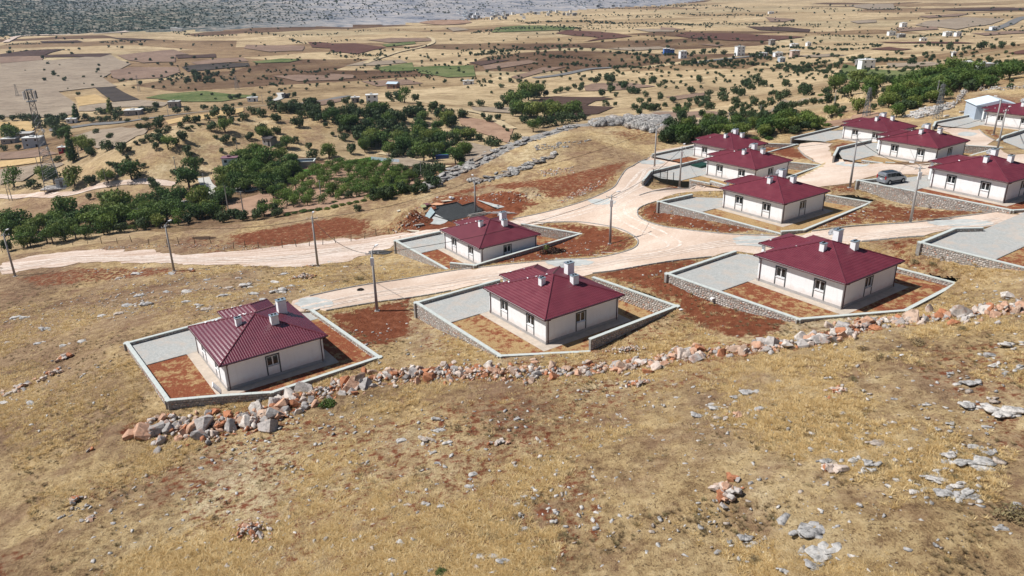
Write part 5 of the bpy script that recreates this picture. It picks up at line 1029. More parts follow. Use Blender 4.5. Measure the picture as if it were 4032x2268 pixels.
# ------------------------------------------------------------------ fields, lanes and roads of the valley
FIELDS = [(Z6,[(0,150),(230,150),(330,140),(470,125),(560,165),(520,185),(440,225),(500,262),(400,268),(250,285),(320,335),(335,380),(200,395),(0,392)],'grey'),(Z6,[(0,125),(185,105),(270,103),(190,130),(0,137)],'dark'),(Z6,[(190,130),(420,122),(480,122),(430,137),(190,138)],'dark'),
 (Z6,[(500,130),(740,105),(808,125),(750,128),(748,158),(610,162)],'brown'),(Z6,[(752,130),(920,123),(922,138),(757,143)],'dark'),(Z6,[(815,160),(930,143),(1040,140),(1060,156),(840,170)],'brown'),(Z6,[(775,180),(812,173),(870,168),(1060,162),(1065,176),(800,200)],'black'),
 (Z6,[(405,268),(485,262),(595,318),(480,328)],'black'),(Z6,[(320,310),(405,296),(480,329),(337,347)],'gold'),(Z6,[(340,348),(480,330),(600,320),(720,333),(700,346),(480,352),(390,368),(332,368)],'grey'),(Z6,[(1050,85),(1300,90),(1290,110),(1150,115),(1040,100)],'brown'),(Z6,[(1310,72),(1456,85),(1456,100),(1330,95)],'red'),
 (Z6,[(170,70),(330,66),(360,72),(180,76)],'dark'),(Z6,[(470,55),(670,62),(560,67)],'dark'),(Z6,[(1160,217),(1270,213),(1456,217),(1456,235),(1270,240)],'brown'),(Z6,[(470,195),(560,180),(760,180),(770,200),(700,225),(520,235),(480,225)],'brown'),(Z6,[(0,135),(190,132),(180,150),(0,165)],'brown'),
 (Z1,[(780,425),(1000,360),(1290,330),(1560,365),(1420,440),(1230,560),(1000,545),(880,440)],'grey'),(Z1,[(0,780),(400,722),(650,705),(680,722),(400,800),(240,900),(0,940)],'grey'),(Z1,[(0,690),(450,640),(450,700),(0,755)],'gold'),(Z1,[(0,600),(450,558),(620,612),(0,670)],'brown'),(Z1,[(0,275),(300,265),(370,340),(340,372),(0,375)],'gold'),
 (Z1,[(1750,260),(2200,185),(2576,120),(2576,160),(2200,240),(1800,300)],'gold'),(Z2,[(740,135),(900,100),(1190,80),(1190,110),(1000,150),(760,155)],'brown'),
 (Z7,[(880,330),(900,312),(960,304),(1160,308),(1212,315),(1130,325),(1090,344),(1212,350),(1140,380),(960,386),(900,366)],'dark'),(Z7,[(1080,262),(1120,250),(1280,247),(1390,262),(1230,278),(1090,282)],'brown'),(Z7,[(590,160),(700,148),(770,150),(640,173)],'dark'),(Z7,[(650,174),(850,150),(890,160),(660,191)],'brown'),
 (Z7,[(960,35),(1020,22),(1150,28),(1290,48),(1080,72),(1150,55)],'red'),(Z7,[(770,222),(900,182),(1010,178),(890,206),(800,233)],'brown'),(Z7,[(0,80),(100,78),(240,96),(110,125),(0,110)],'red'),(Z7,[(220,83),(360,70),(365,80),(240,93)],'green'),(Z7,[(150,65),(260,55),(440,58),(430,68),(250,76)],'brown'),
 (Z7,[(350,180),(470,175),(612,172),(620,220),(500,224),(380,205)],'green'),(Z7,[(180,185),(350,160),(360,195),(240,200)],'green'),(Z7,[(60,175),(150,155),(300,148),(330,160),(200,172)],'grey'),(Z7,[(0,208),(100,213),(112,225),(0,235)],'brown'),(Z7,[(130,240),(330,232),(400,250),(200,262)],'brown'),(Z7,[(1180,100),(1400,92),(1456,100),(1300,110)],'grey'),
 (Z3,[(0,355),(60,368),(260,400),(335,440),(305,525),(200,482),(20,410)],'earth'),(Z3,[(80,310),(320,310),(330,345),(100,330)],'grey'),(Z3,[(20,500),(200,545),(240,570),(100,640),(0,560)],'grey'),(Z3,[(1130,352),(1200,330),(1456,338),(1456,385),(1270,400),(1150,385)],'grey'),
 (Z4,[(100,402),(430,392),(570,402),(430,440),(190,440)],'brown'),(Z4,[(780,402),(850,345),(1000,320),(1130,310),(1110,335),(990,345),(880,392)],'grey'),(Z4,[(180,310),(420,282),(410,300),(250,326)],'brown'),(Z4,[(1100,470),(1300,420),(1456,400),(1456,440),(1200,490)],'earth'),
 (Z10,[(100,252),(200,232),(520,240),(700,250),(1030,265),(800,292),(500,292),(200,272)],'red'),(Z10,[(600,190),(900,195),(1060,211),(1050,231),(700,216)],'dark'),(Z10,[(1800,182),(1900,152),(2150,126),(2440,136),(2300,182),(2100,212)],'grey'),(Z10,[(1830,118),(2200,100),(2100,117),(1900,131)],'brown'),(Z10,[(1480,350),(1620,335),(1790,350),(1700,361)],'red'),
 (Z10,[(2460,380),(2600,352),(2600,388)],'red'),(Z10,[(1660,200),(1950,191),(1970,211),(1700,226)],'brown'),(Z10,[(1530,300),(2100,300),(2250,311),(1600,306)],'red'),(Z10,[(740,125),(960,140),(880,156),(780,158)],'brown'),(Z10,[(1340,155),(1530,145),(1530,161),(1400,169)],'grey'),(Z10,[(2000,70),(2600,58),(2600,76),(2200,81)],'dark'),
 (Z10,[(1330,40),(1650,30),(1660,66),(1500,71),(1380,56)],'grey'),(Z10,[(2190,240),(2600,214),(2600,236),(2300,256)],'brown'),(Z10,[(250,315),(460,320),(400,331)],'brown'),(Z10,[(0,196),(90,200),(180,216),(0,216)],'brown'),(Z10,[(950,400),(1200,385),(1330,395),(1100,410)],'grey'),(Z10,[(1600,450),(1900,440),(2030,460),(1800,475),(1620,480)],'grey'),(Z10,[(1300,455),(1850,500),(1850,560),(1400,590),(1250,540)],'green'),
 (Z9,[(600,155),(700,140),(900,140),(960,155),(760,172)],'earth'),(Z9,[(1120,190),(1300,175),(1660,185),(1640,205),(1300,215),(1090,222)],'green'),(Z9,[(2340,240),(2576,228),(2576,262),(2450,262)],'dark'),(Z9,[(2050,200),(2350,198),(2320,218),(2150,218)],'grey'),(Z9,[(770,190),(860,188),(940,205),(830,215)],'grey'),
 (Z2,[(1640,470),(1750,430),(1900,412),(1960,440),(1980,470),(1700,520)],'green'),(Z2,[(2150,620),(2230,605),(2330,640),(2330,690),(2160,690)],'crop'),(Z2,[(1210,750),(1500,700),(1640,750),(1480,800),(1290,810)],'crop'),(Z2,[(600,860),(820,830),(960,840),(900,890),(620,910)],'crop'),(Z2,[(560,830),(1200,740),(1700,760),(2100,900),(1950,1050),(1500,1140),(900,1250),(300,1320),(0,1340),(0,1180),(300,1100),(450,1000)],'earth'),
 (Z2,[(1660,660),(1850,690),(2300,790),(2250,830),(1720,770)],'grey'),(Z8,[(1700,420),(1900,400),(2050,405),(1950,425),(1750,430)],'green'),(Z8,[(980,665),(1100,640),(1380,618),(1560,640),(1750,650),(1500,690),(1200,690)],'green')]
for i, (fn, pts, k) in enumerate(FIELDS):
    P = dpoly(fn, pts); r = np.hypot(*np.mean(P, axis=0)); drape('field', P, MF[k], .1+.0006*r+.012*(i % 7), step=max(3, r*.011))
def strip(name, fn, pts, w, m, off=.25, kind='structure'):
    L = smoothline([at(fn(*p))[:2] for p in pts], n=5); l_, r_ = [], []
    for i, p in enumerate(L):
        d = np.array(L[min(i+1, len(L)-1)])-np.array(L[max(i-1, 0)]); d = d/(np.linalg.norm(d)+1e-9); nn = np.array([-d[1], d[0]])*w/2; l_.append(p+nn); r_.append(p-nn)
    V = [(q[0], q[1], g1(q[0], q[1])+off) for a in zip(l_, r_) for q in a]; mb = MB(); mb.add(V, [(2*i, 2*i+1, 2*i+3, 2*i+2) for i in range(len(L)-1)]); me = mb.mesh(name, m)
    if sum(p.normal.z for p in me.polygons) < 0: me.flip_normals()
    o = link(name, me); o['kind'] = kind; return o
M_lane = plain('pale_concrete_lane', (.50, .48, .44), .9, .1, 0, .1, .4)
strip('asphalt_road', Z1, [(520,362),(800,325),(1050,292),(1300,275),(1500,245),(1800,205),(2100,170),(2400,135),(2700,108),(2860,95),(3100,85),(3300,60),(3560,20),(3700,0)], 9, M_asphalt, .4)
strip('asphalt_road', Z9, [(1380,530),(1560,508),(1650,490),(1760,468),(1900,460)], 8, M_asphalt, .5)
strip('asphalt_road', Z10, [(2330,222),(2420,190),(2500,155),(2600,120)], 12, M_asphalt, .6); strip('asphalt_road', Z10, [(240,450),(400,425),(540,412),(700,395)], 8, M_asphalt, .5)
strip('lane', Z1, [(250,1449),(450,1430),(600,1400),(800,1342),(1000,1300),(1200,1240),(1420,1195),(1700,1162),(1990,1115),(2230,1120),(2290,1060),(2230,980),(2180,930),(2150,860)], 4.2, M_lane, .2)
strip('lane', Z1, [(-60,1058),(0,1055),(300,1050),(600,1045),(800,1020),(1000,960),(1200,925),(1500,900),(1700,915),(1850,930)], 3.6, M_track, .2)
strip('lane', Z2, [(0,1020),(100,1030),(200,1040),(280,1020)], 7, M_lane, .25)
strip('lane', Z2, [(1590,655),(1800,690),(2000,740),(2200,790),(2330,800)], 3.2, MF['straw'], .3); strip('lane', Z2, [(420,110),(500,95),(560,60),(540,20)], 5, M_lane, .5)
strip('lane', Z7, [(150,165),(260,125),(420,85),(440,62),(410,50)], 5, MF['straw'], .8); strip('lane', Z3, [(60,330),(160,350),(250,400),(330,440)], 5, MF['straw'], .5); strip('lane', Z8, [(40,290),(120,250),(300,240),(560,236),(860,215)], 9, M_track, 1.2)

# ------------------------------------------------------------------ telling alike things apart by what they stand next to
MARK = [('the lattice telecom tower',130,440),('the grey equipment cabinet',190,478),('the small red shed',158,372),('the pale two-storey house',80,358),('the house with the lilac roof',590,415),('the dark-roofed hut',676,356),('the white farmhouse on the orchard ridge',925,258),('the white-roofed house at the highway',335,285),
 ('the square concrete house',435,268),('the walled water basin',765,408),('the semicircular ploughed field',1440,272),('the rocky outcrop of the knoll',1580,318),('the rearmost maroon roof',1845,340),('the lattice pylon above the rear roofs',2180,262),('the right lattice pylon',2345,235),('the dry stone wall on the right hill',2400,245),
 ('the blue-roofed shed in the fields',985,220),('the burnt dark field',290,238),('the bright green patch',1085,385),('the pale lane corner',540,500),('the left edge of the crest',40,600),('the middle of the crest',740,560),('the stubble hilltop',480,360),('the white villa at the right',2165,165),('the long white farm at right',2450,180),('the blue-white twin houses',1690,135),
 ('the crop strip beside the basin',960,420),('the gully in the stubble',1990,180),('the reddish bare field',1230,340),('the left frame edge at the plain',10,250),('the far village',1230,55),('the small far green strip',1000,112)]
ORD = ['nearest', 'second', 'third', 'fourth', 'fifth', 'sixth', 'seventh', 'eighth', 'ninth', 'tenth', 'eleventh', 'twelfth', 'thirteenth', 'fourteenth', 'fifteenth', 'sixteenth', 'seventeenth', 'eighteenth', 'nineteenth', 'twentieth']+[a+'-'+b for a in ('twenty', 'thirty', 'forty', 'fifty', 'sixty') for b in ('first', 'second', 'third', 'fourth', 'fifth', 'sixth', 'seventh', 'eighth', 'ninth')]
def place_labels(items, what, marks):       # items: (obj, Dx, Dy)
    bins = {}
    for o, x, y in items:
        m = min(marks, key=lambda k: (k[1]-x)**2+((k[2]-y)*2)**2); dx, dy = x-m[1], (y-m[2])*2
        side = ('right of' if dx > 0 else 'left of') if abs(dx) > abs(dy) else ('in front of' if dy > 0 else 'beyond'); bins.setdefault((m[0], side), []).append((dx*dx+dy*dy, o))
    for (mn, side), L in bins.items():
        L.sort(key=lambda t: t[0])
        for i, (_, o) in enumerate(L): o['label'] = '%s, %s %s %s' % (o.get('what', what), ORD[i] if i < len(ORD) else 'farthest', side, mn); 
    for o, x, y in items:
        if 'what' in o.keys(): del o['what']
RM_ = [('the leftmost garden wall',200,960),('the leftmost roof',640,760),('the centre garden corner',1260,890),('the grey stone heap',765,700),('the bottom stone heap',630,1340),('the boulder heap near the bottom',1830,1240),('the pitted stone pile',1608,968),('the low orange heap',2105,985),('the orange stone row',1255,1115),('the dark and orange boulder row',2090,1185),
 ('the flat white slab',2380,1245),('the cracked shelf',2040,1345),('the large boulder at the right edge',2530,1040),('the lower left stone group',190,1262),('the two lone stones on the left',228,1135),('the second roadside pole',438,682),('the reddish rock pile',170,900),('the right end of the ridge',2480,880),('the trampled pale patch',900,1180),('the bottom centre',1288,1430)]
rocks = []
for o in list(C.objects):
    if o.get('label', '').startswith('small grey rock lying'): 
        v = Vector(o.location)-Vector((0, 0, CAMZ)); d = v.dot(fwd); rocks.append((o, 1288+FP/1.5652*v.dot(rt)/d, 724.5-FP/1.5652*v.dot(upv)/d)); o['what'] = 'grey rock'
place_labels(rocks, 'grey rock', RM_)

# ------------------------------------------------------------------ trees
crowns = []; trunks = []
def lobes(seed, n=9):
    rn = random.Random(seed); L = [(0, 0, .82, .62)]
    for i in range(n): a = i*2.4+rn.uniform(-.4, .4); r_ = rn.uniform(.3, .62); L.append((math.cos(a)*r_, math.sin(a)*r_, rn.uniform(.42, 1.08), rn.uniform(.3, .48)))
    return L
def trunkmesh(seed):
    rn = random.Random(seed); m_ = MB(); top = Vector((rn.uniform(-.08, .08), rn.uniform(-.08, .08), .45)); m_.bar((0, 0, -.15), top, .075, .05, 6)
    for i in range(5): a = i*1.26+rn.uniform(-.3, .3); e_ = top+Vector((math.cos(a)*.42, math.sin(a)*.42, rn.uniform(.35, .65))); md = top.lerp(e_, .5)+Vector((0, 0, -.04)); m_.bar(top, md, .042, .028, 5); m_.bar(md, e_, .028, .012, 5)
    return m_.mesh('trunk', M_bark)
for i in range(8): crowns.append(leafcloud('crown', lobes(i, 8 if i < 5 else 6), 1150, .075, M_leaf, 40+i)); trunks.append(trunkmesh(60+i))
M_leaf2 = leafmat('orchard_leaves', [(0, (.06, .12, .022)), (.5, (.10, .17, .032)), (1, (.19, .25, .05))])
sparse = [leafcloud('crown_sparse', lobes(20+i, 7), 640, .075, M_leaf2, 70+i) for i in range(3)]
conif = [leafcloud('crown_conifer', [(0, 0, .5, .5), (0, 0, .9, .42), (0, 0, 1.3, .34), (0, 0, 1.7, .24), (.1, 0, 2.0, .13)], 1200, .08, M_leaf, 90)]
farm = [leafcloud('far_crown', lobes(30+i, 5), 170, .17, M_far, 80+i) for i in range(4)]
bushm = [leafcloud('bush_leaves', [(0, 0, .3, .5), (.45, .1, .22, .36), (-.4, .15, .25, .38), (.05, -.4, .2, .36), (.1, .4, .25, .35)], 620, .085, M_leaf, 95+i, .8) for i in range(4)]
TREES = [(Z1,[(150,960,190),(355,970,120),(470,880,150),(575,930,160),(790,945,200),(965,930,120),(1145,915,160),(1395,885,210),(1265,830,80),(1245,775,80),(1195,740,60),(1150,725,50),(1350,670,50),(1525,750,60),(1450,705,40),(1290,600,130),(1370,580,60),(1660,480,110),(1440,510,50),(1500,490,60),(1560,470,70),(1610,440,60),(1680,400,80),(1740,390,70),(1780,360,60),(1690,330,130),(1570,350,80),(1480,350,90),(1700,475,100),(1650,560,90),(1780,560,150),(1860,520,100),(1940,480,120),(1980,600,110),(2010,640,70),(1910,330,70),(1990,360,60),(2030,330,40),(2110,320,40),(1980,280,90),(2085,285,100),(2190,250,60),(2245,360,120),(2380,380,170),(2280,220,130),(2420,210,130),(2350,270,80),(2450,280,80),(2530,260,30),(2390,490,110),(2480,490,60),(2280,440,50),(2345,590,60),(2135,700,70),(2060,810,180),(1920,850,120),(1835,820,70),(2000,960,260),(1910,1130,220),(1740,1150,180),(1610,940,100),(1640,980,90),(1560,1160,180),(1470,1180,140),(1290,1240,260),(1120,1150,150),(940,1230,90),(945,1090,70),(745,1330,240),(640,1340,160),(490,1400,160),(370,1440,180),(80,1380,180),(200,1460,220),(740,1449,180),(960,1400,200),(1120,1400,240),(1290,1370,220),(1570,1330,180),(1760,1330,220),(1940,1310,60),(2120,1190,240),(2250,1290,200),(2360,1300,120),(2470,1290,130),(2540,1300,90),(2190,1000,60),(2350,970,150),(2480,900,220),(2400,1100,180),
  (860,560,150),(930,600,150),(780,690,90),(960,630,120),(1135,570,130),(620,690,80),(660,400,120),(600,430,80),(700,470,140),(580,350,120),(520,330,100),(400,330,90),(30,260,60),(140,255,70),(250,255,90),(310,255,80),(380,260,90),(520,260,80),(600,265,80),(680,260,90),(910,250,80),(980,270,70),(1060,270,70),(1150,265,80),(1240,260,80),(1050,185,80),(1110,185,70),(1250,200,90),(1290,200,60),(1655,115,70),(1510,170,70),(1580,170,70),(1640,160,60),(1870,180,80),(1980,160,70),(2150,140,70),(2190,130,40),(2270,110,30),(2390,110,40),(2460,100,40),(2540,95,50),(1350,270,50),(1540,260,60),(1025,395,60),(1170,445,70),(200,565,70),(40,575,70),(150,480,150),(250,400,60),(100,400,120)]),
 (Z2,[(300,680,160),(235,500,90),(210,520,60),(355,450,120),(515,450,110),(740,385,140),(500,325,130),(400,530,160),(540,600,80),(620,600,150),(715,550,80),(170,300,100),(110,315,35),(350,265,120),(250,240,100),(590,230,120),(690,235,120),(480,210,120),(780,280,100),(910,150,100),(880,300,130),(970,320,120),(1100,330,160),(1190,360,150),(1030,380,60),(1290,400,150),(1350,290,120),(1500,260,110),(1710,270,110),(1580,360,130),(1730,390,120),(1620,400,120),(1440,420,140),(1340,450,110),(1220,520,100),(1190,440,90),(1100,470,60),(1510,560,200),(1610,590,200),(1440,640,150),(1300,660,120),(1060,710,200),(900,710,130),(700,730,80),(850,610,90),(1850,680,210),(1950,620,180),(2100,580,170),(2250,570,170),(2380,560,150),(2060,740,220),(1950,700,140),(2040,450,160),(2200,430,150),(2310,370,160),(2050,350,150),(1900,260,140),(2170,230,140),(2020,180,80),(2260,210,90),(2470,275,110),(2510,510,130),(2400,480,120),(2400,770,200),(2500,690,160),(1240,140,80),(1410,140,70),(1860,120,160),(1780,110,120),(1980,110,90),(1700,100,100),(1280,90,60),(100,75,60),(270,65,60),(440,115,80),(700,65,60),(640,60,50),(25,85,50),(420,820,260),(300,800,180),(560,760,180),(200,900,180),(330,950,200),(60,950,150),(400,1020,180),
  (1910,950,160),(1110,1110,160),(1440,1070,160),(1580,1000,110),(820,1180,90),(510,1130,150),(620,1210,180),(380,1320,170),(480,1290,120),(70,1340,120),(150,1340,90),(290,1330,90),(2150,900,140),(1750,880,120)]),
 (Z3,[(30,370,60),(75,500,90),(130,510,60),(200,540,80),(245,540,60),(40,600,100),(20,640,60),(350,510,60),(195,395,50),(155,375,40),(245,385,45),(280,435,25),(300,455,30),(345,360,60),(370,345,50),(455,455,90),(400,400,60),(500,430,80),(560,420,80),(620,410,80),(680,395,70),(740,385,60),(480,330,50),(440,360,60),(540,355,50),(250,320,60),(270,265,40),(205,225,20),(265,190,35),(140,300,50),(80,300,40),(290,300,50),(320,235,40),(410,240,50),(450,260,50),(480,250,50),(530,245,50),(590,225,40),(620,220,40),(660,210,40),(700,195,35),(745,185,35),(740,210,40),(865,245,50),(950,245,30),(885,300,45),(945,300,30),(1060,320,50),(1110,320,45),(1160,330,55),(1085,350,50),(1210,245,35),(1215,265,40),(1240,305,35),(1040,225,60),(920,220,60),(925,155,50),(835,165,50),(850,125,30),(1110,155,25),(1170,165,40),(1340,390,80),(1260,440,80),(1240,510,80),(1300,470,80),(1350,510,100),(1400,490,80)]),
 (Z4,[(270,440,90),(340,470,60),(400,430,60),(440,480,90),(180,580,80),(290,570,120),(250,500,80),(350,560,90),(400,560,80),(450,520,70),(520,440,70),(590,440,70),(650,440,70),(700,430,60),(760,440,60),(640,540,90),(770,520,110),(770,545,90),(870,520,110),(930,510,100),(1000,460,90),(850,430,70),(880,400,70),(940,380,60),(985,365,40),(1020,360,40),(1080,450,45),(1170,430,80),(1230,400,35),(1330,410,90),(1155,330,60),(1290,300,80),(1190,280,90),(1250,300,70),(1000,300,70),(1035,300,60),(1390,330,90),(1400,280,90),(1320,240,90),(1220,250,80),(605,385,50),(680,385,45),(715,360,45),(760,360,40),(450,380,55),(430,340,45),(395,370,40),(520,330,60),(440,300,45),(640,300,55),(810,300,35),(860,330,60),(900,310,60),(670,250,60),(720,230,60),(770,245,45),(105,220,45),(60,375,50),(100,385,55)]),
 (Z5,[(60,480,120),(220,600,160),(300,560,150),(380,520,160),(460,560,140),(530,560,150),(600,560,120),(520,500,140),(600,470,150),(420,470,130),(310,500,130),(640,420,140),(700,460,140),(780,450,150),(860,440,140),(930,420,140),(1000,400,130),(1060,420,120),(1130,420,110),(760,380,130),(680,370,130),(840,370,130),(560,350,120),(920,350,100),(1090,360,100),(1230,330,120),(1300,320,120),(1370,300,110),(1420,290,90),(1160,310,90),(290,690,120),(320,640,110),(160,590,70),(85,620,60),(180,480,60),(230,480,70),(250,400,90),(180,390,80),(430,390,80),(1310,430,60)])]
FARP = [(Z3,[(1080,220,50),(800,150,50),(740,150,40),(805,105,18),(1020,150,20),(1240,165,50),(130,160,30),(160,160,40),(200,165,40),(320,160,50),(370,160,50),(410,160,40),(480,170,50),(520,170,40),(200,130,30),(260,120,30),(300,115,30),(350,100,25),(380,95,25),(430,90,25),(110,30,25),(50,25,20),(620,60,30),(660,60,30),(700,60,30),(740,60,30),(850,70,35),(940,80,40),(1000,70,30),(1050,75,30),(1100,80,30),(1150,75,30),(1180,40,40),(1130,40,40),(1080,30,40)]),
 (Z4,[(560,290,20),(590,290,20),(815,250,35),(25,200,25),(50,215,25),(30,410,40),(10,375,30),(380,205,60),(270,190,40),(200,185,20),(255,150,30),(310,155,20),(360,155,25),(590,185,25),(635,185,25),(690,190,30),(610,110,50),(640,105,50),(520,130,50),(700,120,50),(540,100,50),(860,140,60),(900,160,60),(940,150,60),(980,160,60),(1030,140,50),(1000,120,50),(740,75,60),(790,50,70),(700,70,40),(350,50,40),(410,45,50),(470,50,50),(530,55,50),(100,100,60),(130,110,60),(200,100,40),(290,120,60),(60,70,50),(20,85,40),(350,110,60),(400,115,50),(1080,120,40),(1130,110,50),(1160,150,50),(1230,110,50),(1300,90,50),(1350,80,50),(1200,140,60),(1040,75,30)]),
 (Z5,[(680,275,90),(620,160,60),(560,130,60),(535,220,40),(1060,80,110),(770,70,80),(580,50,60),(515,60,45),(660,50,40),(850,70,35),(890,55,30),(840,100,50),(940,80,60),(995,80,30),(1160,75,60),(1240,70,80),(1335,55,60),(1385,50,30),(430,215,110),(545,195,40),(600,190,60),(660,180,25),(725,190,35),(780,220,60),(850,220,60),(940,220,80),(1030,210,80),(1120,200,80),(1200,220,80),(1280,220,80),(1350,210,80),(1010,110,30),(700,95,30),(615,110,25),(1060,145,30),(1120,150,30),(70,190,60),(130,195,70),(200,200,60),(260,190,60)]),
 (Z6,[(420,195,22),(190,195,14),(192,238,22),(250,220,14),(396,260,18),(336,300,28),(108,195,10),(255,172,12),(553,208,14),(432,222,14),(478,225,12),(510,240,16),(530,260,14),(290,273,10),(360,252,10),(668,350,30),(520,240,18),(600,255,30),(655,222,18),(690,222,20),(740,222,20),(710,205,16),(780,215,20),(800,250,50),(840,240,50),(880,240,40),(830,215,50),(890,215,40),(930,215,30),(740,255,24),(655,270,22),(700,268,18),(805,272,18),(770,268,14),(765,195,8),(1025,135,14),(1105,132,10),(1175,118,10),(1230,128,10),(1245,150,12),(1270,150,18),(1095,170,20),(1130,88,16),(990,90,14),(440,75,10),(500,75,10),(560,72,10),(620,68,12),(700,70,10),(740,72,10),(560,235,20),(570,270,18),(835,280,18),(860,300,18),(905,300,20),(960,345,20),(1000,310,20),(1025,300,20),(1085,300,18),(920,318,16),(980,308,24),(1150,320,20),(1170,300,20),(1200,280,18),(1150,290,20)]),
 (Z7,[(80,248,16),(105,225,16),(120,245,10),(190,245,16),(130,185,14),(140,185,14),(310,190,12),(345,200,12),(580,148,14),(620,155,20),(580,150,16),(390,92,12),(410,90,12),(425,88,10),(490,175,24),(520,165,22),(555,168,24),(522,122,8),(545,120,8),(475,125,8),(620,130,24),(650,125,30),(690,122,30),(730,118,30),(770,112,24),(600,125,22),(830,105,14),(880,78,12),(885,122,24),(940,140,30),(970,140,26),(880,150,10),(905,170,12),(830,182,14),(860,188,18),(820,140,10),(560,120,10),(1130,105,14),(1110,100,10),(1020,78,8),(800,48,8),(885,50,8),(1030,60,8),(1115,200,14),(1080,255,10)])]
ENT = []
for src, far in ((TREES, 0), (FARP, 1)):
    for fn, L in src:
        k = fn(1, 0)[0]-fn(0, 0)[0]
        for x, y, w in L: p = fn(x, y); ENT.append([w*k, p[0], p[1], far])
# far hedgerows and loose groves
HED = [(Z9,[(900,345),(1000,375),(1100,360),(1200,345),(1300,340)],26,22),(Z9,[(1070,395),(1150,400),(1230,380),(1320,400)],18,22),(Z9,[(1350,330),(1450,325),(1560,318),(1690,318)],14,24),(Z9,[(1380,370),(1480,380),(1580,390),(1700,400),(1800,415),(1900,400)],20,26),(Z9,[(1540,435),(1650,440),(1800,450),(1950,455),(2100,460),(2250,455)],24,28),(Z9,[(1840,360),(2000,365),(2150,385),(2300,375),(2450,370),(2576,355)],30,26),
 (Z9,[(960,225),(1050,215),(1180,200),(1350,195),(1550,190),(1680,195)],40,20),(Z9,[(1350,160),(1500,150),(1700,150),(1900,160),(2150,165),(2400,170),(2576,180)],70,20),(Z9,[(1700,110),(1900,105),(2100,115),(2300,120)],30,14),(Z9,[(1800,55),(2000,60),(2250,50),(2500,40)],30,12),(Z9,[(900,140),(1050,130),(1250,140),(1350,160)],24,14),(Z9,[(1040,95),(1300,100),(1500,90),(1700,100)],30,12),
 (Z9,[(0,360),(120,390),(250,380),(350,370)],20,18),(Z9,[(380,480),(480,500),(600,480),(700,510)],16,20),(Z9,[(200,545),(330,525),(480,520),(640,520),(700,550)],22,20),(Z9,[(560,200),(300,205),(180,215)],14,12),
 (Z10,[(0,170),(200,175),(400,170),(620,180),(680,172)],40,16),(Z10,[(830,185),(950,180),(1130,178)],22,14),(Z10,[(1100,245),(1250,258),(1400,262),(1560,270),(1650,278)],34,16),(Z10,[(1100,340),(1250,360),(1400,350),(1560,330)],28,22),(Z10,[(640,400),(760,370),(860,340),(960,345),(1100,350)],30,26),(Z10,[(1350,420),(1500,430),(1650,425),(1800,445)],24,28),(Z10,[(130,460),(280,450),(420,440),(500,470),(600,450)],26,26),
 (Z10,[(600,460),(750,465),(900,475),(1050,480),(1200,490)],26,28),(Z10,[(850,560),(950,520),(1050,500),(1200,520),(1400,530)],26,30),(Z10,[(1400,80),(1550,65),(1700,70)],20,12),(Z10,[(0,45),(200,40),(400,45),(600,70)],40,12),(Z10,[(120,100),(350,110),(600,108),(750,118)],40,14),(Z10,[(1000,65),(1150,62),(1250,70)],16,10),(Z10,[(1780,270),(1900,255),(2050,235),(2200,230)],30,18),(Z10,[(2200,210),(2350,215),(2576,225)],24,16),(Z10,[(1650,215),(1800,205)],12,12),(Z10,[(1250,325),(1350,318),(1560,322)],20,18),
 (Z8,[(1000,290),(850,285),(740,290),(680,290)],14,16),(Z8,[(1640,225),(1750,225),(1900,245),(2100,240),(2310,230)],34,14),(Z8,[(1180,215),(1300,245),(1450,245),(1580,240)],24,14),(Z8,[(60,355),(300,345),(460,340)],14,14),(Z8,[(1950,265),(2050,295),(2200,290),(2400,270)],26,16),(Z8,[(1820,490),(1950,480),(2100,490),(2200,470)],22,20),(Z8,[(2200,370),(2300,360),(2450,375),(2576,385)],18,18),(Z8,[(50,305),(150,300),(240,298)],16,12),(Z8,[(1750,610),(1850,570),(1900,620),(1950,590)],10,24)]
for fn, pts, n, w in HED:
    L = smoothline([fn(*p) for p in pts], n=6)
    for k in range(int(n*2.1)): t = random.random()*(len(L)-1); i = int(t); p = np.array(L[i])+(np.array(L[min(i+1, len(L)-1)])-np.array(L[i]))*(t-i); ENT.append([w*.5823*random.uniform(.55, 1.15), p[0]+random.gauss(0, 7), p[1]+random.gauss(0, 1.6), 1])
for k in range(520):
    y = 30+300*random.random()**1.4; x = random.uniform(0, 4032)
    if y < 130+(-.045)*x+10 and x < 2300: continue
    if fbm(np.array([x/3.]), np.array([y*2.]), 180, 3, 77)[0] < .47 and random.random() < .6: continue
    ENT.append([(5+y*.05)*random.uniform(.6, 1.25), x, y, 1])
def inD(x, y, pts): return inpoly(np.array([x]), np.array([y]), pts)[0]
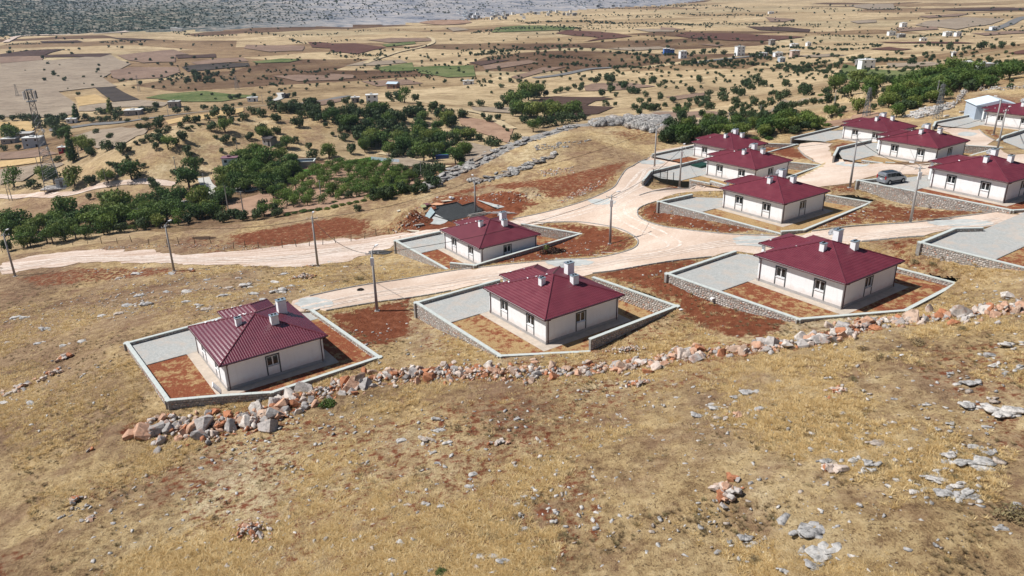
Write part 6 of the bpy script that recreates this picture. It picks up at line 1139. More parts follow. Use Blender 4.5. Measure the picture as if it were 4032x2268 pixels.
DENSE = [(D,[(20,632),(70,622),(120,612),(165,606),(215,600),(262,590),(310,585),(355,578),(400,572),(450,566),(30,600),(90,590),(140,585),(5,580)],46),(D,[(560,560),(610,556),(650,552),(700,545),(520,545),(480,560)],38),
 (D,[(660,520),(720,500),(900,530),(980,500),(1040,480),(1080,460),(1000,440),(940,470),(880,500)],30),(D,[(640,440),(680,450),(700,430),(650,470),(620,480),(730,440),(600,450),(585,470),(700,480)],46),(D,[(1000,350),(1050,360),(1090,370),(940,360),(980,330),(1060,330),(900,350),(880,320),(850,310),(930,310),(1100,340),(820,300),(780,290)],36),
 (Z4,[(300,520,0),(420,520,0),(520,500,0),(600,500,0),(680,480,0),(720,500,0),(820,480,0),(900,480,0),(200,540,0),(250,560,0),(1020,490,0),(1080,500,0),(560,540,0),(480,545,0)],52),(Z5,[(340,470,0),(460,500,0),(560,450,0),(660,500,0),(720,420,0),(620,380,0),(880,410,0),(960,390,0),(1040,390,0),(720,340,0),(800,330,0),(900,320,0),(1000,330,0),(250,530,0),(440,440,0),(500,400,0),(300,440,0),(120,420,0),(60,430,0),(1300,350,0),(1240,350,0)],50),
 (Z9,[(1300,790),(1350,800),(1400,800),(1450,790),(1500,800),(1550,790),(1250,760),(1600,800),(1650,790),(1240,720),(1300,700),(1340,680),(1400,660)],60)]
GROVE = [(D,[(1300,110),(1700,95),(2300,100),(2576,110),(2576,200),(2200,230),(1700,225),(1300,200)],330,13),(D,[(1350,30),(2576,5),(2576,100),(1300,110)],230,7),(D,[(400,150),(1300,110),(1300,220),(800,230),(500,200)],150,11),(D,[(1500,200),(2100,220),(2150,290),(1900,300),(1600,280)],60,20),(D,[(960,290),(1060,265),(1150,300),(1200,360),(1190,420),(1110,400),(1000,400),(920,380),(860,330),(830,290)],85,34),(D,[(560,420),(640,400),(740,420),(760,450),(640,500),(560,480)],50,38),(D,[(0,600),(200,556),(420,515),(560,495),(610,545),(440,560),(250,590),(0,640)],62,40),
 (D,[(680,272),(760,262),(900,275),(960,300),(880,318),(760,292)],34,26),(Z5,[(200,560),(420,430),(700,330),(1000,330),(1200,330),(1180,410),(900,460),(660,550),(420,640),(300,690)],75,105),(Z4,[(180,560),(300,480),(620,470),(760,440),(1050,420),(1080,500),(800,560),(480,540),(300,600)],75,62),
 (Z10,[(800,440),(1400,470),(2000,480),(2500,440),(2560,520),(2100,600),(1500,600),(1000,540)],150,36),(Z10,[(620,385),(1000,375),(960,420),(650,430)],34,30),(D,[(980,440),(1110,420),(1120,470),(1000,500),(900,520),(960,470)],40,28),
 (Z9,[(900,340),(1250,335),(1300,360),(1200,400),(1080,400)],40,22),(Z9,[(960,215),(1350,180),(1700,170),(2300,175),(2300,185),(1700,200),(1300,215),(1050,228)],110,14),(Z10,[(0,440),(500,430),(620,460),(400,480),(0,470)],50,26),(Z8,[(1050,540),(1250,500),(1500,500),(1600,540),(1400,570),(1200,565)],60,26)]
for fn, pts, n_, w in GROVE:
    f_ = [fn(*p) for p in pts]; xs = [p[0] for p in f_]; ys = [p[1] for p in f_]; k = fn(1, 0)[0]-fn(0, 0)[0]; c_ = 0
    while c_ < n_:
        x = random.uniform(min(xs), max(xs)); y = random.uniform(min(ys), max(ys))
        if inpoly(np.array([x]), np.array([y]), f_)[0]: ENT.append([w*k*random.uniform(.7, 1.15), x, y, 0 if w*k > 26 else 1]); c_ += 1
for fn, pts, w in DENSE:
    k = 1 if fn is D else 1
    for p in pts:
        q = fn(p[0], p[1]); ENT.append([w*1.2*random.uniform(.8, 1.15), q[0], q[1], 0])
OR = [at(Z2(*p))[:2] for p in [(620,900),(1000,830),(1250,800),(1700,800),(1880,900),(1900,1060),(1400,1120),(900,1220),(480,1260),(450,1080)]]
ox = [p[0] for p in OR]; oy = [p[1] for p in OR]; orch = []
for gx in np.arange(min(ox), max(ox), 4.6):
    for gy in np.arange(min(oy), max(oy), 5.0):
        x, y = gx+random.uniform(-.9, .9), gy+random.uniform(-.9, .9)
        if inD(x, y, OR) and random.random() < .88: orch.append((x, y))
def screen(P): v = Vector(P)-Vector((0, 0, CAMZ)); d = v.dot(fwd); return 2016+FP*v.dot(rt)/d, 1134-FP*v.dot(upv)/d, d
trees = []
def add_tree(P, wm, far, kind='tree', px=None):
    sx, sy, d = screen(P); w = wm*FP/d; trees.append([w, P, wm, far, kind, sx/1.5652, sy/1.5652])
for w, x, y, far in ENT:
    P = at((x, y)); d = math.sqrt(P[0]**2+P[1]**2+(P[2]-CAMZ)**2); wm = min(w*d/FP, 11 if not far else 14)*(1.25 if not far else .84)
    if not free(P[0], P[1]): continue
    add_tree(P, wm, far)
for x, y in orch: add_tree(np.array([x, y, g1(x, y)]), random.uniform(4.4, 5.8), 0, 'orchard_tree')
trees.sort(key=lambda t: -t[0]); placed = []; ntree = 0; farpile = Pile(); fq = []; fq2 = []
CON = [(860,560),(780,640)]
for i, (w, P, wm, far, kind, sx, sy) in enumerate(trees):
    h = wm*random.uniform(.72, .98); rz = random.uniform(0, 6.28)
    if kind == 'orchard_tree' and len([1 for q in placed if q[3] == 'orchard_tree']) >= 240: continue
    if kind == 'tree' and ntree >= 290:
        (fq2 if w > 15 else fq).append((P, wm, h, rz)); continue
    s_ = wm/2; sc = (s_, s_, h/1.55)
    if w > 17:
        e = empty(kind, (P[0], P[1], P[2]), rz, 1); e.scale = sc; ci = random.randrange(8)
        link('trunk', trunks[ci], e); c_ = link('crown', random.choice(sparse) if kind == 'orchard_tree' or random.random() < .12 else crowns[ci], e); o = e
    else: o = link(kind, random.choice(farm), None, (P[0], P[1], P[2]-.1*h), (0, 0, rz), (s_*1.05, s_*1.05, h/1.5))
    o['what'] = 'small orchard tree' if kind == 'orchard_tree' else ('large round green tree' if w > 62 else 'green tree' if w > 34 else 'small dark tree')
    tag(o, None, 'tree', 'orchard trees below the crest' if kind == 'orchard_tree' else 'trees scattered over the valley'); placed.append((o, sx, sy, kind)); ntree += kind == 'tree'
place_labels([(o, x, y) for o, x, y, k in placed], 'green tree', MARK)
cf = tag(empty('conifer', at(Z1(775,690))), 'tall dark conifer right of the small red shed', 'tree'); cf.scale = (4.6, 4.6, 6.2); link('trunk', trunks[0], cf); link('crown', conif[0], cf)
cf = tag(empty('conifer', at(Z1(815,262))), 'dark conifer beside the small white house above the highway', 'tree'); cf.scale = (5, 5, 5); link('trunk', trunks[1], cf); link('crown', conif[0], cf)
cf = tag(empty('conifer', at(Z1(1175,192))), 'dark conifer left of the white-roofed house at the highway', 'tree'); cf.scale = (5, 5, 5); link('trunk', trunks[2], cf); link('crown', conif[0], cf)
def pile_quads(name, me_list, items, m):
    data = []
    for me in me_list:
        v = np.empty(len(me.vertices)*3); me.vertices.foreach_get('co', v); f = np.empty(len(me.loops), np.int32); me.loops.foreach_get('vertex_index', f); data.append((v.reshape(-1, 3), f.reshape(-1, 4)))
    V = []; F = []; T = []; n = 0
    for P, wm, h, rz in items:
        v, f = random.choice(data); c, s_ = math.cos(rz), math.sin(rz); x = (v[:, 0]*c-v[:, 1]*s_)*wm/2; y = (v[:, 0]*s_+v[:, 1]*c)*wm/2; V.append(np.c_[x+P[0], y+P[1], v[:, 2]*h/1.5+P[2]-.1*h]); F.append(f+n); n += len(v); T.append(np.full(len(v), random.random()))
    me = npmesh(name, np.concatenate(V), np.concatenate(F), m, False, {'tone': ('FLOAT', np.concatenate(T))}); return link(name, me)
tag(pile_quads('distant_trees', farm, fq, M_far), 'countless small dark trees and hedges dotting the far plain', 'trees', None, 'stuff')
if fq2: tag(pile_quads('background_trees', [leafcloud('mid_crown', lobes(50+i, 6), 420, .12, M_far, 180+i) for i in range(4)], fq2, M_far), 'smaller green trees filling the groves between the larger ones', 'trees', None, 'stuff')
# shrubs of the hill across the plain
hs = []
while len(hs) < 3200:
    x = random.uniform(0, 2600)/4032*4032; y = random.uniform(0, 150)
    if y > 150-.055*x: continue
    if random.random() < (x/1500): 
        if random.random() < .7: continue
    P = at((x, y)); hs.append((P, random.uniform(2, 5), random.uniform(1.4, 3), random.uniform(0, 6.28)))
tag(pile_quads('hillside_scrub', farm[:3], hs, M_far), 'dark scrub covering the rocky hillside beyond the plain', 'scrub', None, 'stuff')
# crest hedge and bushes
BU = [(Z2,[(x, y, random.uniform(80, 130)) for x, y in [(620,1310),(700,1290),(790,1275),(870,1265),(950,1255),(1040,1245),(1120,1225),(1200,1205),(1280,1190),(1350,1175),(1430,1160),(1510,1140),(1590,1125),(1670,1110),(1750,1090),(1820,1075),(1890,1055),(1950,1040),(1650,1040),(1720,1010),(1800,1000),(1850,970),(1380,1120),(1120,1180),(2050,960),(1980,1000),(2250,860),(2460,770)]]),
 (Z1,[(1400,1380,110),(850,1430,120),(960,1440,120),(560,1449,120),(1680,1345,120),(1850,1330,100),(2280,1290,90),(1060,1440,110),(1200,1410,120),(1340,1400,110),(280,745,35),(375,740,35),(1410,600,30),(1800,850,30)]),
 (D,[(823,1020,60),(1898,1410,48),(2412,1412,44),(540,1305,34),(2145,955,38),(2235,905,30),(2308,866,60),(2170,880,40),(2420,830,36),(2540,1300,110),(2090,620,22),(1110,1440,40),(2215,900,26),(2010,1010,20),(905,705,44),(870,710,26),(1410,600,16),(2330,1195,30),(2400,1200,30),(1390,655,14),(2300,660,34),(2370,600,16),(2255,612,14),(2130,770,16),(1620,735,18),(1850,780,18),(2345,665,26)]),
 (Z4,[(560,470,60),(1110,300,50),(1150,480,70),(1360,560,60),(1230,420,50),(720,560,70),(800,560,70)]),(Z3,[(25,655,30),(1045,150,20),(640,340,40),(700,340,40)])]
bl = []; nb_ = 0
for fn, L in BU:
    k = fn(1, 0)[0]-fn(0, 0)[0]
    for x, y, w in L:
        p = fn(x, y); P = at(p); d = math.sqrt(P[0]**2+P[1]**2+(P[2]-CAMZ)**2); wm = w*k*d/FP; dry = fn is D and (x, y) not in ((823, 1020), (1110, 1440))
        me = random.choice(bushm)
        if dry:
            me = bpy.data.meshes.get('dry_bush') or leafcloud('dry_bush', [(0, 0, .25, .45), (.4, .1, .2, .35), (-.35, .15, .2, .35), (.05, -.35, .2, .35)], 420, .06, M_dryleaf, 123, .8)
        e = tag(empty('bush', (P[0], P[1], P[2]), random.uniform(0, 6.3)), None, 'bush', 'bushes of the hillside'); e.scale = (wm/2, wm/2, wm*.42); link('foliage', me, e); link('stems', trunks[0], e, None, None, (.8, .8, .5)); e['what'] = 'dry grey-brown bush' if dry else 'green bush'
        bl.append((e, p[0]/1.5652, p[1]/1.5652))
place_labels(bl, 'bush', MARK+RM_)

# ------------------------------------------------------------------ valley buildings
def metres(p, wpx): P = at(p); d = math.sqrt(P[0]**2+P[1]**2+(P[2]-CAMZ)**2); return P, wpx*d/FP
WALLM = {'white': M_white, 'grey': plain('bare_block_wall', (.30, .285, .27), .9, .1, 0, .15, .6), 'blue': plain('pale_blue_wall', (.42, .48, .55), .85, .2), 'red': plain('red_shed_wall', (.33, .02, .03), .7, .3), 'pink': plain('pinkish_wall', (.55, .42, .36), .85, .2), 'dark': M_dsteel, 'sky': plain('bright_blue_wall', (.10, .22, .55), .7, .3), 'brick': plain('brown_wall', (.28, .17, .13), .9, .1)}
ROOFM = {'white': plain('pale_flat_roof', (.62, .62, .60), .9, .1, 0, .1, .3), 'grey': plain('concrete_roof', (.42, .41, .39), .9, .1), 'lilac': plain('lilac_roof', (.22, .12, .15), .7, .2), 'dark': plain('dark_roof', (.07, .06, .06), .8, .2), 'tin': plain('pale_tin_roof', (.50, .60, .68), .5, .4), 'teal': plain('teal_roof', (.40, .55, .55), .7, .2)}
def building(p, wpx, hm, roof, wall, lab, rot=.2, depth=.75, gable=False, group='scattered buildings of the valley', floors=1):
    P, W_ = metres(p, wpx*.86); hm *= .85; W_ = min(W_, 30); dd = W_*depth; e = tag(empty('building', (P[0], P[1]+dd*.4, P[2]), rot), lab, 'building', group); hw, hd = W_/2, dd/2
    MB().box(-hw, hw, -hd, hd, -2, hm).build('wall', WALLM[wall], e)
    if gable:
        mb = MB(); r_ = W_*.16; mb.add([(-hw-.4, -hd-.5, hm), (hw+.4, -hd-.5, hm), (hw+.4, hd+.5, hm), (-hw-.4, hd+.5, hm), (-hw-.4, 0, hm+r_), (hw+.4, 0, hm+r_)], [(0, 1, 5, 4), (2, 3, 4, 5), (0, 4, 3), (1, 2, 5), (0, 3, 2, 1)]); mb.build('roof', ROOFM[roof], e)
    else:
        MB().box(-hw-.35, hw+.35, -hd-.35, hd+.35, hm, hm+.25).box(-hw*.3, hw*.1, -hd*.3, hd*.3, hm+.25, hm+.9).build('roof', ROOFM[roof], e)
    nw = max(2, int(W_/3.2))
    for f in range(floors):
        zb = hm/floors*f+hm/floors*.38
        for k in range(nw):
            x = -hw+W_*(k+.5)/nw
            if f == 0 and k == nw//2: MB().box(x-.5, x+.5, -hd-.04, -hd+.03, 0, hm/floors*.72).build('door', M_dsteel, e); continue
            w = MB().box(x-.6, x+.6, -hd-.03, -hd+.03, zb, zb+1.1).build('window', M_frame, e); MB().box(x-.5, x+.5, -hd-.05, -hd-.028, zb+.08, zb+1.02).build('pane', M_glass, w)
    return e
for a in [(Z1(345,540),66,5.6,'white','blue','pale bluish two-storey house left of the lattice tower',.1,.6,False,2),(Z1(665,600),30,3,'white','red','small red shed left of the dark conifers',.1,.6),(Z1(1400,200),62,3.6,'white','grey','grey house with bright flat roof just above the highway',.15,.7),(Z1(1835,120),42,4.4,'grey','grey','square grey concrete house above the highway',.1,.9),
 (Z1(750,282),34,2.8,'white','white','small low white house beside the dark conifer above the highway',.2),(Z1(190,445),90,3,'grey','grey','long low grey sheds at the left behind the pale two-storey house',.12,.5),(Z1(90,500),50,3,'white','grey','low white-roofed shed at the far left edge',.1),(Z1(640,300),1,1,'grey','grey','x'),
 (Z2(20,850),60,6,'lilac','white','white house with lilac roof sheet and roof terrace among the dark trees',.15,.7,False,2),(Z2(430,575),48,3.6,'dark','grey','half-hidden stone hut with a dark sagging roof on the dry hill',-.5,.8,True),(Z2(1515,132),50,5.2,'white','white','white flat-roofed farmhouse on the orchard ridge',.15,.7,False,2),(Z2(1340,120),34,3.2,'white','grey','low annex left of the white ridge farmhouse',.15,.6),
 (Z2(600,72),28,3,'dark','dark','small dark shed beside the highway',.1,.6),(Z2(250,108),40,3,'white','white','long white house left of the dark highway shed',.15,.5),(Z7(268,270),46,4,'tin','brick','blue-white roofed house in the stubble fields',-.3,.8,True),(Z7(590,252),46,3,'white','white','long low white buildings at the road among the far hedges',.1,.4),
 (Z10(45,386),26,6,'white','sky','left of the twin white and blue houses',.1,.7,False,2),(Z10(82,384),20,5,'white','sky','right of the twin white and blue houses',.1,.7,False,2),(Z10(160,414),28,7,'white','white','tall narrow white house below the blue twins',.2,.8,False,2),(Z10(565,395),34,9,'grey','white','tallest white building of the plain, unfinished upper floor',.2,.8,False,3),
 (Z10(792,320),22,6,'grey','grey','grey block at the upper edge of the green grove',.2,.8,False,2),(Z10(950,340),30,4.5,'white','white','white house right of the grey block in the grove',.1,.6),(Z10(1050,326),18,4,'white','white','small white house at the right end of the grove',.3),(Z10(730,402),30,3.6,'white','white','low white house at the left of the main grove',.1,.5),(Z10(835,402),34,4,'white','white','white house in the middle of the main grove',.2,.6),
 (Z10(955,405),34,6,'white','pink','pinkish house right of the main grove',.1,.7,False,2),(Z10(860,440),26,4,'white','blue','lone pale house below the main grove',.3,.7),(Z10(1465,488),56,6.4,'white','white','broad white villa in the right middle distance',.1,.6,False,2),(Z10(1410,460),26,3.6,'grey','grey','grey barn behind the broad white villa',.1,.6),
 (Z10(2290,535),54,4.5,'white','white','long white farm building in the dense trees at right',.1,.5),(Z10(2170,500),30,4,'white','white','white gabled barn above the turquoise roof at right',.3,.8,True),(Z10(2172,532),18,3,'teal','white','tiny turquoise-roofed shed at right',.2),(Z10(2385,525),30,3.2,'grey','pink','low pinkish farm buildings at the far right of the trees',.1,.5),
 (Z10(2080,402),14,3,'white','white','single tiny white hut in the right fields',.1),(Z10(1725,192),22,6,'white','white','white house in the far right plain',.1,.8,False,2),(Z10(1640,252),28,5,'grey','white','pale block left of the far right road',.1,.6),(Z10(1710,266),28,4,'white','grey','grey-white block beside the far right road',.1,.6),(Z10(2040,256),28,5,'white','white','white farm left of the twin sheds at far right',.1,.7),
 (Z10(2110,258),22,5,'grey','white','white block right of the white farm at far right',.2,.7),(Z10(1865,290),26,3,'white','white','long low white shed in the far right fields',.1,.4),(Z10(2365,217),24,5,'white','white','white house where the far road begins',.1,.7),(Z10(785,97),22,4,'white','white','distant white barn in the upper right plain',.1,.5)]:
    p, w, h, rf, wa, lab = a[:6]
    if lab == 'x': continue
    if lab.startswith(('left of', 'right of')): lab = 'white and blue house, '+lab
    building(p, w, h, rf, wa, lab, a[6] if len(a) > 6 else .2, a[7] if len(a) > 7 else .75, a[8] if len(a) > 8 else False, floors=a[9] if len(a) > 9 else 1)
fvl = []
for k in range(44):
    x, y = (random.uniform(860, 1320), random.uniform(88, 135)) if k < 26 else (random.uniform(1350, 1680), random.uniform(84, 108)) if k < 38 else (random.uniform(1640, 2000), random.uniform(36, 50))
    P, w = metres(Z9(x, y), random.uniform(8, 13)); e = tag(empty('building', P, random.uniform(-.4, .4)), 'small white house of the distant village at the foot of the rocky hillside', 'building', 'houses of the distant village'); w = min(w, 22)
    MB().box(-w/2, w/2, -w*.35, w*.35, -2, 4.5).build('wall', M_white if k % 3 else WALLM['grey'], e); MB().box(-w/2-.3, w/2+.3, -w*.35-.3, w*.35+.3, 4.5, 4.9).build('roof', ROOFM['white'] if k % 4 else ROOFM['tin'], e)
    fvl.append((e, Z9(x, y)[0]/1.5652, Z9(x, y)[1]/1.5652)); e['what'] = 'small white village house'
    MB().box(-w*.3, -w*.1, -w*.35-.05, -w*.35+.02, 1.5, 3.2).build('window', M_glass, e); MB().box(w*.1, w*.3, -w*.35-.05, -w*.35+.02, 1.5, 3.2).build('window', M_glass, e)
place_labels(fvl, 'small white village house', [('the left end of the distant village', 1155, 40), ('the middle of the distant village', 1220, 40), ('the right end of the distant village', 1330, 37), ('the highest row of the distant village', 1470, 20)])
for k, (x, y) in enumerate([(1180, 205), (1215, 210)]):
    P, w = metres(Z8(x, y), 20); e = tag(empty('building', P, .1), ['left of two pale sheds at the foot of the left hillside', 'right of two pale sheds at the foot of the left hillside'][k], 'building', 'sheds at the hillside foot'); MB().box(-w/2, w/2, -4, 4, -2, 4).build('wall', M_white, e); MB().box(-w/2-.4, w/2+.4, -4.4, 4.4, 4, 4.4).build('roof', ROOFM['white'], e)
# gabled metal shed behind the far right house
sp_ = un((3932, 452), 7.9); sh = tag(empty('metal_shed', (sp_[0], sp_[1]+3, 7.4), R(-12)), 'blue-white metal shed with shallow gable behind the far right house', 'shed'); MB().box(-4.6, 4.6, -3.6, 3.6, -1, 2.7).build('wall', WALLM['blue'], sh)
MB().add([(-4.9, -4, 2.7), (4.9, -4, 2.7), (4.9, 4, 2.7), (-4.9, 4, 2.7), (0, -4, 4.0), (0, 4, 4.0)], [(0, 1, 4), (2, 3, 5), (0, 4, 5, 3), (1, 2, 5, 4), (0, 3, 2, 1)]).build('roof', plain('pale_metal_roof', (.66, .76, .82), .4, .5), sh); MB().box(-2, .6, -3.66, -3.58, 0, 2.3).build('door', M_galv, sh)
# walled water basin and terrace frame
wb = at(Z2(785,795)); b_ = tag(empty('water_basin', wb, .1), 'open concrete water basin with white rim among the orchard trees', 'water basin'); bw = 4.6
MB().box(-bw, bw, -2.5, 2.5, -1, 2.2).build('wall', WALLM['grey'], b_); rm = MB()
rm.box(-bw-.2, bw+.2, -2.7, -2.2, 2.2, 2.5).box(-bw-.2, bw+.2, 2.2, 2.7, 2.2, 2.5).box(-bw-.2, -bw+.3, -2.2, 2.2, 2.2, 2.5).box(bw-.3, bw+.2, -2.2, 2.2, 2.2, 2.5); rm.build('rim', M_cop, b_); MB().box(-bw+.3, bw-.3, -2.2, 2.2, 2.2, 2.25).build('water', M_glass, b_)
for i_, (fn, x, y) in enumerate([(Z2,825,800)]):
    c = at(fn(x, y)); o = MB().box(-2.2, 2.2, -.9, .9, .0, .5).build('white_sheet', M_frame); o.location = c; tag(o, 'white sheet lying below the water basin', 'sheet')
pv = at(Z2(1640,745)); pf = tag(empty('screen_fence', pv, R(-28)), 'long pale blue-white screen fence in the vegetable garden', 'fence')
for k in range(9): MB().box(-6+k*1.5, -4.6+k*1.5, -.04, .04, 0, 1.6).build('panel', ROOFM['tin'], pf)
bp = at(Z2(2258,712)); o = MB().box(-2.6, 2.6, -.6, .6, 0, 1.6).build('blue_tank', plain('deep_blue_panel', (.02, .05, .18), .5, .4)); o.location = bp; tag(o, 'dark blue trough beside the bright green patch', 'tank')

# ------------------------------------------------------------------ lattice tower, pylons, valley poles
def lattice(name, P, h, wb_, wt, nseg, lab, cat, antennas=False, arms=(), th_=.09, group=None):
    e = tag(empty(name, P, .5), lab, cat, group); cs = ((-1, -1), (1, -1), (1, 1), (-1, 1)); w = lambda t: wb_*(1-t)+wt*t if not antennas else (wb_*(1-t*2)+wt*1.6*t*2 if t < .5 else wt*1.6+(wt-wt*1.6)*(t-.5)*2)
    for cx_, cy_ in cs:
        m_ = MB()
        for i in range(nseg): a, b = i/nseg, (i+1)/nseg; m_.bar((cx_*w(a), cy_*w(a), a*h), (cx_*w(b), cy_*w(b), b*h), th_, n=4)
        m_.build('leg', M_galv, e)
    for f in range(4):
        m_ = MB(); p, q = cs[f], cs[(f+1) % 4]
        for i in range(nseg): a, b = i/nseg, (i+1)/nseg; m_.bar((p[0]*w(a), p[1]*w(a), a*h), (q[0]*w(b), q[1]*w(b), b*h), th_*.55, n=3); m_.bar((q[0]*w(a), q[1]*w(a), a*h), (p[0]*w(b), p[1]*w(b), b*h), th_*.55, n=3); m_.bar((p[0]*w(b), p[1]*w(b), b*h), (q[0]*w(b), q[1]*w(b), b*h), th_*.5, n=3)
        m_.build('bracing', M_galv, e)
    for z, l in arms: MB().bar((-l, 0, z), (l, 0, z), th_, n=4).bar((-l, 0, z), (0, 0, z+.8), th_*.6, n=3).bar((l, 0, z), (0, 0, z+.8), th_*.6, n=3).build('crossarm', M_galv, e)
    if antennas:
        MB().box(-1.6, 1.6, -1.6, 1.6, h-4.2, h-4.05).box(-1.3, 1.3, -1.3, 1.3, h-.2, h-.1).build('platform', M_galv, e)
        for k in range(6): a = k*math.pi/3+.3; MB().box(-.22, .22, -.12, .12, h-3.4, h-.6, Matrix.Translation((2.0*math.cos(a), 2.0*math.sin(a), 0))@Matrix.Rotation(a, 4, 'Z')).build('panel_antenna', M_frame if k % 2 else M_galv, e); 
        for z in (h*.42, h*.6): MB().bar((1.2, -.8, z), (1.5, -1.0, z), .7, .7, 12).build('drum_antenna', M_frame, e)
    return e
tb = at((212, 748)); _, th_h = pole_h((212, 748), 352)
lattice('lattice_tower', tb, clampf(th_h, 28, 46), 2.9, .75, 16, 'tall steel lattice telecom tower at the left of the valley', 'tower', True, th_=.11)
P = at((250, 735)); cb = tag(empty('equipment_cabinet', P, .15), 'blue-grey equipment cabinet at the foot of the lattice tower', 'cabinet'); MB().box(-1.9, 1.9, -1.5, 1.5, 0, 2.9).build('body', WALLM['blue'], cb); MB().box(-2.05, 2.05, -1.65, 1.65, 2.9, 3.05).build('lid', M_galv, cb); MB().box(-.5, .5, -1.54, -1.48, .2, 2.3).build('door', M_galv, cb); MB().box(-7, 4, -3.2, 3.2, -.4, .05).build('pad', M_plinth, cb)
for i, (b, t, lab, w) in enumerate([(Z5(660,702), Z5(700,392)[1], 'lattice pylon standing on the right hillside above the roofs', .8), (Z5(22,692), Z5(50,462)[1], 'lattice pylon just behind the rear upper roof', .8), (Z8(1604,605), Z8(1600,512)[1], 'pylon in the pale fields right of the green crop strip', 1.6), (Z8(120,655), Z8(100,570)[1], 'thin faint pylon at the far left of the plain', 1.2), (Z8(942,620), Z8(930,510)[1], 'thin pylon beside the central grove of the left plain', .9)]):
    P, h = pole_h(b, t); lattice('lattice_pylon', P, clampf(h, 8, 34), w*.9, .25, 9, lab, 'pylon', False, ((h*.82, 1.6), (h*.95, 1.2)), .06, 'steel lattice pylons')
VP = [(Z1,1135,965,755),(Z1,130,1100,885),(Z1,410,785,640),(Z1,98,1100,955),(Z1,845,670,570),(Z1,1862,790,685),(Z1,1275,1105,972),(Z1,240,1392,1230),(Z1,1490,1368,1240),(Z1,2168,972,825),(Z1,2412,1200,942),(Z1,2572,1215,1010),(Z1,2515,612,472),(Z1,1780,205,140),(Z2,155,1280,1075),(Z2,980,1142,940),(Z2,2035,900,742),(Z4,555,502,430),(Z4,745,452,388),(Z4,1190,362,315),(Z5,645,548,490),(Z1,1472,240,165),(Z2,360,125,45),(Z1,62,385,330)]
vp = []
for fn, x, b, t in VP:
    P, h = pole_h(fn(x, b), fn(x, t)[1]); h = clampf(h, 5.5, 12); e = tag(empty('utility_pole', P, random.uniform(-.5, .5)), None, 'utility pole', 'valley utility poles'); MB().bar((0, 0, -.5), (0, 0, h), .17, .1, 6).build('shaft', M_pole, e); MB().bar((-.9, 0, h-.4), (.9, 0, h-.4), .05, n=4).build('crossarm', M_galv, e); e['what'] = 'grey utility pole'; p = fn(x, b); vp.append((e, p[0]/1.5652, p[1]/1.5652))
place_labels(vp, 'grey utility pole', MARK)
# rustic fence above the dirt track
c8 = crop(0, 700, 1/1.61); FP_ = [(20,470),(80,462),(150,455),(215,450),(265,445),(358,432),(463,425),(555,415),(645,413),(743,412),(838,405),(945,420),(1060,435),(1135,418),(1235,415),(1340,415),(1480,445),(1555,432),(1640,438),(1790,440),(1880,435),(1960,430),(2045,422),(2130,410),(2225,400),(2310,385),(2385,362),(2470,350)]
fo = at(c8(*FP_[0])); fe = tag(empty('rustic_fence', fo), 'rustic fence of crooked dark sticks along the upper side of the dirt track', 'fence'); prev = None; wr = MB()
for x, y in FP_:
    p = at(c8(x, y+4))-fo; hh = random.uniform(1.0, 1.5); tp_ = (p[0]+random.uniform(-.25, .25), p[1]+random.uniform(-.15, .15), p[2]+hh); MB().bar((p[0], p[1], p[2]-.3), tp_, .075, .05, 5).build('post', M_bark, fe)
    if prev is not None:
        for k in (.45, .9): wr.bar((prev[0], prev[1], prev[2]+k), (p[0], p[1], p[2]+k), .012, n=3)
    prev = p
wr.build('wire', M_dsteel, fe)
# dry stone wall on the right hillside
dp = smoothline([at(Z5(*p)) for p in [(1470,424),(1438,427),(1330,436),(1200,441),(1060,442),(930,458),(880,500),(830,560),(740,590),(640,645),(520,690)]], n=8); dw = tag(empty('dry_stone_wall', dp[0]), 'low dark dry stone wall running over the grassy hillside at top right', 'stone wall'); pl = Pile(); cumd = np.r_[0, np.cumsum([np.linalg.norm(b-a) for a, b in zip(dp[:-1], dp[1:])])]; A_ = np.array(dp)
for t in np.arange(0, cumd[-1], .16):
    x = np.interp(t, cumd, A_[:, 0]); y = np.interp(t, cumd, A_[:, 1]); sz = random.uniform(.35, .8); pl.add(random.choice(sk), Matrix.Translation((x-dp[0][0]+random.gauss(0, .3), y-dp[0][1]+random.gauss(0, .3), g1(x, y)-dp[0][2]+random.uniform(0, .9)))@Matrix.Rotation(random.uniform(0, 6), 4, 'Z')@Matrix.Diagonal((sz, sz*.8, sz*.7, 1)), random.random())
o = link('wall_stones', pl.mesh('wall_stones', M_limej), dw); o['kind'] = 'stuff'
scatter('hillside_rubble', 420, inpix(Z5, [(340,680),(560,600),(700,580),(830,560),(800,600),(640,660),(480,700)]), .3, 1.4, M_limej, 'broken grey rock strewn below the dry stone wall', 'stones', pit, .6)
for i, (x, y, w) in enumerate([(740,684,50),(885,650,60),(1720,0,0)]):
    if not w: continue
    P, wm = metres(Z5(x, y), w*.4395); o = link('rock', random.choice(lm), None, (P[0], P[1], P[2]+.3), (0, 0, .3), (wm, wm*.5, wm*.45)); tag(o, ['squared grey block behind the far paved yard wall', 'dark rock pair on the grass behind the far paved yard'][i], 'rock')

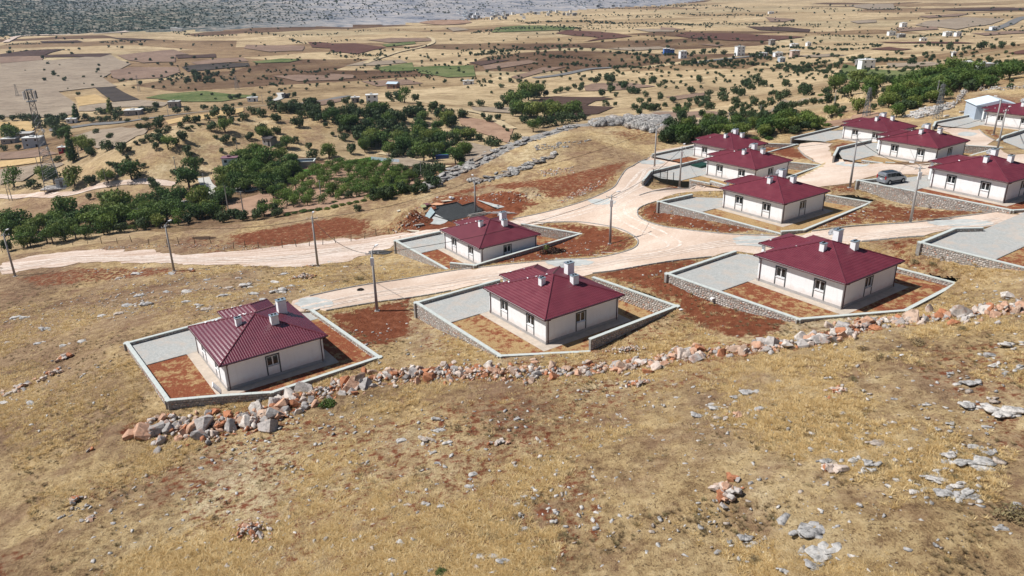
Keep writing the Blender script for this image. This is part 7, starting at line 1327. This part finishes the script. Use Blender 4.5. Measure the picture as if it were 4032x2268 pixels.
# ------------------------------------------------------------------ parked van
M_car = plain('silver_paint', (.36, .38, .41), .28, .6, .55, .02); M_tyre = plain('tyre_rubber', (.015, .015, .016), .9, .1); M_rim = plain('alloy_rim', (.35, .36, .38), .35, .5, .7); M_red = plain('tail_lamp', (.35, .01, .01), .3, .5); M_cladding = plain('black_cladding', (.025, .025, .027), .7, .2)
def loft(secs, m, name, parent, smooth=True):      # secs: list of (x, [(y,z)...]) rings
    mb = MB(); n = len(secs[0][1])
    V = [(x, y, z) for x, ring in secs for y, z in ring]; F = [(i*n+j, i*n+(j+1) % n, (i+1)*n+(j+1) % n, (i+1)*n+j) for i in range(len(secs)-1) for j in range(n)]+[tuple(range(n))[::-1], tuple(range((len(secs)-1)*n, len(secs)*n))]
    o = mb.add(V, F).build(name, m, parent)
    return o
van_p = un(((3200+1400/4.528)), 10) if False else un((3200+1420/4.528, 600+500/4.528), HOUSES['J'][2]+.03)
dirv = un((3200+1640/4.528, 600+470/4.528), HOUSES['J'][2])-un((3200+1370/4.528, 600+510/4.528), HOUSES['J'][2]); va = math.atan2(dirv[1], dirv[0])
cc = un((3200+1410/4.528, 600+470/4.528), HOUSES['J'][2]+.6)
van = tag(empty('van', (cc[0], cc[1], HOUSES['J'][2]+.03), va), 'silver compact passenger van parked in the paved yard at the right', 'van')
def ring(hw, zb, zs, zr, rw): return [(-hw*.94, zb), (-hw, zb+.18), (-hw, zs), (-rw, zr-.06), (-rw+.12, zr), (rw-.12, zr), (rw, zr-.06), (hw, zs), (hw, zb+.18), (hw*.94, zb)]
prof = [(-2.2, .86, .32, .95, 1.55, .68), (-2.16, .90, .28, 1.05, 1.72, .72), (-2.0, .92, .26, 1.10, 1.80, .74), (-1.2, .93, .24, 1.10, 1.84, .76), (.1, .93, .24, 1.08, 1.82, .76), (.75, .93, .24, 1.06, 1.70, .73), (1.15, .92, .24, 1.04, 1.38, .74), (1.42, .91, .24, 1.03, 1.10, .80), (1.9, .88, .26, .96, 1.00, .74), (2.12, .82, .30, .80, .84, .66), (2.2, .74, .36, .62, .66, .6)]
MB().box(-1.9, .35, -.56, .56, 1.835, 1.862).build('roof_panel', M_glass, van)
body = loft([(x, ring(hw, zb, zs, zr, rw)) for x, hw, zb, zs, zr, rw in prof], M_car, 'body', van)
for s_ in (-1, 1):
    for x0, x1, xt0, xt1 in ((-1.95, -1.3, -1.85, -1.3), (-1.2, -.3, -1.2, -.3), (-.2, 1.0, -.2, .5)):
        zb, zt = 1.14, 1.68 if x1 < .9 else 1.6; yb, yt = .935, .80
        mb = MB(); o_ = .012; mb.add([(x0, s_*(yb+o_), zb), (x1, s_*(yb+o_), zb), (xt1, s_*(yt+o_), zt), (xt0, s_*(yt+o_), zt), (x0, s_*(yb-.03), zb), (x1, s_*(yb-.03), zb), (xt1, s_*(yt-.03), zt), (xt0, s_*(yt-.03), zt)], [(0, 1, 2, 3), (7, 6, 5, 4), (0, 4, 5, 1), (1, 5, 6, 2), (2, 6, 7, 3), (3, 7, 4, 0)]); mb.build('side_window', M_glass, van)
    MB().box(-1.0, .95, s_*.925, s_*.955, .42, .56).build('side_cladding', M_cladding, van); MB().box(.98, 1.16, s_*.92, s_*1.10, 1.05, 1.2).build('mirror', M_cladding, van)
    MB().box(-2.235, -2.12, s_*.70, s_*.90, .85, 1.35).build('tail_lamp', M_red, van); MB().box(2.0, 2.17, s_*.48, s_*.80, .66, .82).build('headlight', M_frame, van); MB().bar((-1.7, s_*.62, 1.90), (.1, s_*.62, 1.88), .022, n=5).build('roof_rail', M_cladding, van)
    MB().box(-.34, -.1, s_*.945, s_*.965, .92, .96).build('door_handle', M_cladding, van)
    for x in (-1.35, 1.38):
        w = MB().bar((x, s_*.72, .33), (x, s_*.96, .33), .33, n=18).build('wheel', M_tyre, van); MB().bar((x, s_*.955, .33), (x, s_*.972, .33), .21, n=12).build('rim', M_rim, w); MB().bar((x, s_*.80, .36), (x, s_*.94, .36), .40, n=16).build('wheel_arch', M_cladding, van)
MB().add([(-2.215, -.66, 1.10), (-2.215, .66, 1.10), (-2.165, .60, 1.60), (-2.165, -.60, 1.60), (-2.19, -.66, 1.10), (-2.19, .66, 1.10), (-2.12, .6, 1.6), (-2.12, -.6, 1.6)], [(0, 3, 2, 1), (4, 5, 6, 7), (0, 1, 5, 4), (2, 3, 7, 6), (0, 4, 7, 3), (1, 2, 6, 5)]).build('rear_window', M_glass, van)
MB().add([(.80, -.70, 1.68), (.80, .70, 1.68), (1.40, .78, 1.13), (1.40, -.78, 1.13), (.78, -.70, 1.60), (.78, .70, 1.60), (1.36, .78, 1.06), (1.36, -.78, 1.06)], [(0, 1, 2, 3), (7, 6, 5, 4), (0, 4, 5, 1), (2, 6, 7, 3), (1, 5, 6, 2), (0, 3, 7, 4)]).build('windscreen', M_glass, van)
MB().box(-2.27, -2.1, -.85, .85, .34, .58).build('rear_bumper', M_car, van); MB().box(-2.24, -2.2, -.26, .26, .74, .85).build('number_plate', M_frame, van); MB().box(2.1, 2.26, -.75, .75, .32, .52).build('front_bumper', M_cladding, van)

# ------------------------------------------------------------------ dry grass
def tuft_obj(name, n, r, h, seed, m=M_straw, w=.02, curl=.5): me = tuftmesh(name, n, r, h, m, seed, w, curl); return me
def geo_scatter(name, pts, scs, rots, meshes, lab, cat):
    src = []
    col = bpy.data.collections.new(name+'_sources')
    for i, me in enumerate(meshes): o = bpy.data.objects.new('tuft', me); col.objects.link(o)
    me = bpy.data.meshes.new(name); me.vertices.add(len(pts)); me.vertices.foreach_set('co', np.asarray(pts, np.float32).ravel())
    a = me.attributes.new('sc', 'FLOAT', 'POINT'); a.data.foreach_set('value', np.asarray(scs, np.float32)); a = me.attributes.new('rz', 'FLOAT', 'POINT'); a.data.foreach_set('value', np.asarray(rots, np.float32)); me.materials.append(meshes[0].materials[0]); me.update()
    ob = link(name, me); tag(ob, lab, cat, None, 'stuff'); ng = bpy.data.node_groups.new(name, 'GeometryNodeTree'); ng.interface.new_socket('Geometry', in_out='INPUT', socket_type='NodeSocketGeometry'); ng.interface.new_socket('Geometry', in_out='OUTPUT', socket_type='NodeSocketGeometry')
    nd = ng.nodes; lk = ng.links; gi = nd.new('NodeGroupInput'); go = nd.new('NodeGroupOutput'); ip_ = nd.new('GeometryNodeInstanceOnPoints'); ci = nd.new('GeometryNodeCollectionInfo'); ci.inputs['Collection'].default_value = col; ci.inputs['Separate Children'].default_value = True; ci.inputs['Reset Children'].default_value = True
    sc_ = nd.new('GeometryNodeInputNamedAttribute'); sc_.data_type = 'FLOAT'; sc_.inputs['Name'].default_value = 'sc'; rz_ = nd.new('GeometryNodeInputNamedAttribute'); rz_.data_type = 'FLOAT'; rz_.inputs['Name'].default_value = 'rz'
    cx_ = nd.new('ShaderNodeCombineXYZ'); lk.new(rz_.outputs[0], cx_.inputs[2]); mp_ = nd.new('GeometryNodeMeshToPoints'); lk.new(gi.outputs[0], mp_.inputs[0]); lk.new(mp_.outputs[0], ip_.inputs['Points']); lk.new(ci.outputs[0], ip_.inputs['Instance']); ip_.inputs['Pick Instance'].default_value = True
    lk.new(cx_.outputs[0], ip_.inputs['Rotation']); lk.new(sc_.outputs[0], ip_.inputs['Scale']); lk.new(ip_.outputs[0], go.inputs[0]); md = ob.modifiers.new('scatter', 'NODES'); md.node_group = ng
N_ = 95000; th_ = RNG.uniform(-.66, .66, N_); rd = 30+100*RNG.random(N_)**1.25; gx = rd*np.sin(th_); gy = rd*np.cos(th_)
ok = np.ones(N_, bool)
for P in allplots+ROADP+[[tuple(p) for p in spp]]: ok &= ~inpoly(gx, gy, P)
zi = fbm(gx, gy, 9, 4, 55); ok &= RNG.random(N_) < np.clip((zi-.42)*6, .03, 1)
rdz = np.zeros(N_)
for fn, pts, amt in REDS: rdz = np.maximum(rdz, inpoly(gx, gy, dpoly(fn, pts))*amt)
ok &= RNG.random(N_) > rdz*.93
gx = gx[ok]; gy = gy[ok]; gzz = gz(gx, gy)+.0
tf = [tuft_obj('grass_tuft_%s' % 'abcdef'[i], 26, .26, .17, 900+i, w=.016, curl=1.5) for i in range(5)]
geo_scatter('dry_grass', np.c_[gx, gy, gzz], RNG.uniform(.55, 1.35, len(gx))*np.clip(.6+zi[ok]*.8, .6, 1.3), RNG.uniform(0, 6.28, len(gx)), tf, 'short golden dry grass covering the hillside', 'grass')
# dry herbs darker than the grass
N_ = 16000; th_ = RNG.uniform(-.66, .66, N_); rd = 30+110*RNG.random(N_)**1.3; hx = rd*np.sin(th_); hy = rd*np.cos(th_); ok = fbm(hx, hy, 7, 4, 91) > .5
for P in allplots+ROADP: ok &= ~inpoly(hx, hy, P)
hx = hx[ok]; hy = hy[ok]; hb_ = [tuft_obj('herb_%s' % 'abc'[i], 50, .22, .22, 950+i, M_dryleaf, .02, 1.0) for i in range(3)]
geo_scatter('dry_herbs', np.c_[hx, hy, gz(hx, hy)], RNG.uniform(.3, .85, len(hx)), RNG.uniform(0, 6.28, len(hx)), hb_, 'low brownish dry herbs between the grass', 'herbs')

# bits lying about
M_oil = plain('dark_asphalt_patch', (.06, .06, .062), .9, .1)
drape('asphalt_patch', [at(p)[:2] for p in blob(D, 955, 636, 32, 6, 30)], M_oil, .1)
drape('excavated_pit', [at(p)[:2] for p in blob(D, 512, 599, 30, 4, 24)], plain('dark_damp_earth', (.07, .045, .03), .95, .05), .07)
for x, y, w, m, nm, lab in [(1793,752,.55,M_frame,'sheet','crumpled white sheet on the red soil between the two front right plots'),(907,731,.5,M_tyre,'tyre','black tyre lying at the edge of the lower gravel road'),(1713,780,.35,M_frame,'sheet','white scrap at the right corner of the centre plot wall'),(1100,497,.4,M_frame,'sheet','white scrap at the edge of the red spoil'),(2268,895,.3,M_sack,'sheet','pale scrap in the grass right of the ridge')]:
    P = at(D(x, y))
    if nm == 'tyre':
        o = MB(); o.tube([(math.cos(a)*w*.7, math.sin(a)*w*.7, .1) for a in [i*math.pi/6 for i in range(13)]], .13, 7); o = o.build(nm, m); o.location = P; tag(o, lab, 'tyre')
    else: o = link(nm, stone_mesh('scrap', 1.6, .35, 1, 990+x, m, 16), None, P+np.array([0, 0, .08]), (0, 0, .5), (w, w, w)); tag(o, lab, 'sheet')
M_foam = plain('white_sealing_foam', (.8, .8, .8), .8, .2)
fm = stone_mesh('sealing_foam', .34, .14, .2, 777, M_foam, 14)
for h in [o for o in C.objects if o.get('category') == 'house']:
    lb = h['label']; k_ = 7 if ('nearest the left edge' in lb or 'centre foreground' in lb or 'rebar slab' in lb) else 2
    r0_ = [c for c in h.children if c.name.startswith('roof')][0]
    for k in range(k_):
        tt = random.uniform(.1, .95); u = HA+OV-(HRUN)*tt; v = -OV+HRUN*tt; link('sealing_foam', fm, r0_, (u, -v, EZ+KS*HRUN*tt+.17), (0, .2, random.uniform(0, 3)), (random.uniform(.5, 1.3),)*3)
        if k % 2 == 0: tt = random.uniform(.05, .9); link('sealing_foam', fm, r0_, (PU-PH*tt, -(PV0+PH*tt), EZ+KS*PH*tt+.16), (0, 0, random.uniform(0, 3)), (random.uniform(.5, 1.2),)*3)
# ------------------------------------------------------------------ air
def b_haze():
    m = bpy.data.materials.new('haze'); m.use_nodes = True; t = m.node_tree; t.nodes.clear(); v = t.nodes.new('ShaderNodeVolumePrincipled'); v.inputs['Density'].default_value = .00008; v.inputs['Color'].default_value = (.58, .74, 1, 1); v.inputs['Anisotropy'].default_value = .3
    o = t.nodes.new('ShaderNodeOutputMaterial'); t.links.new(v.outputs[0], o.inputs['Volume']); return m
hz_ = MB().box(-15500, 15500, -15500, 15500, -60, 420).build('haze', b_haze()); hz_['kind'] = 'stuff'; hz_['label'] = 'thin pale haze over the plain'; hz_['category'] = 'haze'
